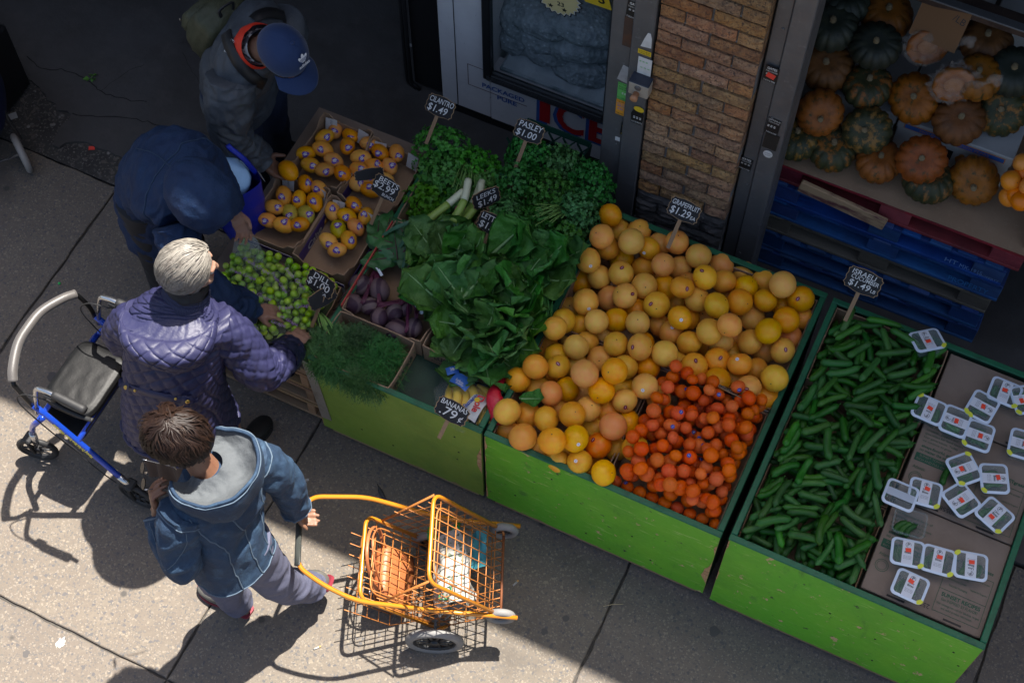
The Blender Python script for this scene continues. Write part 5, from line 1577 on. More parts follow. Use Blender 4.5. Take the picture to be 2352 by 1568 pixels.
for i, (m, l_) in enumerate(pls_):
    t = thing('wooden_pallet', l_, 'pallet', (-.11 + pr.uniform(-.015, .02) + (0.02 if i == 5 else 0), 4.53 + pr.uniform(-.012, .012), .013 + i * .1345), R(pr.uniform(-.6, .6)), 'pallets under the squash')
    pallet_pieces(t, 1.08 + (.05 if i == 5 else 0), 1.06, m, pr)
    if i == 4:
        text('MX-1915', mat('stencil_ink', (.12, .22, .42), .7), t, T(.4, -.5345, .045) @ RX(90), .04, fit=.1); text('HT', MATS['stencil_ink'], t, T(.31, -.5345, .05) @ RX(90), .045); text('PROPERTY', MATS['stencil_ink'], t, T(.48, -.5345, .035) @ RX(90), .02)
    if i == 3:
        text('PROPERTY', mat('stencil_ink2', (.03, .17, .42), .7), t, T(.4, -.5345, .05) @ RX(90), .05, fit=.18)
o = None
g = MB(); g.box((0, 0, 0), (.4, .02, .075), None, .004)
o = g.build('broken_board', mat('split_raw_wood', (.34, .22, .12), .8, lay=[('N', 14, (.1, .03, .03), .5, .6, (.2, 1, 1))], bump=('N', 30, .5, (.1, 1, 1))), None, T(P(1935, 470, .74)) @ RY(7)); tag(o, 'split raw wood board hanging off the red pallet edge', 'board')
PZ = .013 + 6 * .1345 + .003
g = MB(); g.grid(sheet(-.68, .47, 3.985, 5.0, PZ + .004, .003), 30, 20)
tag(g.build('cardboard_sheet', KRAFT), 'ribbed brown cardboard spread over the red pallet', 'cardboard')
WBOX = mat('white_produce_box', (.42, .42, .41), .6, lay=[('N', 6, (.34, .34, .33), .45, .7), ('N', 40, (.28, .27, .25), .68, .76)])
ORL = mat('orange_box_line', (.5, .2, .05), .6)
def wbox(label, x0, x1, y0, y1, z0, z1, printed=False):
    t = thing('white_box', label, 'box', ((x0 + x1) / 2, (y0 + y1) / 2, z0), 0, 'white boxes under the squash')
    hx, hy, h = (x1 - x0) / 2, (y1 - y0) / 2, z1 - z0
    g = MB(); g.box((0, 0, h / 2 - .012), (2 * hx - .01, 2 * hy - .01, h - .024), None, .003); g.build('box_body', WBOX, t)
    g = MB(); g.box((0, 0, h - .03), (2 * hx, 2 * hy, .06), None, .004); g.build('box_lid', WBOX, t)
    if printed:
        g = MB(); g.bb(-hx + .03, hx - .03, -hy - .0012, -hy, h - .047, h - .015); g.build('orange_border', ORL, t)
        g = MB(); g.bb(-hx + .034, hx - .034, -hy - .002, -hy - .0013, h - .043, h - .019); g.build('blue_band', BLUEP, t)
        text('MOUNTAIN GROWN PEARS', ORL, t, T(0, -hy - .0028, h - .031) @ RX(90), .018, fit=.3)
        for k, x in enumerate((.05, .11, .17)):
            g = MB(); g.M = T(x, -hy + .004, h - .12) @ RX(90); g.prism([(.024 * math.cos(a * .45) * (1 - .35 * (math.sin(a * .45) > .4)), .034 * math.sin(a * .45)) for a in range(14)], 0, .0012); g.build('printed_pear', mat('pear_print', (.45, .17, .03), .6), t)
        g = MB(); g.bb(-.03, .01, -hy + .0035, -hy + .0045, h - .15, h - .09); g.build('hand_hole', BLK, t)
    return t
wbox('white pear box with a blue band at the front under the squash', -.232, .265, 4.26, 4.72, PZ + .006, 1.045, True)
wbox('white box at the left, behind the front squash', -.68, -.24, 4.27, 4.75, PZ + .006, 1.04)
wbox('upper white box further back beneath the dark squash', -.6, -.05, 4.77, 5.2, PZ + .006, 1.24)
wbox('upper white box at the back right beneath the bagged halves', -.03, .5, 4.77, 5.2, PZ + .006, 1.25)
SQO = mat('orange_squash_rind', (0.2807, 0.0842, 0.0078), .55, lay=[('N', 2.2, (0.1872, 0.0562, 0.0063), .42, .62), ('N', 3.1, (0.0467, 0.0365, 0.0063), .55, .66), ('N', 14, (0.0234, 0.0196, 0.0047), .68, .74)], bump=('N', 24, .2), rnd=(0.0125, 0.0624, 0.1248))
SQG = mat('green_squash_rind', (.042, .043, .013), .55, lay=[('N', 2.6, (0.0234, 0.0312, 0.0125), .42, .62), ('N', 3.3, (0.234, 0.1014, 0.0195), .5, .6, (1, 1, .4)), ('N', 18, (0.1014, 0.078, 0.0234), .66, .72)], bump=('N', 24, .2), rnd=(0.0156, 0.078, 0.156))
SQB = mat('brown_squash_rind', (0.156, 0.0617, 0.014), .6, lay=[('N', 2.6, (0.0936, 0.0393, 0.0094), .42, .62), ('N', 12, (0.0546, 0.0281, 0.0078), .62, .74)], bump=('N', 24, .25), rnd=(0.0094, 0.0624, 0.1248))
SQD = mat('dark_squash_rind', (0.0172, 0.0234, 0.0156), .55, lay=[('N', 3, (0.0351, 0.039, 0.0195), .5, .7), ('N', 20, (0.0936, 0.078, 0.039), .7, .75)], bump=('N', 24, .2), rnd=(0.0156, 0.078, 0.156))
SQS = mat('squash_stem', (.2, .15, .08), .8, bump=('N', 30, .5))
def squash(m, seed):
    q = random.Random(seed)
    rb = q.choice([12, 13, 14])
    ph = q.random() * 6
    g = MB()
    prof = []
    for i in range(15):
        t_ = math.pi * i / 14
        r = math.sin(t_) ** .75
        z = -math.cos(t_) * .7
        z -= .16 * math.exp(-(r / .35) ** 2) * (1 if z > 0 else -1)
        prof.append((max(.004, r), z))
    g.lathe(prof, 84, True, lambda a, z: 1.02 - .085 * abs(math.cos(a * rb / 2 + ph)) ** 10 + .035 * math.sin(a + ph) + .03 * math.sin(2 * a + ph * 2))
    me_m = [m, SQS]
    g.m = 1
    g.lathe([(.2, .5), (.14, .56), (.1, .64), (.115, .74), (.07, .76)], 7, False)
    return g.mesh('squash', me_m)
SQ = {'o': [squash(SQO, i) for i in range(3)], 'g': [squash(SQG, i + 5) for i in range(3)], 'b': [squash(SQB, i + 9) for i in range(2)], 'd': [squash(SQD, i + 12) for i in range(2)]}
def d33(x, y): return 1567.6 + .3336 * x, .3336 * y
sq = [(1110, 30, 'd', 1.36, 0, 'dark green squash highest in the left corner, cut by the top edge'), (1405, 110, 'o', 1.33, 10, 'orange brown squash at the very back, left of the cardboard sign'), (1030, 190, 'd', 1.33, 15, 'dark squash against the gate post in the back row'),
      (1325, 320, 'd', 1.32, 20, 'nearly black squash in the back row centre'), (985, 465, 'b', 1.15, 20, 'tan squash beside the gate post, middle row'), (1275, 590, 'g', 1.15, 10, 'green squash in the middle row left of the bags'),
      (950, 780, 'o', 1.09, 60, 'plain orange squash showing its blossom end near the post'), (1275, 890, 'g', 1.07, 45, 'large green squash in front with its stem facing the street'), (790, 950, 'g', .95, 10, 'small green striped squash squeezed behind the gate post'),
      (1035, 1020, 'g', .93, 15, 'dark striped squash at the front left of the cardboard'), (1355, 1115, 'o', .93, 10, 'mottled squash in front beneath the big green one'), (1605, 680, 'o', 1.15, 35, 'orange and green squash below the bagged halves'),
      (1905, 825, 'b', 1.15, 25, 'brown flattened squash on top of the pear box'), (2200, 755, 'g', 1.15, 40, 'green squash on the right end of the pear box'), (1650, 1095, 'o', 1.05, 35, 'big orange squash stacked on another at the front'),
      (1690, 1250, 'g', .92, 0, 'green squash underneath the big orange one'), (2010, 1245, 'o', .95, 62, 'orange and green squash at the front right by the oranges'), (2085, 290, 'b', 1.33, 10, 'brown squash at the back right'),
      (2270, 500, 'd', 1.32, 20, 'dark squash at the right edge in the back row'), (2030, 530, 'o', 1.32, 15, 'orange squash behind the lower plastic bag')]
for i, (x, y, k_, z, tl, l_) in enumerate(sq):
    p = P(*d33(x, y), z)
    r = .103 + pr.uniform(-.006, .006) + (.008 if k_ == 'b' else 0)
    o = link('squash', pr.choice(SQ[k_]), None, T(p) @ RZ(CAM_YAW * 57 * 0 + pr.uniform(-15, 15)) @ RX(tl) @ RZ(pr.uniform(0, 360)) @ S(r))
    tag(o, l_, 'squash', 'squash on the pallet display')
# two cut squash halves in clear bags
FLESH = mat('squash_flesh', (0.3276, 0.1092, 0.0195), .5, lay=[('N', 6, (0.234, 0.0702, 0.0117), .45, .65)], bump=('N', 20, .5))
SEED = mat('squash_seeds', (.36, .15, .05), .6, bump=('N', 30, .6))
BAGF = mat('wrinkled_bag_film', (.55, .5, .45), .2, alpha=.16, spec=1.0, bump=('N', 18, 1.0), bump2=('N', 50, .6))
for (x, y, z, l_) in ((1690, 330, 1.36, 'upper cut squash half in a knotted clear bag'), (1870, 590, 1.33, 'lower cut squash half in a crumpled clear bag')):
    p = P(*d33(x, y), z)
    t = thing('bagged_squash', l_, 'squash', M=T(p) @ RZ(20) @ RX(78) @ S(.85), group='cut squash in bags')
    g = MB(); g.lathe([(.004, -.07), (.05, -.066), (.085, -.045), (.1, -.01), (.099, .0)], 26, True, lambda a, z_: 1 + .03 * math.cos(9 * a)); g.build('rind', SQO, t)
    g = MB(); g.lathe([(.098, .0005), (.097, .004), (.06, .004), (.055, -.006), (.02, -.012)][::-1], 26, True, lambda a, z_: 1 + .03 * math.cos(9 * a)); g.build('flesh', FLESH, t)
    g = MB(); g.sphere((0, 0, -.002), 1, 14, 8, lambda d: 1 + .2 * noise.noise(d * 5), (.05, .045, .012)); g.build('seed_pulp', SEED, t)
    g = MB(); g.sphere((0, 0, -.025), 1, 44, 30, lambda d: 1 + .42 * fbm(d * 3.2 + p, 5), (.105, .105, .06)); g.build('clear_bag', BAGF, t)
    g = MB(); g.tube(smoothpath([(.09, .03, .02), (.13, .06, .04), (.15, .1, .06), (.19, .1, .07)], 4), [.03, .025, .018, .012, .008, .012, .018, .022, .03, .034, .036, .04, .03], 9, flat=.6); g.build('bag_neck', BAGF, t)
# cardboard price card behind them
p = P(*d33(1790, 130), 1.5)
t = thing('cardboard_card', 'brown cardboard price card standing behind the bagged squash', 'price card', M=T(p) @ RZ(-6) @ RX(62))
g = MB(); g.box((0, 0, 0), (.2, .22, .004)); g.build('card', mat('card_brown', (.17, .085, .035), .8), t)
text('$', INK, t, T(-.07, .09, .0025), .06); text('1.', INK, t, T(-.02, .085, .0025), .07); text('9', INK, t, T(.045, .07, .0025), .06); text('/LB', INK, t, T(.065, .02, .0025) @ RZ(-10), .04)
# carton of oranges at the right edge
t = carton('brown carton of oranges at the right edge of the view', .44, .8, 4.02, 4.5, PZ + .006, 1.06, KRAFT)
ORM = mat('navel_orange_peel', (.8, .25, .02), .35, bump=('N', 30, .1), rnd=(.012, .05, .1))
ORS = [citrus(i + 30, .97).mesh('orange', [ORM, SCAR]) for i in range(3)]
for i, (x, y, z) in enumerate(((2335, 448, 1.08), (2322, 415, 1.12), (2352, 400, 1.12), (2345, 462, 1.1), (2318, 452, 1.05), (2365, 430, 1.14), (2350, 375, 1.15), (2375, 460, 1.1), (2380, 400, 1.1))):
    o = link('orange', pr.choice(ORS), None, T(P(x, y, z)) @ rndrot(pr) @ S(.042)); tag(o, 'bright orange in the carton at the right edge', 'orange', 'oranges in the edge carton')
# steel shelf angle crossing above the squash
bz = PY(2225, 45, 4.45).z
t = thing('steel_rail', 'rusty brown steel rail crossing above the squash at the top right', 'rail', (.6, 4.45, bz))
g = MB(); g.bb(-1.19, 1.9, 0, .05, 0, .075, .003); g.build('angle_web', mat('rusty_brown_steel', (.07, .045, .035), .6, .3, lay=[('N', 8, (.03, .02, .018), .45, .65)]), t)
g = MB(); g.bb(-1.19, 1.9, -.04, -.001, .07, .079, .002); g.build('angle_flange', STEEL, t)
# ================================================================ rollator walker
BLUET = mat('blue_frame_tube', (.01, .055, .42), .25, .3, coat=.6)
BLKT = mat('black_tube', (.012, .012, .013), .3, .3)
RUB = mat('black_rubber', (.018, .018, .019), .6)
FOAM = mat('grey_foam', (0.0768, 0.0708, 0.0679), .42, bump=('N', 200, .1), sheen=.1)
VINYL = mat('black_vinyl', (0.0039, 0.0039, 0.0042), .5, lay=[('N', 25, (0.0065, 0.0065, 0.0068), .5, .72)], bump=('N', 14, .12), bump2=('N', 90, .1), spec=.35)
CHROME = mat('chrome_tube', (.55, .56, .58), .18, .95)
rw = thing('rollator', 'blue framed rollator walker with black seat and grey foam backrest', 'rollator', (-2.87, 1.9, 0))
RO = Vector((-2.87, 1.9, 0))
def rl(x, y, z): return Vector((x, y, z)) - RO
def wheel(parent, c, r, w_, axis_y, tyre_m, rim_m, spokes=6, nm='wheel'):
    wh = bpy.data.objects.new(nm, None); col.objects.link(wh); wh.parent = parent; KIDS.setdefault(parent.name, []).append(wh)
    wh.empty_display_size = .05
    wh.matrix_basis = T(c) @ axis_y
    g = MB(); g.tube([(r * .88 * math.cos(a * .2244), 0, r * .88 * math.sin(a * .2244)) for a in range(28)], w_ * .5, 10, closed=True); g.build('tyre', tyre_m, wh)
    g = MB()
    g.tube([(r * .76 * math.cos(a * .2618), 0, r * .76 * math.sin(a * .2618)) for a in range(24)], w_ * .28, 6, closed=True)
    for k in range(spokes):
        a = 6.2832 * k / spokes
        g.tube([(r * .12 * math.cos(a), 0, r * .12 * math.sin(a)), (r * .74 * math.cos(a), 0, r * .74 * math.sin(a))], [w_ * .24, w_ * .16], 6)
    g.M = RX(90); g.lathe([(r * .17, -w_ * .42), (r * .17, w_ * .42)], 12)
    g.build('rim', rim_m, wh)
    return wh
for s, Y in ((0, 1.685), (1, 2.145)):
    g = MB()
    g.tube(roundpath([rl(-2.955, Y, .66), rl(-2.90, Y, .6), rl(-2.70, Y, .31), rl(-2.625, Y, .2)], .05), .0135, 12)
    g.tube(roundpath([rl(-2.94, Y, .56), rl(-3.05, Y, .38), rl(-3.085, Y, .27)], .04), .0135, 12)
    g.build('side_frame', BLUET, rw)
    g = MB(); g.tube([rl(-2.655, Y, .245), rl(-2.625, Y, .2), rl(-2.612, Y, .155)], .0155, 10); g.build('leg_socket', CHROME, rw); g = MB(); g.tube([rl(-3.083, Y, .28), rl(-3.09, Y, .22), rl(-3.10, Y, .165)], .0155, 10); g.build('leg_socket', CHROME, rw)
    g = MB(); g.tube(roundpath([rl(-2.955, Y, .6), rl(-2.90, Y, .8), rl(-2.87, Y, .885), rl(-2.81, Y, .905), rl(-2.76, Y, .9)], .04), .011, 10); g.build('handle_post', CHROME, rw)
    g = MB(); g.tube(smoothpath([rl(-2.785, Y, .903), rl(-2.74, Y, .899), rl(-2.69, Y, .893), rl(-2.64, Y, .886)], 4), [.017, .018, .019, .018, .0185, .019, .018, .019, .0185, .019, .0195, .02, .016], 12); g.build('grip', RUB, rw)
    g = MB(); g.tube(smoothpath([rl(-2.82, Y - .012, .885), rl(-2.77, Y - .015, .85), rl(-2.71, Y - .015, .84), rl(-2.63, Y - .013, .845), rl(-2.61, Y - .012, .853)], 4), .0095, 8, flat=.7)
    g.box(rl(-2.80, Y - .004, .875), (.05, .03, .045), None, .006); g.build('brake_lever', RUB, rw)
    if s == 0:
        g = MB(); g.prism([(.014 * math.cos(a * .45), .009 * math.sin(a * .45)) for a in range(14)], 0, .001); o = g.build('maker_badge', STEEL, rw, T(rl(-2.8, Y - .02, .878)) @ RX(90)); text('*drive', WHT, o, T(0, 0, .0015), .009)
    g = MB(); g.tube(smoothpath([rl(-2.82, Y - .02, .86), rl(-2.92, Y - .03, .84), rl(-2.98, Y - .035, .74), rl(-2.93, Y - .03, .58), rl(-2.84, Y - .03, .46), rl(-2.72, Y - .03, .3), rl(-2.66, Y - .025, .22)], 6), .003, 6); g.build('brake_cable', RUB, rw)
    g = MB(); g.tube([rl(-2.88, Y - .022, .5), rl(-2.78, Y - .022, .4)], .004, 6); g.box(rl(-2.845, Y - .02, .455), (.03, .012, .02), None, .003); g.build('tension_rod', STEEL, rw)
    for (x, zz) in ((-2.6, .093), (-3.115, .093)):
        w_ = wheel(rw, rl(x, Y, zz), .092, .026, RZ(0) if x > -3 else RZ(18), RUB, mat('dark_wheel_plastic', (.03, .03, .032), .45), 8)
        g = MB()
        for d in (-.022, .022):
            g.tube([rl(x - .01, Y + d, .2), rl(x - .012, Y + d, .15), rl(x, Y + d, .09)], [.006, .009, .008], 6)
        g.box(rl(x - .012, Y, .197), (.045, .056, .018), None, .006)
        g.build('fork', RUB, rw)
# seat
g = MB()
sx, sy = .125, .165
def seat(u, v):
    a = 2 * math.pi * u
    e = 5.0
    c_, s_ = math.cos(a), math.sin(a)
    k = (abs(c_) ** e + abs(s_) ** e) ** (-1 / e)
    prof = [(0.001, .026), (.5, .026), (.8, .024), (.94, .017), (1.0, .004), (.985, -.012), (.9, -.018), (.001, -.018)]
    i = min(int(v * 7), 6); t = v * 7 - i
    r_ = prof[i][0] * (1 - t) + prof[i + 1][0] * t; z = prof[i][1] * (1 - t) + prof[i + 1][1] * t
    return Vector((c_ * k * sx * r_, s_ * k * sy * r_, z + .002 * noise.noise(Vector((c_ * r_ * 4, s_ * r_ * 4, 0)))))
g.grid(seat, 48, 29, closed=True)
g.build('seat', VINYL, rw, T(rl(-2.885, 1.912, .545)))
g = MB(); g.tube([rl(-2.8, 1.685, .46), rl(-2.8, 2.145, .46)], .012, 10); g.tube([rl(-2.98, 1.685, .5), rl(-2.98, 2.145, .5)], .012, 10); g.build('crossbar', BLUET, rw)
g = MB()
for s in (-1, 1):
    g.tube([rl(-2.8, 1.915 + s * .1, .455), rl(-2.95, 1.915 - s * .12, .3)], .008, 8)
g.build('folding_brace', BLKT, rw)
g = MB(); g.grid(lambda u, v: rl(-2.98 + .2 * u, 1.73 + .37 * v, .5 - .16 * math.sin(math.pi * u) ** .6), 12, 4); g.build('seat_pouch', mat('black_nylon', (.012, .012, .013), .6), rw)
# backrest
arc = smoothpath([rl(-3.005, 1.69, .815), rl(-3.03, 1.735, .835), rl(-3.065, 1.83, .85), rl(-3.07, 1.915, .855), rl(-3.065, 2.0, .85), rl(-3.03, 2.09, .835), rl(-3.005, 2.14, .815)], 6)
g = MB(); g.tube(arc, .0195, 14); g.build('backrest_foam', FOAM, rw)
g = MB(); g.tube(roundpath([rl(-2.96, 1.685, .64), rl(-2.97, 1.68, .72), rl(-3.005, 1.685, .8)] , .04) + [arc[1]], .0105, 10); g.build('backrest_tube', BLKT, rw); g = MB(); g.tube(roundpath([rl(-2.96, 2.145, .64), rl(-2.97, 2.15, .72), rl(-3.005, 2.145, .8)], .04) + [arc[-2]], .0105, 10); g.build('backrest_tube', BLKT, rw)
ta, tb = rl(-2.885, 1.6705, .578), rl(-2.74, 1.6705, .368)
text('*Warning: Do Not Move Rollator While Seated', mat('yellow_warning', (.9, .75, .05), .5), rw, frame((ta + tb) / 2 + Vector((.004, -.0005, .006)), ta - tb, Vector((.0, -.3, -1))), .02, fit=.24)

# ================================================================ orange wire shopping cart
ORA = mat('orange_enamel', (0.4841, 0.1771, 0.0118), .3, .1, lay=[('N', 6, (0.4133, 0.1181, 0.0118), .6, .75)], coat=.4)
RUST = mat('worn_orange_wire', (0.4015, 0.1476, 0.0354), .45, .2, lay=[('N', 12, (0.1771, 0.059, 0.0177), .58, .72)])
u_ = Vector((-.917, -.4, 0)); wv = Vector((-.4, .917, 0)); zv = Vector((0, 0, 1))
al = R(37)
eup = zv * math.cos(al) + u_ * math.sin(al)
efw = -u_ * math.cos(al) + zv * math.sin(al)
small_c = (P(1150, 1412, .25) + P(1157, 1221, .25)) / 2
BASE = small_c - efw * .30 - Vector((0, 0, .0))
ct = thing('shopping_cart', 'orange wire shopping cart tilted back on two wheels', 'shopping cart', (BASE.x, BASE.y, 0))
CO = Vector((BASE.x, BASE.y, 0))
def cp(s, t, w_): return BASE - CO + efw * s + eup * t + wv * w_
W2 = .178
def panel(name, A, B, C, D, nu, nv, thick_edges, r=.0022):
    """wire grid on the quad A B C D; A-B is the top rim"""
    p = bpy.data.objects.new(name, None); col.objects.link(p); p.parent = ct; KIDS.setdefault(ct.name, []).append(p); p.empty_display_size = .05
    for i in range(nu + 1):
        a, b = A.lerp(B, i / nu), D.lerp(C, i / nu)
        g = MB(); g.tube([a, a.lerp(b, .5), b], r, 5); g.build('wire', RUST, p)
    for j in range(1, nv + 1):
        a, b = A.lerp(D, j / nv), B.lerp(C, j / nv)
        off = (B - A).cross(D - A).normalized() * r * 1.6
        g = MB(); g.tube([a + off, (a + b) / 2 + off, b + off], r, 5); g.build('wire', RUST, p)
    return p
fA, fB, fC, fD = cp(.30, .46, -W2), cp(.30, .46, W2), cp(.30, .0, W2), cp(.30, .0, -W2)
panel('front_grid', fA, fB, fC, fD, 8, 9, 1)
bA, bB, bC, bD = cp(-.06, .44, -W2 + .01), cp(-.06, .44, W2 - .01), cp(-.02, .0, W2 - .01), cp(-.02, .0, -W2 + .01)
panel('back_grid', bA, bB, bC, bD, 8, 9, 1)
for s in (-1, 1):
    panel('side_grid', cp(-.06, .42, s * W2), cp(.30, .42, s * W2), cp(.30, .0, s * W2), cp(.0, .0, s * W2), 6, 9, 0, .0019)
panel('bottom_grid', cp(-.005, .003, -W2), cp(-.005, .003, W2), cp(.30, .003, W2), cp(.30, .003, -W2), 10, 5, 0)
def rimtube(nm, pts, r, m=ORA, rad=.05, parent=None):
    g = MB(); g.tube(roundpath(pts, rad), r, 10); return g.build(nm, m, parent or ct)
rimtube('front_rim', [cp(.305, .02, -W2 - .006), cp(.305, .465, -W2 - .006), cp(.305, .465, W2 + .006), cp(.305, .02, W2 + .006)], .0085)
rimtube('back_rim', [cp(-.03, .02, -W2), cp(-.066, .45, -W2), cp(-.066, .45, W2), cp(-.03, .02, W2)], .0085)
rimtube('inner_rim', [cp(.297, .05, -W2 + .03), cp(.297, .43, -W2 + .03), cp(.297, .43, W2 - .03), cp(.297, .05, W2 - .03)], .0035, RUST)
rimtube('inner_rim', [cp(-.012, .05, -W2 + .035), cp(-.05, .41, -W2 + .035), cp(-.05, .41, W2 - .035), cp(-.012, .05, W2 - .035)], .0035, RUST)
for s in (-1, 1):
    g = MB(); a, b = cp(.302, .46, s * (W2 + .002)), cp(-.08, .36, s * (W2 + .002)); g.tube([a, b], .006, 6, flat=.5); g.build('link_bar', RUST, ct)
# handle tubes run down both sides to the small wheels
hg1, hg2 = P(687, 1200, .66) - CO, P(683, 1300, .64) - CO
near = [cp(.37, -.02, -W2 - .02), cp(.16, .2, -W2 - .02), P(820, 1380, .52) - CO, P(745, 1345, .58) - CO, hg2]
far = [cp(.37, -.02, W2 + .02), cp(.16, .2, W2 + .02), P(840, 1141, .52) - CO, P(712, 1140, .62) - CO, hg1 + (hg1 - hg2) * .12]
full = near + [hg2.lerp(hg1, .5)] + far[::-1]
g = MB(); g.tube(roundpath(full, .06, 6), .0095, 12); g.build('handle', ORA, ct)
g = MB(); g.tube([hg2.lerp(hg1, .02), hg2.lerp(hg1, .3), hg2.lerp(hg1, .6), hg2.lerp(hg1, .98)], .0125, 12); g.build('grip_tape', mat('grey_grip_tape', (.05, .055, .05), .45, bump=('w', 90, .6)), ct)
GREYT = mat('grey_cart_tyre', (0.1771, 0.1712, 0.1653), .65)
DKP = mat('black_wheel_hub', (.02, .02, .021), .4)
axm = Matrix((u_, wv, zv)).transposed().to_4x4()
hub = P(998, 1472, .105)
for s in (0, 1):
    c = hub - CO + wv * (s * .43)
    wheel(ct, c, .118, .038, axm, GREYT, DKP, 10)
g = MB(); g.tube([hub - CO, hub - CO + wv * .43], .007, 8); g.build('axle', STEEL, ct)
for s in (-1, 1):
    g = MB(); a = hub - CO + wv * (.215 + s * .17); g.tube([a, cp(.02, .0, s * W2)], .008, 8); g.build('axle_bracket', ORA, ct)
    wheel(ct, small_c - CO + wv * s * .185, .052, .034, axm, GREYT, DKP, 8)
g = MB(); g.tube([small_c - CO - wv * .185, small_c - CO + wv * .185], .006, 8); g.build('front_axle', mat('rusty_axle', (.22, .08, .035), .6, .4), ct)
for s in (-1, 1):
    g = MB(); g.tube([small_c - CO + wv * s * .165, cp(.31, .02, s * W2)], .006, 6); g.build('wheel_stay', RUST, ct)
# handbag and tote inside
LEA = mat('tan_leather', (.36, .115, .04), .45, lay=[('N', 20, (.28, .085, .03), .5, .7)], bump=('N', 70, .2))
panel('rear_basket_grid', cp(-.23, .36, -W2 + .01), cp(-.23, .36, W2 - .01), cp(-.2, .11, W2 - .01), cp(-.2, .11, -W2 + .01), 7, 4, 0)
panel('rear_basket_floor', cp(-.2, .11, -W2 + .01), cp(-.2, .11, W2 - .01), cp(-.04, .09, W2 - .01), cp(-.04, .09, -W2 + .01), 7, 3, 0)
bm = frame(CO + cp(-.125, .125, .0), -wv, efw) @ RX(-6)
hb = thing('handbag', 'tan leather handbag lying in the orange cart', 'handbag', M=bm)
g = MB()
def bag(u, v):
    a = 2 * math.pi * u; c_, s_ = math.cos(a), math.sin(a); e = 5
    k = (abs(c_) ** e + abs(s_) ** e) ** (-1 / e)
    z = [0, 0, .05, .11, .16, .18, .182][min(6, int(v * 6.001))]
    r_ = [.001, 1, 1.02, 1.0, .93, .8, .001][min(6, int(v * 6.001))]
    return Vector((c_ * k * .115 * r_, s_ * k * .05 * r_ * (1 - v * .35) + .006 * noise.noise(Vector((c_ * 2, z * 20, s_))), z))
g.grid(bag, 40, 7, closed=True); g.build('bag_body', LEA, hb)
g = MB(); g.grid(lambda u, v: Vector(((u - .5) * .236, -.056 + .115 * v * .4 - .006 * math.sin(v * 3), .185 - .0 * v - .1 * (1 - v) ** 1.0 + .004)), 10, 8); g.build('flap', LEA, hb)
g = MB(); g.tube(smoothpath([(-.1, 0, .17), (-.16, .02, .24), (-.1, .05, .33), (0, .06, .35), (.06, .03, .28), (.1, 0, .17)], 6), .007, 8, flat=.35); g.build('shoulder_strap', LEA, hb)
g = MB(); g.tube(smoothpath([(-.09, .02, .17), (-.13, .06, .28), (-.05, .09, .36), (.05, .08, .31), (.09, .02, .17)], 6), .004, 6); g.build('thin_strap', LEA, hb)
for x in (-.09, .09):
    g = MB(); g.tube([(x + .01 * math.cos(a * .7), -.04, .17 + .01 * math.sin(a * .7)) for a in range(9)], .0025, 6, closed=True); g.build('buckle', CHROME, hb)
bm = frame(CO + cp(.15, .05, -.01), -wv * .95 + efw * .2, efw)
TOTE = mat('white_tote_fabric', (0.366, 0.3542, 0.3188), .75, lay=[('c', 120, (0.0945, 0.1181, 0.0827), .84, .86), ('N', 40, (0.2952, 0.2834, 0.248), .5, .7)])
GRN = mat('green_handle_strap', (.01, .3, .05), .5)
tt = thing('tote_bag', 'white speckled tote bag with green handles folded in the cart', 'tote bag', M=bm @ RX(12) @ S(1.3))
g = MB(); g.grid(lambda u, v: Vector(((u - .5) * .25, (v - .5) * .16 + .01 * math.sin(u * 7), .07 + .025 * fbm(Vector((u * 2.5, v * 2.5, 1)), 3) + .03 * math.sin(v * 3.14))), 26, 20)
g.grid(lambda u, v: Vector(((.5 - u) * .25, (v - .5) * .16 + .01 * math.sin((1 - u) * 7), .045 + .02 * fbm(Vector((u * 2.5, v * 2.5, 4)), 3) + .0 * v)), 26, 20); g.build('bag_body', TOTE, tt)
g = MB(); g.tube([(.02 * math.cos(a * .52) + .085, .018 * math.sin(a * .52) + .02, .103 + .004 * math.sin(a)) for a in range(12)], .0025, 5, closed=True); g.tube(smoothpath([(.05, .02, .105), (.085, -.02, .106), (.11, .03, .1)], 5), .002, 5); g.build('green_emblem', mat('emblem_green', (.05, .2, .08), .6), tt)
for k in range(2):
    g = MB(); g.tube(smoothpath([(-.11, -.05 + .05 * k, .08), (-.17, -.04, .1), (-.19, .02, .07), (-.16, .06, .06), (-.11, .05 - .04 * k, .07)], 6), .008, 6, flat=.3); g.build('handle', GRN, tt)
o = None
g = MB(); g.grid(lambda u, v: Vector(((u - .5) * .16, (v - .5) * .1, .02 * fbm(Vector((u * 3, v * 3, 2))))), 14, 10)
tag(g.build('folded_packet', mat('teal_packet', (.05, .25, .3), .5, lay=[('N', 3, (.6, .5, .05), .62, .66)]), None, frame(CO + cp(.24, .1, .08), -wv, efw)), 'teal and yellow packet under the white tote bag', 'packet')

# ================================================================ things cut by the left edge
WRAP = mat('black_stretch_wrap', (.01, .01, .011), .3, lay=[('N', 60, (.12, .12, .13), .73, .76)], bump=('N', 14, .5, (1, 1, .2)))
a, b = P(70, 188, 0.0), P(20, 262, 0)
t = thing('wrapped_stack', 'tall stack wrapped in black film at the left edge', 'wrapped stack', (-4.98, 3.75, .013))
g = MB(); g.bb(-.9, P(72, 190, .02).x + 4.98, P(72, 190, .02).y - 3.75 - .8, P(72, 190, .02).y - 3.75, 0, .45, .01); g.build('wrapped_load', WRAP, t)
g = MB(); g.bb(-.6, P(72, 190, .02).x + 5.0 - .1, P(72, 190, .02).y - 3.85 - .6, P(72, 190, .02).y - 3.85 - .1, .451, .7, .004)
tag(g.build('cardboard_box', KRAFT, None, T(-5.0, 3.85, .013)), 'brown cardboard box on top of the black wrapped stack', 'box')
c = P(50, 352, .1)
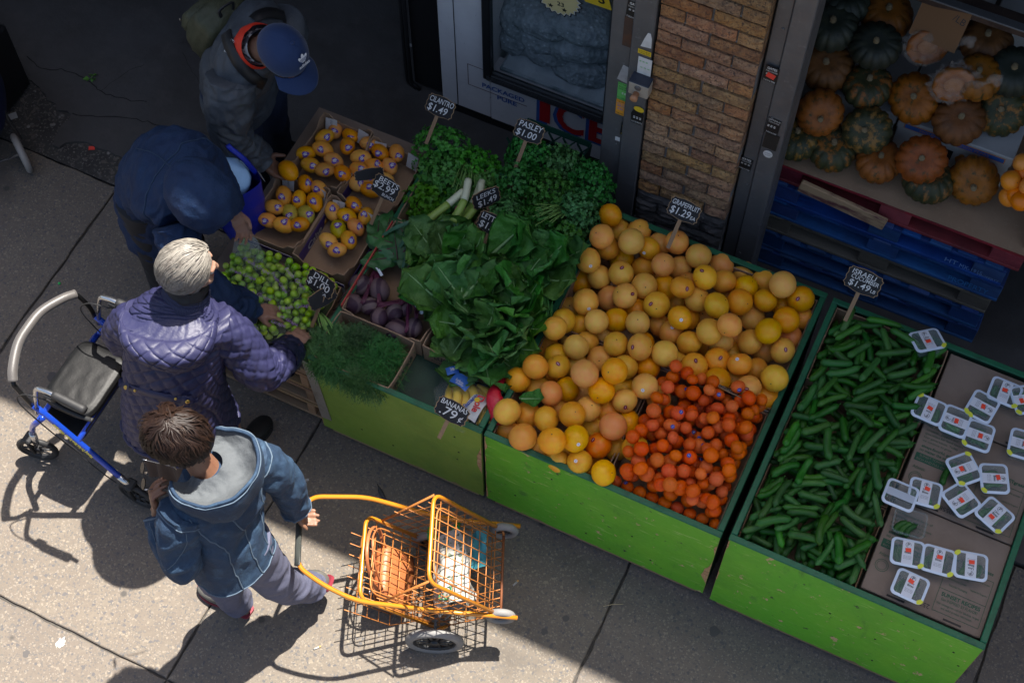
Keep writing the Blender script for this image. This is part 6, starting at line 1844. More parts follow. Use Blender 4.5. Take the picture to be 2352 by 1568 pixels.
t = thing('shopping_trolley', 'navy fabric shopping trolley with a pale wheel at the left edge', 'shopping trolley', (c.x - .1, c.y, 0))
wheel(t, Vector((.1, .0, .1)), .1, .035, RZ(-35), mat('pale_trolley_tyre', (.26, .24, .22), .6), mat('cream_wheel_rim', (.4, .33, .27), .5), 6)
wheel(t, Vector((-.16, -.34, .1)), .1, .035, RZ(-35), MATS['pale_trolley_tyre'], MATS['cream_wheel_rim'], 6)
NAVY = mat('navy_nylon', (.006, .014, .06), .5, bump=('N', 12, .3))
g = MB(); g.sphere((0, 0, 0), 1, 26, 18, lambda d: 1 + .05 * fbm(d * 3), (.2, .26, .38)); g.build('bag', NAVY, t, T(-.12, -.02, .5) @ RZ(20))
g = MB(); g.tube([(.1, 0, .1), (-.16, -.34, .1)], .007, 8); g.tube(roundpath([(.06, .06, .12), (-.05, .05, .95), (-.2, -.2, .95), (-.16, -.3, .12)], .05), .009, 8); g.build('frame', CHROME, t)
# ================================================================ litter on the ground
def flat(nm, label, cat_, x, y, w_, h_, m, rz=0, z=.002, zf=0):
    p = P(x, y, zf)
    g = MB(); g.grid(lambda u, v: Vector(((u - .5) * w_, (v - .5) * h_, z + .004 * abs(noise.noise(Vector((u * 3, v * 3, x)))))), 6, 6)
    return tag(g.build(nm, m, None, T(p) @ RZ(rz)), label, cat_)
PAPR = mat('litter_paper', (0.3542, 0.3424, 0.3247), .7)
flat('red_tag', 'scrap of red plastic on the broken pavement', 'litter', 211, 341, .03, .022, REDP, 30)
flat('paper_scrap', 'crumpled white paper scrap by the trolley wheel', 'litter', 28, 268, .05, .04, PAPR, 50)
flat('paper_scrap', 'tiny white paper scrap near the girl\'s sleeve on shaded pavement', 'litter', 702, 1103, .03, .012, PAPR, 40)
flat('paper_scrap', 'small white paper scrap on the dark floor near the freezer', 'litter', 943, 105, .035, .02, PAPR, 10, .003, .012)
for i, (x, y, rz, l_) in enumerate(((727, 1488, 50, 'cigarette butt on sunlit pavement left of the cart shadow'), (1183, 1340, 70, 'cigarette butt in shade right of the cart'))):
    g = MB(); g.tube([(-.012, 0, .004), (.012, 0, .004)], .0038, 7); g.m = 1; g.tube([(.012, 0, .004), (.02, 0, .004)], .0039, 7)
    tag(g.build('cigarette_butt', [PAPR, mat('cork_tip', (.5, .28, .1), .7)], None, T(P(x, y, 0)) @ RZ(rz)), l_, 'cigarette butt')
g = MB(); g.tube(smoothpath([(-.06, .02, .004), (-.01, 0, .01), (.06, -.012, .004)], 5), [.001, .002, .004, .008, .009, .009, .008, .006, .003, .002, .001], 6, flat=.2)
tag(g.build('feather', mat('dark_feather', (.03, .03, .035), .6), None, T(P(880, 1138, 0)) @ RZ(-20)), 'dark bird feather on the shaded pavement behind the cart', 'feather')
g = MB(); g.tube([(-.04, 0, .003), (0, .004, .004), (.045, 0, .003)], .0016, 5)
tag(g.build('straw_bit', mat('dry_straw', (.42, .33, .2), .8), None, T(P(1407, 1390, 0)) @ RZ(32)), 'dry straw stalk on the shaded pavement', 'straw')
g = MB(); g.sphere((0, 0, .009), .009, 12, 8); tag(g.build('blue_bead', mat('blue_plastic_bead', (.02, .2, .6), .3), None, T(P(311, 386, 0))), 'small blue plastic bead at the crack edge', 'bead')
g = MB(); g.sphere((0, 0, .006), .007, 12, 8); tag(g.build('green_bead', mat('green_plastic_bead', (.02, .5, .1), .3), None, T(P(137, 652, 0))), 'small green bead in the pavement joint', 'bead')
g = leaflets(7, lambda q: (Vector((q.uniform(-.03, .03), q.uniform(-.015, .015), .005)), Vector((0, 0, 1))), 9, .025)
tag(g.build('herb_sprig', CIL, None, T(P(217, 180, .013))), 'green herb sprig lying on the dark floor', 'herb')
DROP = mat('bird_dropping', (0.3838, 0.372, 0.3542), .8)
g = MB(); rr = random.Random(2)
g.prism([((.012 + .016 * rr.random()) * math.cos(a * .2094) * .8, (.012 + .018 * rr.random()) * math.sin(a * .2094)) for a in range(30)], .0005, .0015)
tag(g.build('splat', DROP, None, T(P(140, 1474, 0))), 'white splat on the sunlit pavement', 'splat')
for k, (x, y, s) in enumerate(((120, 865, .022), (1250, 1450, .014), (60, 1500, .015), (1300, 1420, .014), (1640, 1450, .022))):
    g = MB(); g.prism([(s * (.7 + .6 * rr.random()) * math.cos(a * .524), s * (1 + .3 * rr.random()) * math.sin(a * .524)) for a in range(12)], .0006, .0016)
    tag(g.build('gum_stain', mat('old_gum', (0.0708, 0.0649, 0.062), .8), None, T(P(x, y, 0))), ['round dark gum stain beside the rollator seat', 'small gum stain right of the cart shadow', 'gum stain at the lower left corner of the pavement', 'gum stain in shade near the right slab joint', 'large gum stain in shade before the right stand'][k], 'gum stain', 'gum stains on the pavement')
# ================================================================ people
def catmull(vals, t):
    n = len(vals) - 1
    x = min(max(t, 0), 1) * n
    i = min(int(x), n - 1); f = x - i
    p0 = vals[i - 1] if i > 0 else vals[0]; p1, p2 = vals[i], vals[i + 1]; p3 = vals[i + 2] if i + 2 <= n else vals[n]
    return .5 * ((2 * p1) + (p2 - p0) * f + (2 * p0 - 5 * p1 + 4 * p2 - p3) * f * f + (3 * p1 - p0 - 3 * p2 + p3) * f ** 3)
def loft(g, secs, nu, nv, disp=None, cap=(True, True), pw=2.4, u0=0.0, u1=1.0, thick=0):
    """secs: (centre, right axis, rx, ry); cross sections stand square to the spine"""
    C = [Vector(s[0]) for s in secs]
    rows = []
    vm = 0
    prev = None
    closed = (u1 - u0) > .999
    for j in range(nv):
        t = j / (nv - 1)
        c = catmull(C, t)
        tan = (catmull(C, min(1, t + .02)) - catmull(C, max(0, t - .02))).normalized()
        ax = catmull([Vector(s[1]) for s in secs], t)
        ax = (ax - tan * ax.dot(tan)).normalized()
        ay = tan.cross(ax)
        rx, ry = catmull([s[2] for s in secs], t), catmull([s[3] for s in secs], t)
        if prev is not None: vm += (c - prev).length
        prev = c
        row = []
        for i in range(nu):
            a = 2 * math.pi * (u0 + (u1 - u0) * i / (nu if closed else nu - 1))
            ca, sa = math.cos(a), math.sin(a)
            k = (abs(ca) ** pw + abs(sa) ** pw) ** (-1 / pw)
            d = ax * ca * k * rx + ay * sa * k * ry
            nr = (ax * ca / max(rx, .01) + ay * sa / max(ry, .01)).normalized()
            p = c + d
            if disp:
                p = p + nr * disp(a * (rx + ry) * .5, vm, t, a, p)
            row.append(p)
        rows.append(row)
    vs = [p for r_ in rows for p in r_]
    fs = []
    for j in range(nv - 1):
        for i in range(nu if closed else nu - 1):
            fs.append((j * nu + i, j * nu + (i + 1) % nu, (j + 1) * nu + (i + 1) % nu, (j + 1) * nu + i))
    if cap[0]: fs.append(tuple(range(nu))[::-1])
    if cap[1]: fs.append(tuple(range((nv - 1) * nu, nv * nu)))
    g.add(vs, fs, True)
    return rows
def limb(g, joints, radii, nu=28, nv=40, disp=None, cap=(True, True), flat=1.0, ref=Vector((0, 0, 1))):
    J = [Vector(j) for j in joints]
    secs = []
    up = Vector(ref)
    for i, j in enumerate(J):
        t = (J[min(i + 1, len(J) - 1)] - J[max(0, i - 1)]).normalized()
        a = t.cross(up)
        if a.length < .2: a = t.cross(Vector((1, 0, .3)))
        secs.append((j, a.normalized(), radii[i], radii[i] * flat))
    for i in range(1, len(secs)):
        if secs[i][1].dot(secs[i - 1][1]) < 0:
            secs[i] = (secs[i][0], -secs[i][1], secs[i][2], secs[i][3])
    return loft(g, secs, nu, nv, disp, cap, 2.0)
def wrinkle(seed, amp=.008, fu=3.0, fv=9.0):
    o_ = Vector((seed * 13.7, seed * 5.1, 0))
    def f(um, vm, t, a, p):
        n = fbm(Vector((math.cos(a) * .35 * fu, math.sin(a) * .35 * fu + vm * fv * .4, vm * fv)) + o_, 3)
        return amp * (1 - abs(n) * 2.2) * .7 + amp * .6 * noise.noise(p * 9 + o_)
    return f
def quilt(size=.066, amp=.0065, seed=0, belt=None, wr=.005):
    w_ = wrinkle(seed, wr, 2.2, 6)
    def f(um, vm, t, a, p):
        q1 = (um + vm) / size; q2 = (um - vm) / size
        d = min(abs(q1 - round(q1)), abs(q2 - round(q2))) * size * .707
        h = amp * 1.35 * (1 - (1 - min(1, d / .0105)) ** 2)
        return h + w_(um, vm, t, a, p) + .0025 * noise.noise(p * 45)
    return f
def hand(g, wrist, fdir, palm_n, side, curl=35, size=1.0, spread=8, thumb=30):
    """fdir: way the fingers point, palm_n: out of the palm, side: +1 thumb along fdir x palm_n"""
    f = Vector(fdir).normalized(); n = Vector(palm_n); n = (n - f * n.dot(f)).normalized()
    b = f.cross(n) * side
    w_ = Vector(wrist)
    k = size
    g.tube([w_ - f * .05 * k, w_, w_ + f * .02 * k], [.026 * k, .024 * k, .026 * k], 12, flat=.75)
    for i, (o_, L) in enumerate(((.030, .072), (.010, .08), (-.010, .075), (-.029, .058))):
        base = w_ + f * (.088 - .004 * abs(i - 1)) * k + b * o_ * k
        g.tube([w_ + b * o_ * .6 * k, base], [.016 * k, .0125 * k], 8)
        g.sphere(w_ + f * .05 * k + b * o_ * .85 * k, .017 * k, 10, 8)
        d = f.copy(); p = base
        sp = R((1.5 - i) * spread)
        d = (d * math.cos(sp) + b * math.sin(sp)).normalized()
        pts = [p]; c = R(curl * (.8 + .12 * i))
        for s_, fr in enumerate((.45, .32, .26)):
            d = (d * math.cos(c) + n * math.sin(c)).normalized()
            p = p + d * L * fr * k; pts.append(p)
            # keep turning in the plane of the finger
        g.tube(pts, [.0095 * k, .009 * k, .0082 * k, .0065 * k], 8)
    tb = w_ + f * .025 * k + b * .03 * k
    td = (f * math.cos(R(45)) + b * math.sin(R(45)) + n * math.sin(R(thumb)) * .8).normalized()
    p1 = tb + td * .035 * k
    td2 = (f * .85 + n * math.sin(R(thumb)) + b * .15).normalized()
    p2 = p1 + td2 * .03 * k
    g.tube([w_ + f * .01 * k + b * .018 * k, tb, p1, p2, p2 + td2 * .018 * k], [.016 * k, .0145 * k, .0115 * k, .0105 * k, .007 * k], 8)
def headframe(c, face, up=(0, 0, 1)):
    y = Vector(face).normalized(); x = y.cross(Vector(up)).normalized(); z = x.cross(y)
    M = Matrix((x, y, z)).transposed().to_4x4(); M.translation = c
    return M
def head_shape(g, M):
    s = g.M
    g.M = M
    g.sphere((0, -.012, .02), 1, 24, 16, None, (.076, .095, .098))
    g.sphere((0, .02, -.04), 1, 20, 14, None, (.06, .07, .075))
    g.tube([(0, .088, .02), (0, .105, -.012), (0, .102, -.022)], [.008, .0135, .01], 8)
    g.sphere((0, .068, -.088), .022, 10, 8)
    for sx in (-1, 1):
        g.sphere((sx * .079, -.012, -.008), 1, 10, 8, None, (.009, .02, .031))
        g.sphere((sx * .042, .058, -.018), .024, 10, 8)
        g.tube([(sx * .012, .088, .035), (sx * .035, .082, .037), (sx * .055, .066, .03)], .006, 6)
    g.tube([(-.02, .085, -.052), (0, .093, -.05), (.02, .085, -.052)], .0055, 6)
    g.tube([(-.016, .083, -.061), (0, .09, -.061), (.016, .083, -.061)], .006, 6)
    g.M = s
def face_parts(t, M, root):
    for sx in (-1, 1):
        g = MB(); g.sphere((0, 0, 0), .0125, 12, 8); g.build('eye', mat('eye_white', (.55, .53, .5), .2), t, root.inverted() @ M @ T(sx * .032, .071, .012))
    g = MB(); g.tube([(-.019, .089, -.0565), (0, .0985, -.056), (.019, .089, -.0565)], .0042, 6); g.build('lips', mat('lip_skin', (.38, .14, .11), .5), t, root.inverted() @ M)
from mathutils.bvhtree import BVHTree
def bvh_of(rowsets):
    vs, fs = [], []
    for rows_ in rowsets:
        k = len(vs); nu = len(rows_[0])
        vs += [p for r_ in rows_ for p in r_]
        for j in range(len(rows_) - 1):
            for i in range(nu):
                fs.append((k + j * nu + i, k + j * nu + (i + 1) % nu, k + (j + 1) * nu + (i + 1) % nu, k + (j + 1) * nu + i))
    return BVHTree.FromPolygons(vs, fs)
def surf(bv, x, y, off=.006):
    """where a measured line of sight meets a garment; the thing is then built there"""
    p, n_, i, d = bv.ray_cast(Vector((0, 0, CAM_H)), ray(x, y).normalized())
    if p is None: return None, None
    if n_.dot(ray(x, y)) > 0: n_ = -n_
    return p + n_ * off, n_
def ribbon(pts, nrms, w_, m, nm, parent, mw=None, lift=.0015):
    q = smoothpath(pts, 5); nq = smoothpath(nrms, 5)
    g = MB(); vs, fs = [], []
    for i, p in enumerate(q):
        t = (q[min(i + 1, len(q) - 1)] - q[max(0, i - 1)]).normalized()
        n_ = nq[i].normalized(); s_ = t.cross(n_).normalized() * w_ * .5
        vs += [p - s_ - n_ * .003, p - s_ * .94 + n_ * lift, p + s_ * .94 + n_ * lift, p + s_ - n_ * .003]
    for i in range(len(q) - 1):
        for k in range(3):
            a = 4 * i + k; fs.append((a, a + 1, a + 5, a + 4))
    g.add(vs, fs, True)
    return g.build(nm, m, parent, mw)
BODIES = []
def body(t, root, g, m):
    o = g.build('body', m, t, root.inverted())
    r = o.modifiers.new('remesh', 'REMESH'); r.mode = 'VOXEL'; r.voxel_size = .0052; r.use_smooth_shade = True
    s = o.modifiers.new('smooth', 'SMOOTH'); s.iterations = 3; s.factor = .5
    BODIES.append(o)
    return o
def hair(t, root, M, m, whorl, cover, n, L, rad=(.086, .105, .108), c0=(0, -.01, .02), lift=.1, wave=.15, seed=1, width=.0035, down=.3, base_m=None, droop=0):
    q = random.Random(seed)
    g = MB()
    W = Vector(whorl).normalized()
    R3 = Vector(rad); c0 = Vector(c0)
    def pos(d, k): return c0 + Vector((d.x * R3.x, d.y * R3.y, d.z * R3.z)) * k
    cnt = 0
    while cnt < n:
        d = Vector((q.gauss(0, 1), q.gauss(0, 1), q.gauss(0, 1))).normalized()
        if not cover(d): continue
        cnt += 1
        l_ = L * q.uniform(.6, 1.2)
        steps = 7
        k = 1.0 + q.uniform(0, .075)
        pts = []; ds = []
        ph = q.uniform(0, 6.28)
        for s_ in range(steps + 1):
            pts.append(pos(d, k)); ds.append(d.copy())
            tan = d - W
            tan = tan - d * tan.dot(d)
            tan = (tan.normalized() if tan.length > .01 else Vector((q.gauss(0, 1), q.gauss(0, 1), 0))) + Vector((0, 0, -down))
            side = d.cross(tan)
            tan = tan + side * (wave * 1.7 * noise.noise(d * 2.4 + Vector((seed * 3.1, s_ * .12, 0))) + wave * .25 * math.sin(ph + s_ * 1.1) + q.gauss(0, wave * .12))
            tan = (tan - d * tan.dot(d)).normalized()
            d = (d + tan * (l_ / steps) / .1).normalized()
            k += lift * .016 * math.sin(math.pi * s_ / steps) * (1 + 1.6 * noise.noise(d * 4 + Vector((0, seed, 0)))) + q.gauss(0, .003)
        vs, fs = [], []
        ww = width * q.uniform(.6, 1.3)
        for i, p in enumerate(pts):
            tt_ = (pts[min(i + 1, steps)] - pts[max(0, i - 1)]).normalized()
            sd = tt_.cross(ds[i]).normalized() * ww * (1 - .75 * (i / steps) ** 2) * .5
            vs += [p - sd, p + ds[i] * ww * .25, p + sd]
        for i in range(steps):
            a = 3 * i
            fs += [(a, a + 1, a + 4, a + 3), (a + 1, a + 2, a + 5, a + 4)]
        g.add(vs, fs, True)
    hb = MB()
    vs, fs = [], []
    nn, mm = 36, 22
    def bp(i, j):
        th = math.pi * j / mm; a = 2 * math.pi * i / nn
        return Vector((math.sin(th) * math.cos(a), math.sin(th) * math.sin(a), math.cos(th)))
    for j in range(mm + 1):
        for i in range(nn):
            d = bp(i, j); vs.append(pos(d, .985 + .03 * fbm(d * 4 + Vector((seed, 0, 0)))))
    for j in range(mm):
        for i in range(nn):
            if cover(bp(i + .5, j + .5)):
                fs.append((j * nn + i, (j + 1) * nn + i, (j + 1) * nn + (i + 1) % nn, j * nn + (i + 1) % nn))
    hb.add(vs, fs, True)
    h = hb.build('hair', base_m or m, t, root.inverted() @ M)
    o = g.build('hair_strands', m, h); o['kind'] = 'stuff'
    return h
SKIN1 = mat('light_skin', (0.2662, 0.1536, 0.1075), .5, lay=[('N', 12, (0.2304, 0.1178, 0.0819), .5, .72)], bump=('N', 90, .1))
SKIN2 = mat('tan_skin', (0.2048, 0.1024, 0.0614), .5, lay=[('N', 12, (0.169, 0.0768, 0.0461), .5, .72)], bump=('N', 90, .1))
SKIN3 = mat('brown_skin', (.16, .08, .05), .5, lay=[('N', 12, (.12, .06, .035), .5, .72)], bump=('N', 90, .1))
def person(label, base):
    t = thing('person', label, 'person', base)
    return t, t.matrix_basis.copy()
def shoe(t, root, heel, toe, m, sole, z0=.0, nm='shoe', tilt=0, k=1.0):
    h, e = Vector(heel), Vector(toe)
    d = (e - h); L = d.length; d.normalize()
    M = frame(h, d, Vector((-d.y, d.x, 0)))
    g = MB()
    secs = [((0, 0, .05), (0, 1, 0), .025, .03), ((.03, 0, .045), (0, 1, 0), .036, .045), ((L * .4, 0, .04), (0, 1, 0), .04, .042), ((L * .7, 0, .032), (0, 1, 0), .047, .03), ((L * .92, 0, .025), (0, 1, 0), .036, .02), ((L, 0, .02), (0, 1, 0), .01, .01)]
    loft(g, [(a, b, c * k, d_ * k) for a, b, c, d_ in secs], 22, 22, None, (True, True), 2.3)
    o = g.build(nm, m, t, root.inverted() @ M)
    g = MB(); out = [(-.01, 0)]
    pts = [(-.012, .0), (.0, .032), (L * .35, .036), (L * .68, .05), (L * .9, .04), (L + .008, .0)]
    poly = pts + [(x, -y) for x, y in pts[::-1][1:-1]]
    poly = smoothpath([Vector((x * 1, y * k, 0)) for x, y in poly], 4, True)
    g.prism([(p.x, p.y) for p in poly][::-1], .0, .016); g.build('sole', sole, o)
    return o

# ---------------------------------------------------------------- woman in the quilted jacket
QM = mat('navy_quilted_satin', (0.022, 0.0226, 0.0645), .48, lay=[('N', 6, (0.0174, 0.018, 0.0517), .42, .7), ('N', 40, (0.0296, 0.0303, 0.0806), .55, .75)], bump=('N', 120, .12), bump2=('N', 25, .15), spec=.4)
QD = mat('dark_navy_lining', (.01, .013, .035), .45, bump=('N', 40, .2))
SAT = mat('satin_hood_lining', (0.0205, 0.0215, 0.0614), .45, bump=('N', 14, .5), spec=.4)
BRASS = mat('brass_button', (.55, .36, .09), .3, .9)
SKIRT = mat('brown_skirt', (.06, .04, .032), .85, bump=('N', 60, .2))
A, Ar = person('grey haired woman in a navy quilted jacket reaching for plums', (-2.4, 1.95, 0))
rA0, rA1 = Vector((1, .1, 0)), Vector((.93, .36, 0))
g = MB()
hM = headframe((-2.335, 2.155, 1.46), (.62, .72, -.3))
head_shape(g, hM)
limb(g, [(-2.355, 2.1, 1.28), (-2.345, 2.125, 1.36), (-2.337, 2.145, 1.43)], [.055, .05, .05], 16, 10)
loft(g, [((-2.4, 1.94, .72), rA0, .15, .12), ((-2.39, 1.96, .95), rA0, .13, .1), ((-2.375, 2.02, 1.1), rA1, .14, .1), ((-2.36, 2.08, 1.25), rA1, .11, .07), ((-2.355, 2.1, 1.3), rA1, .06, .055)], 24, 24)
for pts in (((-2.23, 2.12, 1.2), (-2.08, 2.12, .96), (-2.1, 2.33, .785)), ((-2.5, 1.99, 1.2), (-2.62, 2.0, .98), (-2.59, 2.2, .92))):
    limb(g, pts, [.05, .042, .028], 14, 16)
hand(g, (-2.1, 2.335, .782), (.02, .9, -.4), (-.1, -.35, -.9), 1, 30, .95)
hand(g, (-2.6, 2.21, .915), (.25, .95, -.2), (.1, -.2, -1), -1, 45, .95)
for pts in (((-2.46, 1.93, .78), (-2.47, 1.99, .45), (-2.48, 1.97, .08)), ((-2.34, 1.96, .78), (-2.33, 2.06, .45), (-2.33, 2.08, .08))):
    limb(g, pts, [.085, .055, .035], 14, 18)
body(A, Ar, g, SKIN1)
face_parts(A, hM, Ar)
g = MB()
rows = loft(g, [((-2.405, 1.905, .6), rA0, .222, .19), ((-2.40, 1.915, .72), rA0, .212, .18), ((-2.395, 1.935, .86), rA0, .192, .162), ((-2.385, 1.965, 1.0), rA0, .185, .15), ((-2.375, 2.015, 1.12), rA1, .192, .142), ((-2.365, 2.06, 1.215), rA1, .185, .118), ((-2.36, 2.09, 1.275), rA1, .14, .088), ((-2.355, 2.112, 1.32), rA1, .082, .075)],
            230, 130, quilt(.066, .0066, 1), (False, True))
g.tube([p for p in rows[0]][::3], .009, 8, closed=True)
jk = g.build('quilted_jacket', QM, A, Ar.inverted())
def on_torso(a_deg, v, out=.0):
    """point and frame on the jacket back"""
    j = min(int(v * 129), 128); i = int(a_deg / 360 * 230) % 230
    p = rows[j][i]; px = rows[j][(i + 4) % 230]; pz = rows[min(j + 4, 129)][i]
    x = (px - p).normalized(); z = (pz - p).normalized(); n_ = x.cross(z).normalized()
    return p + n_ * out, x, z, n_
# belt with tabs and brass buttons on the back
bvA = bvh_of([rows])
def stripA(pts, w_, nm, off):
    pn = [surf(bvA, x, y, off) for x, y in pts]
    pn = [q_ for q_ in pn if q_[0] is not None]
    if len(pn) > 2: ribbon([q_[0] for q_ in pn], [q_[1] for q_ in pn], w_, QM, nm, jk)
stripA([(292, 886), (320, 895), (350, 903), (380, 910), (410, 915), (430, 918)], .034, 'back_belt', .005)
stripA([(274, 872), (281, 878), (288, 883), (294, 887), (301, 890)], .046, 'belt_tab', .009)
stripA([(419, 914), (426, 916), (434, 918), (443, 920), (450, 921)], .046, 'belt_tab', .009)
for (x, y, k) in ((294, 888, .0095), (312, 893, .006), (407, 914, .006), (429, 917, .0095)):
    p, n_ = surf(bvA, x, y, .0115)
    if p is None: continue
    g = MB(); g.lathe([(k, 0), (k, .003), (k * .6, .0055), (.001, .006)], 14); g.build('brass_button', BRASS, jk, T(p) @ n_.to_track_quat('Z', 'Y').to_matrix().to_4x4())
# sleeves
g = MB(); limb(g, [(-2.24, 2.085, 1.235), (-2.175, 2.11, 1.13), (-2.1, 2.1, .97), (-2.08, 2.16, .89), (-2.087, 2.235, .835)], [.08, .08, .076, .07, .062], 90, 80, quilt(.062, .0062, 3, wr=.009)); g.build('sleeve', QM, A, Ar.inverted())
g = MB(); limb(g, [(-2.083, 2.215, .85), (-2.087, 2.26, .82), (-2.092, 2.31, .795)], [.072, .068, .06], 60, 30, quilt(.062, .004, 5), (False, False)); g.build('turned_cuff', QD, A, Ar.inverted())
g = MB(); g.tube([Vector((-2.0905, 2.297, .8)) + Vector((.063 * math.cos(a * .42), .022 * math.sin(a * .42), .058 * math.sin(a * .42))) for a in range(15)], .004, 6, closed=True); g.build('cuff_piping', mat('brown_piping', (.1, .04, .025), .6), A, Ar.inverted())
g = MB(); limb(g, [(-2.49, 1.985, 1.225), (-2.555, 1.975, 1.15), (-2.615, 1.98, 1.02), (-2.625, 2.06, .95), (-2.6, 2.18, .92)], [.078, .078, .072, .064, .052], 80, 60, quilt(.062, .006, 4, wr=.009)); g.build('sleeve', QM, A, Ar.inverted())
# hood hanging on the back
hc = Vector((-2.385, 2.03, 1.245)); hr = Vector((.94, .33, 0)).normalized(); hb_ = Vector((.25, -.85, .42)).normalized(); hd = hr.cross(hb_).normalized()
if hd.z > 0: hd = -hd
def hood(u, v, qf=quilt(.066, .006, 7)):
    a = R(-100 + 200 * u)
    w_ = .172
    rim = hc + hr * math.sin(a) * w_ + hb_ * (.115 * math.cos(a) + .02) + hd * (-.02 + .02 * math.cos(a))
    tip = hc + hd * .19 + hb_ * .055 + hr * .06
    s_ = math.sin(v * math.pi * .5)
    p = rim.lerp(tip, v ** 1.25) + hb_ * (.085 * math.sin(math.pi * v ** .8) * math.cos(a * .8)) + hr * math.sin(a) * .045 * math.sin(math.pi * v)
    return p + hb_ * qf(u * .5, v * .25, v, a, p)
g = MB(); g.grid(lambda u, v: hood(u, v), 110, 70)
ho = g.build('hood', QM, A, Ar.inverted())
sm_ = ho.modifiers.new('solid', 'SOLIDIFY'); sm_.thickness = .006
g = MB(); g.tube([hood(i / 40, 0) for i in range(41)], .0065, 8); g.build('hood_edge', QM, ho)
def lining(u, v):
    a = R(-100 + 200 * u)
    rim = hood(u, 0)
    nk = Vector((-2.356, 2.085, 1.318)) + hr * math.sin(a) * .07 + hb_ * .03 * math.cos(a)
    dip = hd * .03 * math.sin(math.pi * v) * (0.6 + .4 * math.cos(a)) + hb_ * .03 * math.sin(math.pi * v)
    return rim.lerp(nk, v) + dip + hb_ * .008 * fbm(Vector((u * 9, v * 2, 0)), 3) + Vector((0, 0, .004))
g = MB(); g.grid(lining, 50, 22); g.build('hood_lining', SAT, ho)
# knitted collar and patterned scarf
g = MB(); limb(g, [(-2.356, 2.105, 1.3), (-2.35, 2.118, 1.335), (-2.345, 2.128, 1.362)], [.09, .086, .08], 60, 14, lambda um, vm, t, a, p: .003 * math.sin(vm * 900), (False, False)); g.build('knit_collar', mat('navy_knit', (.02, .024, .06), .8, bump=('w', 60, .4)), A, Ar.inverted())
g = MB(); limb(g, [(-2.35, 2.115, 1.33), (-2.345, 2.125, 1.37), (-2.34, 2.135, 1.41)], [.076, .074, .064], 60, 30, wrinkle(8, .009, 3, 20), (False, False)); g.build('scarf', mat('black_print_scarf', (.012, .012, .013), .7, lay=[('N', 16, (.5, .42, .36), .66, .68)]), A, Ar.inverted())
# silver hair
SILV = mat('silver_hair', (0.2119, 0.1935, 0.1659), .45, lay=[('N', 45, (0.1106, 0.0968, 0.083), .48, .66), ('N', 12, (0.1567, 0.1382, 0.1198), .5, .7)], spec=.4)
hair(A, Ar, hM, SILV, (0, .75, .75), lambda d: d.y < .45 + .3 * d.z and d.z > -.75 and not (d.y > .25 and d.z < .3), 1700, .17, (.086, .106, .108), lift=.7, wave=.45, seed=3, down=.5, width=.004)
# skirt and shoes
g = MB()
loft(g, [((-2.41, 1.9, .24), rA0, .2, .165), ((-2.41, 1.91, .4), rA0, .19, .16), ((-2.40, 1.92, .55), rA0, .18, .15), ((-2.40, 1.93, .72), rA0, .165, .135)], 120, 30,
     lambda um, vm, t, a, p: .02 * (1 - t) * math.sin(a * 13 + math.sin(a * 3)) + .006 * noise.noise(p * 12), (False, False))
g.build('skirt', SKIRT, A, Ar.inverted())
BSH = mat('black_shoe', (.012, .012, .012), .5)
shoe(A, Ar, (-2.33, 2.04, .0), (-2.3, 2.28, .0), BSH, RUB)
shoe(A, Ar, (-2.49, 1.9, .0), (-2.52, 2.14, .0), BSH, RUB)

# ---------------------------------------------------------------- walking woman in denim
DEN = mat('washed_denim', (0.0156, 0.0395, 0.0794), .8, lay=[('N', 5, (0.0086, 0.0237, 0.0536), .42, .62), ('N', 18, (0.0339, 0.0718, 0.1229), .52, .7), ('N', 70, (0.0099, 0.0269, 0.0574), .5, .75, (1, 1, .3))], bump=('N', 150, .3), bump2=('N', 16, .5))
DENL = mat('grey_hood_lining', (0.0793, 0.0881, 0.097), .85, lay=[('N', 30, (0.0645, 0.0734, 0.0824), .5, .7)], bump=('N', 150, .2), bump2=('N', 9, .9))
SEAM = mat('pale_denim_seam', (0.0737, 0.1069, 0.1475), .8)
TRO = mat('slate_trousers', (0.087, 0.0914, 0.1393), .7, lay=[('N', 50, (0.0653, 0.0698, 0.1089), .5, .75)], bump=('N', 100, .15))
D, Dr = person('dark haired woman in a washed denim jacket walking and pulling the orange cart', (-1.9, 1.47, 0))
rD0, rD1 = Vector((.1, 1, 0)).normalized(), Vector((.36, .93, 0)).normalized()
hM = headframe((-2.01, 1.55, 1.475), (-.86, -.2, -.46))
g = MB()
head_shape(g, hM)
limb(g, [(-1.925, 1.54, 1.3), (-1.955, 1.545, 1.37), (-1.985, 1.55, 1.43)], [.055, .05, .052], 16, 12)
loft(g, [((-1.85, 1.44, .75), rD0, .14, .11), ((-1.86, 1.46, .95), rD0, .12, .095), ((-1.885, 1.5, 1.12), rD1, .135, .1), ((-1.905, 1.53, 1.25), rD1, .12, .07), ((-1.92, 1.54, 1.31), rD1, .06, .055)], 24, 24)
LE, LH = Vector((-1.945, 1.3, .985)), P(362, 1172, 1.09)
RE, RH = Vector((-1.765, 1.715, 1.0)), P(690, 1183, .69)
limb(g, [(-1.95, 1.39, 1.23), LE, LH], [.045, .04, .027], 14, 16)
limb(g, [(-1.85, 1.66, 1.23), RE, RH - (RH - RE).normalized() * .06], [.045, .04, .027], 14, 16)
hand(g, LH, (-.35, .35, .85), (.55, .6, .0), 1, 62, .92, 6, 40)
hw = hg1.lerp(hg2, .12) + CO
fd = (hw - RE).normalized()
hand(g, RH - fd * .055 + Vector((0, 0, .012)), fd + Vector((.1, 0, -.35)), Vector((.5, .1, -.8)), 1, 78, .9, 2, 25)
KN, AN = Vector((-1.745, 1.52, .41)), Vector((-1.69, 1.625, .17))
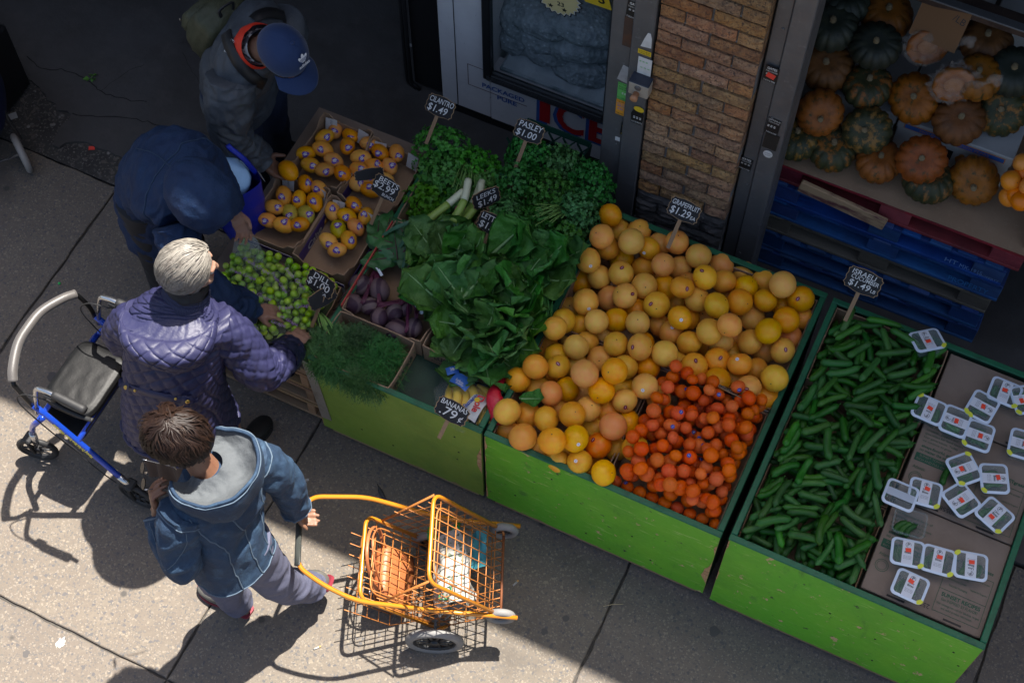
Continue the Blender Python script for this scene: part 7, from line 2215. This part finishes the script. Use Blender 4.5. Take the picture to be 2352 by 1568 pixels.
limb(g, [(-1.83, 1.5, .8), KN, AN], [.085, .058, .038], 16, 18)
KL, ALf = Vector((-1.99, 1.43, .44)), Vector((-1.965, 1.455, .09))
limb(g, [(-1.87, 1.4, .8), KL, ALf], [.085, .058, .038], 16, 18)
body(D, Dr, g, SKIN2)
face_parts(D, hM, Dr)
g = MB()
wd = wrinkle(21, .014, 2.4, 6)
rows = loft(g, [((-1.84, 1.435, .79), rD0, .155, .128), ((-1.85, 1.44, .85), rD0, .15, .125), ((-1.862, 1.455, .94), rD0, .14, .115), ((-1.875, 1.485, 1.04), rD0, .148, .118), ((-1.888, 1.51, 1.14), rD1, .165, .12), ((-1.9, 1.53, 1.225), rD1, .165, .1), ((-1.912, 1.54, 1.275), rD1, .14, .08), ((-1.925, 1.545, 1.315), rD1, .085, .07)],
            140, 100, wd, (False, True))
jd = g.build('denim_jacket', DEN, D, Dr.inverted())
def seam(v0, a0, v1, a1, bow=0, r=.0032, n=26):
    pts = []
    for k in range(n):
        u = k / (n - 1)
        v = v0 + (v1 - v0) * u; a = a0 + (a1 - a0) * u + bow * math.sin(math.pi * u)
        j = min(int(v * 99), 98); i = int(a / 360 * 140) % 140
        p = rows[j][i]; x = (rows[j][(i + 3) % 140] - p).normalized(); z = (rows[min(j + 3, 99)][i] - p).normalized()
        pts.append(p + x.cross(z).normalized() * .0015)
    g = MB(); g.tube(pts, r, 6, flat=.6); g.build('seam', SEAM, jd)
g = MB(); g.tube(rows[1][::2], .003, 6, closed=True); g.build('hem_band', SEAM, jd)
for a0, a1, b_ in ((238, 215, 6), (300, 322, -6), (270, 262, 3)):
    seam(.02, a0, .72, a1, b_)
# sleeves
g = MB(); rl_ = limb(g, [(-1.945, 1.4, 1.235), (-1.955, 1.345, 1.13), LE + Vector((.008, -.008, -.005)), LE.lerp(LH, .5) + Vector((-.005, -.01, 0)), LE.lerp(LH, .93)], [.08, .078, .068, .058, .047], 64, 80, wrinkle(23, .014, 2.4, 9)); g.build('sleeve', DEN, D, Dr.inverted())
g = MB(); rr_ = limb(g, [(-1.84, 1.66, 1.235), (-1.79, 1.7, 1.12), RE + Vector((.005, .008, 0)), RE.lerp(RH, .45), RE.lerp(RH, .8)], [.08, .076, .066, .058, .05], 64, 80, wrinkle(24, .013, 2.4, 9)); g.build('sleeve', DEN, D, Dr.inverted())
for rws in (rl_, rr_):
    g = MB(); g.tube(rws[77][::2], .004, 6, closed=True); g.build('cuff_seam', SEAM, jd)
    g = MB(); g.tube(rws[6][::2], .0035, 6, closed=True); g.build('shoulder_seam', SEAM, jd)
    g = MB(); g.tube([rws[j][40 if rws is rl_ else 12] for j in range(8, 76, 3)], .003, 6, flat=.6); g.build('sleeve_seam', SEAM, jd)
# open hood spread behind the neck
nc = Vector((-1.918, 1.545, 1.352)); bk = Vector((.93, -.1, .12)).normalized(); sd_ = Vector((.12, 1, 0)).normalized()
def hoodD(u, v, layer=0):
    a = R(-112 + 224 * u)
    reach = .42 + .58 * math.cos(a * .7)
    if v < .55:       # lining: from the neck outwards, a shallow bowl
        t_ = v / .55
        r_ = .055 + (.13 * reach) * t_
        z = .005 - .055 * math.sin(math.pi * t_) * reach + .035 * t_
    else:             # turned over the rim and down the back
        t_ = (v - .55) / .45
        r_ = .055 + .13 * reach + .022 * math.sin(t_ * 1.9) - .012 * t_
        z = .04 + .006 * math.sin(t_ * 3.1) - .14 * t_ ** 1.3 * (.35 + .65 * reach)
    p = nc + bk * math.cos(a) * r_ * 1.05 + sd_ * math.sin(a) * r_ * 1.05 + Vector((0, 0, z - .03 * (1 - reach)))
    return p + Vector((noise.noise(Vector((u * 7, v * 2, 7))) * .02 * v, noise.noise(Vector((u * 7, v * 2, 11))) * .02 * v, .026 * fbm(Vector((u * 6, v * 3, 2)), 3) * (.3 + v)))
g = MB(); g.grid(lambda u, v: hoodD(u, v * .56), 70, 24); hl = g.build('hood_lining', DENL, jd)
g = MB(); g.grid(lambda u, v: hoodD(u, .55 + .45 * v) + Vector((0, 0, .002)), 70, 24); g.build('hood', DEN, jd)
g = MB(); g.tube([hoodD(i / 50, .56) for i in range(51)], .0065, 8); g.build('hood_edge', DEN, jd)
g = MB(); g.tube([hoodD(i / 50, .66) + Vector((0, 0, .003)) for i in range(51)], .003, 6); g.build('hood_seam', SEAM, jd)
# trousers
g = MB(); limb(g, [(-1.825, 1.485, .86), (-1.79, 1.5, .63), KN, KN.lerp(AN, .55), AN + Vector((-.0, .0, -.0))], [.105, .09, .074, .066, .062], 56, 70, wrinkle(31, .009, 2, 9), (True, False)); g.build('trouser_leg', TRO, D, Dr.inverted())
g = MB(); limb(g, [(-1.865, 1.41, .86), (-1.93, 1.41, .64), KL, KL.lerp(ALf, .5), ALf], [.105, .09, .074, .066, .064], 56, 70, wrinkle(32, .009, 2, 9), (True, False)); g.build('trouser_leg', TRO, D, Dr.inverted())
GSH = mat('grey_trail_shoe', (0.0832, 0.079, 0.0707), .7, bump=('N', 40, .3))
PSO = mat('pink_sole', (0.2112, 0.023, 0.0384), .6)
shoe(D, Dr, (-1.925, 1.455, .0), (-2.175, 1.47, .0), GSH, PSO)
rs_ = shoe(D, Dr, (-1.635, 1.675, .15), (-1.78, 1.65, .012), GSH, PSO, k=1.1)
# short dark brown hair
DKH = mat('dark_brown_hair', (0.0133, 0.0062, 0.0041), .5, lay=[('N', 40, (0.0256, 0.0123, 0.0066), .5, .66), ('N', 15, (0.0072, 0.0036, 0.0026), .5, .66)], spec=.3)
hair(D, Dr, hM, DKH, (.1, -.45, .9), lambda d: d.z > -.55 and not (d.y > .5 and d.z < .45), 2300, .11, (.087, .104, .108), lift=2.2, wave=1.15, seed=8, down=.1, width=.0058)
# sunglasses held at the mouth
gm = T(LH + Vector((-.085, .07, .085)))
sg = thing('sunglasses', 'dark sunglasses with thin silver temples held by the walking woman', 'sunglasses', M=gm @ RZ(35) @ RY(30))
for k in (-1, 1):
    g = MB(); g.prism([(.026 * math.cos(a * .393), .021 * math.sin(a * .393)) for a in range(16)], -.0015, .0015); g.build('lens', mat('dark_lens', (.004, .004, .005), .25, spec=.2), sg, T(0, k * .032, 0) @ RY(90) @ S(.8, 1, 1))
    g = MB(); g.tube(smoothpath([(0, k * .06, .01), (.06, k * .05, .008), (.115, k * .045, .0), (.135, k * .045, -.02)], 4), .0018, 6); g.build('temple', CHROME, sg)

# ---------------------------------------------------------------- hooded person in dark denim, bending over the plums
DKD = mat('dark_indigo_denim', (0.0013, 0.0179, 0.0615), .8, lay=[('N', 8, (0.001, 0.011, 0.0455), .42, .7), ('N', 60, (0.0026, 0.0245, 0.0882), .55, .78)], bump=('N', 150, .25), bump2=('N', 15, .7))
DKS = mat('indigo_seam', (.014, .036, .075), .8)
B, Br = person('person in a dark indigo denim coat with the hood up bending over plums', (-2.98, 2.72, 0))
g = MB()
hM = headframe((-2.51, 2.5, 1.335), (.72, -.2, -.66), (.5, -.1, .8))
head_shape(g, hM)
limb(g, [(-2.64, 2.56, 1.24), (-2.58, 2.53, 1.28), (-2.53, 2.51, 1.31)], [.055, .05, .05], 16, 10)
rB = Vector((.25, -.97, 0)).normalized()
loft(g, [((-2.98, 2.72, .8), rB, .14, .11), ((-2.92, 2.7, .98), rB, .13, .1), ((-2.8, 2.65, 1.13), rB, .14, .1), ((-2.68, 2.59, 1.22), rB, .12, .07), ((-2.62, 2.56, 1.26), rB, .06, .055)], 24, 24)
BRE, BRH = Vector((-2.42, 2.31, .95)), Vector((-2.33, 2.415, .745))
BLE, BLH = Vector((-2.66, 2.76, 1.0)), Vector((-2.59, 2.735, .87))
limb(g, [(-2.6, 2.4, 1.19), BRE, BRH], [.046, .042, .027], 14, 18)
limb(g, [(-2.7, 2.78, 1.19), BLE, BLH], [.046, .042, .027], 14, 18)
hand(g, BRH, (.75, .55, -.35), (-.25, -.2, -.95), -1, 28, .95)
hand(g, BLH, (.6, -.35, -.6), (.3, -.8, .2), -1, 42, .95)
for y in (2.63, 2.82):
    limb(g, [(-2.98, y, .85), (-3.0, y, .45), (-3.02, y, .08)], [.085, .058, .038], 14, 18)
body(B, Br, g, SKIN1)
face_parts(B, hM, Br)
g = MB()
rowsB = loft(g, [((-3.0, 2.72, .5), rB, .18, .15), ((-2.99, 2.72, .7), rB, .178, .155), ((-2.95, 2.71, .9), rB, .17, .15), ((-2.87, 2.68, 1.06), rB, .178, .14), ((-2.77, 2.63, 1.17), rB, .195, .125), ((-2.68, 2.585, 1.235), rB, .185, .1), ((-2.63, 2.56, 1.27), rB, .15, .085), ((-2.59, 2.54, 1.29), rB, .09, .075)],
             120, 90, wrinkle(41, .022, 3, 9), (False, True))
jb = g.build('denim_coat', DKD, B, Br.inverted())
g = MB(); limb(g, [(-2.62, 2.42, 1.2), (-2.54, 2.35, 1.1), BRE, BRE.lerp(BRH, .5), BRE.lerp(BRH, .9)], [.088, .085, .075, .07, .06], 60, 70, wrinkle(42, .018, 3, 12)); g.build('sleeve', DKD, B, Br.inverted())
g = MB(); limb(g, [BRE.lerp(BRH, .84), BRE.lerp(BRH, .9), BRE.lerp(BRH, .96)], [.05, .047, .04], 60, 14, lambda um, vm, t, a, p: .0035 * math.sin(a * 20), (False, False)); g.build('gathered_cuff', DKD, B, Br.inverted())
g = MB(); limb(g, [(-2.71, 2.73, 1.2), (-2.69, 2.76, 1.12), BLE, BLE.lerp(BLH, .5), BLE.lerp(BLH, .88)], [.08, .078, .07, .06, .048], 60, 70, wrinkle(43, .012, 2.4, 10)); g.build('sleeve', DKD, B, Br.inverted())
g = MB()
HB = hM
def hoodB(d):
    k = 1 + .06 * fbm(d * 2.6 + Vector((3, 0, 0)), 4)
    if d.y < 0: k *= 1 + .16 * (-d.y) ** 2 * max(0, .6 - d.z)
    return k
vs, fs = [], []
nn, mm = 64, 44
for j in range(mm + 1):
    for i in range(nn):
        th = math.pi * j / mm; a = 2 * math.pi * i / nn
        d = Vector((math.sin(th) * math.cos(a), math.cos(th) * 1.0, math.sin(th) * math.sin(a)))   # pole along the face direction
        p = Vector((d.x * .121, d.y * .146 - .012, d.z * .132 + .02)) * hoodB(d)
        vs.append(p)
for j in range(mm):
    if j < 9: continue           # open at the face
    for i in range(nn):
        fs.append((j * nn + i, (j + 1) * nn + i, (j + 1) * nn + (i + 1) % nn, j * nn + (i + 1) % nn))
g.add(vs, fs, True)
hb2 = g.build('hood', DKD, B, Br.inverted() @ HB)
sm_ = hb2.modifiers.new('solid', 'SOLIDIFY'); sm_.thickness = .005
g = MB(); g.tube([vs[9 * nn + i] for i in range(nn)], .006, 6, closed=True); g.build('hood_hem', DKD, hb2)
g = MB(); g.tube([Vector(vs[j * nn + 16]) * 1.004 for j in range(9, 42)], .0028, 6); g.build('crown_seam', DKS, hb2)
g = MB(); g.tube([Vector(vs[14 * nn + i]) * 1.006 for i in range(nn)], .0024, 6, closed=True); g.build('edge_seam', DKS, hb2)
for (v0, a0, v1, a1) in ((.5, 262, .98, 262), (.72, 175, .75, 262), (.72, 365, .75, 262)):
    pts = []
    for k in range(24):
        u = k / 23; j = min(int((v0 + (v1 - v0) * u) * 89), 88); i = int((a0 + (a1 - a0) * u) / 360 * 120) % 120
        p = rowsB[j][i]; x = (rowsB[j][(i + 3) % 120] - p).normalized(); z = (rowsB[min(j + 3, 89)][i] - p).normalized(); pts.append(p + x.cross(z).normalized() * .002)
    g = MB(); g.tube(pts, .0028, 6); g.build('seam', DKS, jb)
for y in (2.63, 2.82):
    g = MB(); limb(g, [(-2.98, y, .86), (-3.0, y, .45), (-3.02, y, .1)], [.11, .085, .075], 40, 40, wrinkle(45, .008, 2, 8)); g.build('trouser_leg', mat('black_trousers', (.014, .014, .017), .8), B, Br.inverted())
    shoe(B, Br, (-3.06, y, .012), (-2.8, y - .02, .012), BSH, RUB)
g = MB(); g.tube([BRH + Vector((.07, .05, -.04)) + Vector((.0, .01 * math.cos(a * .6), .01 * math.sin(a * .6))) for a in range(10)], .0014, 6, closed=True); g.build('ring', CHROME, B, Br.inverted())
# blue shopper bag at this person's side with pale blue cloth inside
RB = mat('royal_blue_bag', (.006, .02, .33), .45, bump=('N', 10, .25))
c = None
bg_ = thing('shopper_bag', 'royal blue shopper bag with white print at the hooded person\'s side', 'bag', (-2.7, 2.885, .5), R(-25))
g = MB()
def sb(u, v):
    a = 2 * math.pi * u; c_, s_ = math.cos(a), math.sin(a); e = 3.5
    k = (abs(c_) ** e + abs(s_) ** e) ** (-1 / e)
    w_ = .9 + .1 * v
    return Vector((c_ * k * .13 * w_ + .012 * noise.noise(Vector((a, v * 4, 0))), s_ * k * .1 * w_ + .012 * noise.noise(Vector((a, v * 4, 5))), v * .4))
g.grid(sb, 50, 24, closed=True); g.add([sb(i / 50, 0) for i in range(50)], [tuple(range(50))[::-1]])
o = g.build('bag_body', RB, bg_)
g = MB()
for k in range(5): g.box((-.1 + .04 * k, -.0, 0), (.03, .012 + .01 * (k % 2), .001))
for sy in (-1, 1):
    g2 = MB(); g2.tube(smoothpath([(-.07, sy * .09, .39), (-.06, sy * .06, .5), (-.0, sy * .03, .56), (.05, sy * .06, .5), (.07, sy * .09, .39)], 6), .012, 6, flat=.2); g2.build('strap', RB, bg_)
g = MB(); g.prism([(-.1, -.03), (-.02, -.04), (.03, -.02), (.1, -.035), (.11, .02), (.03, .03), (-.03, .015), (-.1, .03)], 0, .001); g.build('white_print', WHT, bg_, T(-.01, .103, .37) @ RX(-80))
g = MB(); g.sphere((0, 0, 0), 1, 26, 18, lambda d: 1 + .1 * fbm(d * 2.4, 4), (.105, .08, .09))
tag(g.build('folded_cloth', mat('pale_blue_cloth', (.28, .47, .72), .8, bump=('N', 30, .2)), None, bg_.matrix_basis @ T(.0, 0, .385)), 'pale blue folded cloth in the royal blue shopper bag', 'cloth')
# thin produce bag in the left hand
PLB = mat('thin_produce_bag', (.5, .56, .58), .14, alpha=.2, spec=.9, bump=('N', 20, .8))
tp = BLH + Vector((.06, -.03, -.06))
pb = thing('produce_bag', 'thin clear produce bag hanging from the hooded person\'s hand', 'plastic bag', (tp.x, tp.y, tp.z))
g = MB()
def pbg(u, v):
    a = 2 * math.pi * u
    w_ = .018 + .062 * math.sin(min(1, v * 1.25) * 1.57) * (1 if v < .8 else 1 - .7 * ((v - .8) / .2) ** 2)
    return Vector((w_ * math.cos(a) * 1.0 + .02 * v, w_ * math.sin(a) * .6 - .06 * v, -.22 * v)) + Vector((noise.noise(Vector((a * 1.5, v * 5, 0))), noise.noise(Vector((a * 1.5, v * 5, 4))), 0)) * .014
g.grid(pbg, 36, 30, closed=True); g.build('bag_film', PLB, pb)

# ---------------------------------------------------------------- man in a cap with a backpack, picking a mango
GRJ = mat('slate_grey_jacket', (0.0461, 0.0542, 0.0646), .6, lay=[('N', 10, (0.037, 0.0443, 0.0542), .45, .7)], bump=('N', 130, .12), bump2=('N', 16, .5))
Cc, Cr = person('man in a navy cap and grey jacket with backpack picking a mango', (-2.92, 3.36, 0))
g = MB()
hM = headframe((-2.515, 3.165, 1.475), (.78, -.22, -.58), (.5, -.1, .85))
head_shape(g, hM)
limb(g, [(-2.68, 3.215, 1.36), (-2.61, 3.19, 1.42), (-2.55, 3.175, 1.455)], [.06, .056, .055], 16, 10)
rC = Vector((.3, -.95, 0)).normalized()
loft(g, [((-2.93, 3.35, .85), rC, .15, .11), ((-2.89, 3.32, 1.02), rC, .14, .105), ((-2.8, 3.27, 1.2), rC, .155, .105), ((-2.71, 3.23, 1.32), rC, .14, .08), ((-2.66, 3.21, 1.38), rC, .065, .06)], 24, 24)
CRE, CRH = Vector((-2.735, 3.0, .99)), Vector((-2.655, 3.06, .79))
limb(g, [(-2.72, 3.06, 1.28), CRE, CRH], [.05, .045, .03], 14, 18)
limb(g, [(-2.68, 3.4, 1.28), (-2.8, 3.47, 1.02), (-2.86, 3.42, .84)], [.05, .045, .03], 14, 18)
MGP = P(663, 392, .745)
hand(g, CRH, (.55, .25, -.75), (.75, .35, .45), -1, 26, 1.05, 9, 35)
hand(g, (-2.862, 3.415, .825), (.0, -.2, -.95), (.0, -.9, -.1), 1, 35, 1.0)
for y, x in ((3.24, -2.9), (3.5, -2.93)):
    limb(g, [(-2.93, y + .03, .9), (x, y, .48), (x - .04, y + .04, .09)], [.09, .062, .04], 14, 18)
body(Cc, Cr, g, SKIN3)
face_parts(Cc, hM, Cr)
o = link('mango', MGM[2], None, T(MGP) @ RZ(-20) @ S(.042)); tag(o, 'golden mango held in the hand of the man in the cap', 'mango')
g = MB()
rowsC = loft(g, [((-2.95, 3.36, .76), rC, .2, .155), ((-2.93, 3.35, .88), rC, .195, .15), ((-2.89, 3.32, 1.02), rC, .195, .145), ((-2.82, 3.28, 1.17), rC, .21, .14), ((-2.75, 3.25, 1.28), rC, .215, .12), ((-2.7, 3.225, 1.345), rC, .17, .095), ((-2.665, 3.21, 1.385), rC, .1, .082)],
             120, 90, wrinkle(51, .018, 2.6, 8), (False, True))
jc = g.build('jacket', GRJ, Cc, Cr.inverted())
g = MB(); rowsS = limb(g, [(-2.735, 3.09, 1.28), (-2.735, 3.035, 1.17), CRE, CRE.lerp(CRH, .5), CRE.lerp(CRH, .9)], [.095, .092, .08, .07, .058], 60, 80, wrinkle(52, .02, 3, 13)); g.build('sleeve', GRJ, Cc, Cr.inverted())
g = MB(); limb(g, [(-2.68, 3.4, 1.29), (-2.71, 3.46, 1.17), (-2.8, 3.47, 1.02), (-2.855, 3.425, .86)], [.092, .09, .076, .058], 60, 60, wrinkle(53, .012, 2.4, 10)); g.build('sleeve', GRJ, Cc, Cr.inverted())
REDC = mat('red_collar', (.6, .03, .01), .6, bump=('N', 60, .2))
g = MB(); limb(g, [(-2.68, 3.215, 1.375), (-2.655, 3.205, 1.405), (-2.635, 3.195, 1.425)], [.093, .088, .082], 50, 12, wrinkle(54, .005), (False, False)); g.build('red_collar', REDC, Cc, Cr.inverted())
g = MB(); limb(g, [(-2.66, 3.207, 1.39), (-2.63, 3.195, 1.42)], [.072, .066], 40, 8, wrinkle(55, .004), (False, False)); g.build('shirt_collar', mat('speckled_shirt', (.4, .4, .4), .8, lay=[('c', 70, (.05, .05, .06), .5, .52)]), Cc, Cr.inverted())
# printed logo on the jacket's shoulder blade
bvC = bvh_of([rowsC, rowsS])
p, n_ = surf(bvC, 533, 112, .004)
if p is not None:
    p2, _ = surf(bvC, 541, 100, .004)
    lm = frame(p, p2 - p, n_.cross(p2 - p))
    text('THE NORTH', WHT, jc, lm @ T(0, .012, 0), .03, fit=.062); text('FACE', WHT, jc, lm @ T(0, -.014, 0), .03, fit=.04)
# cap
NAV = mat('navy_cap_twill', (0.0015, 0.019, 0.0784), .75, bump=('N', 160, .2), sheen=.15)
g = MB()
vs, fs = [], []
nn, mm = 48, 20
for j in range(mm + 1):
    for i in range(nn):
        th = math.pi * .54 * j / mm; a = 2 * math.pi * i / nn
        p = Vector((math.sin(th) * math.cos(a) * .094, math.sin(th) * math.sin(a) * .112 - .008, math.cos(th) * .115 + .018))
        sm6 = abs(((a / (math.pi / 3)) + .5) % 1 - .5)
        p *= 1 - .012 * math.exp(-(sm6 / .03) ** 2) * (1 - math.exp(-th * 4))
        vs.append(p + Vector((0, 0, .004 * noise.noise(p * 20))))
for j in range(mm):
    for i in range(nn):
        fs.append((j * nn + i, (j + 1) * nn + i, (j + 1) * nn + (i + 1) % nn, j * nn + (i + 1) % nn))
g.add(vs, fs, True)
cp_ = thing if False else g.build('cap', NAV, Cc, Cr.inverted() @ hM)
s_ = cp_.modifiers.new('solid', 'SOLIDIFY'); s_.thickness = .003
def brim(u, v):
    a = R(28 + 124 * u)
    r_ = .0 + v
    x = math.cos(a) * (.092 + .018 * v); y = math.sin(a) * .11 + v * .082 * math.sin(a) ** .6 - .004
    return Vector((x, y, .012 - .03 * (math.cos(a) ** 2) - .018 * v))
g = MB(); g.grid(brim, 30, 12); br = g.build('brim', NAV, cp_)
s_ = br.modifiers.new('solid', 'SOLIDIFY'); s_.thickness = .004
g = MB(); g.sphere((0, -.008, .135), .0085, 10, 8); g.build('button', NAV, cp_)
em = frame(Vector((.0, .0765, .1035)), Vector((-1, 0, 0)), Vector((0, -.7, .7))) @ S(1.35)
CAPW = mat('cap_embroidery', (.6, .62, .66), .7)
for a_, k in ((0, 1.0), (32, .9), (-32, .9)):
    g = MB(); g.prism([(.0055 * math.sin(b_) * 1.0, .003 + .0145 * (1 - math.cos(b_))) for b_ in [i * .3307 for i in range(19)]], 0, .0012); g.build('emblem_leaf', CAPW, cp_, em @ RZ(a_) @ S(k))
for k in range(3):
    g = MB(); g.box((0, .007 + .0042 * k, .0016), (.026, .0012, .0008)); g.build('emblem_stripe', NAV, cp_, em)
text('*adidas', CAPW, cp_, em @ T(0, -.0085, .001), .014, fit=.042)
# trousers, shoes
JEA = mat('dark_jeans', (.012, .02, .045), .8, bump=('N', 140, .2))
for i, (y, x) in enumerate(((3.24, -2.9), (3.5, -2.93))):
    g = MB(); limb(g, [(-2.93, y + .03, .9), (x, y, .48), (x - .03, y + .03, .1)], [.12, .09, .075], 40, 50, wrinkle(57 + i, .009, 2, 9)); g.build('trouser_leg', JEA, Cc, Cr.inverted())
shoe(Cc, Cr, (-3.03, 3.58, .012), (-2.77, 3.6, .012), mat('black_sneaker', (.014, .014, .014), .6), mat('tan_sole', (.2, .15, .1), .7), k=1.1)
shoe(Cc, Cr, (-2.98, 3.28, .012), (-2.72, 3.26, .012), MATS['black_sneaker'], MATS['tan_sole'], k=1.1)
# backpack
OLV = mat('olive_pack_nylon', (0.0441, 0.0477, 0.0234), .6, lay=[('N', 5, (0.0312, 0.0343, 0.0177), .45, .7), ('N', 9, (0.0571, 0.0518, 0.0259), .55, .75)], bump=('N', 14, .8))
bcn = Vector((-2.965, 3.35, 1.22))
up_ = Vector((.42, -.18, .88)).normalized(); out_ = Vector((-.8, .33, .45)).normalized()
bm = frame(bcn, up_.cross(out_), up_)
bp_ = thing('backpack', 'olive green backpack on the man in the cap', 'backpack', M=bm)
g = MB()
g.sphere((0, 0, 0), 1, 40, 28, lambda d: (max(abs(d.x), abs(d.y), abs(d.z)) ** -.45) * (1 + .05 * fbm(d * 3, 4)), (.135, .2, .085)); g.build('main_bag', OLV, bp_)
g = MB(); g.sphere((0, 0, 0), 1, 30, 20, lambda d: (max(abs(d.x), abs(d.y), abs(d.z)) ** -.45) * (1 + .06 * fbm(d * 3 + Vector((4, 0, 0)), 4)), (.11, .1, .045)); g.build('front_pocket', OLV, bp_, T(0, -.06, .085))
g = MB(); g.tube([(.105 * math.cos(R(a_)), -.06 + .075 * math.sin(R(a_)), .118) for a_ in range(170, 371, 12)], .003, 6); g.build('zip', mat('pale_zip', (.35, .3, .22), .5), bp_)
g = MB(); g.tube(smoothpath([(-.03, .19, -.02), (-.03, .23, 0), (.03, .23, 0), (.03, .19, -.02)], 5), .008, 6, flat=.5); g.build('haul_loop', BLK, bp_)
NYL = mat('black_webbing', (.01, .01, .011), .55)
for lst in ([(522, 78), (526, 98), (536, 122), (552, 148), (572, 170), (590, 184), (604, 192)], [(582, 48), (600, 36), (624, 32), (650, 40), (672, 54), (690, 68)]):
    pn = [surf(bvC, x, y, .007) for x, y in lst]
    pn = [q_ for q_ in pn if q_[0] is not None]
    if len(pn) > 2: ribbon([q_[0] for q_ in pn], [q_[1] for q_ in pn], .052, NYL, 'shoulder_strap', bp_, bm.inverted(), .004)
# turn the body surfaces into plain meshes
bpy.context.view_layer.update()
dg = bpy.context.evaluated_depsgraph_get()
for o in BODIES:
    me = bpy.data.meshes.new_from_object(o.evaluated_get(dg))
    old = o.data
    o.modifiers.clear()
    o.data = me
    bpy.data.meshes.remove(old)
    me.polygons.foreach_set('use_smooth', [True] * len(me.polygons))
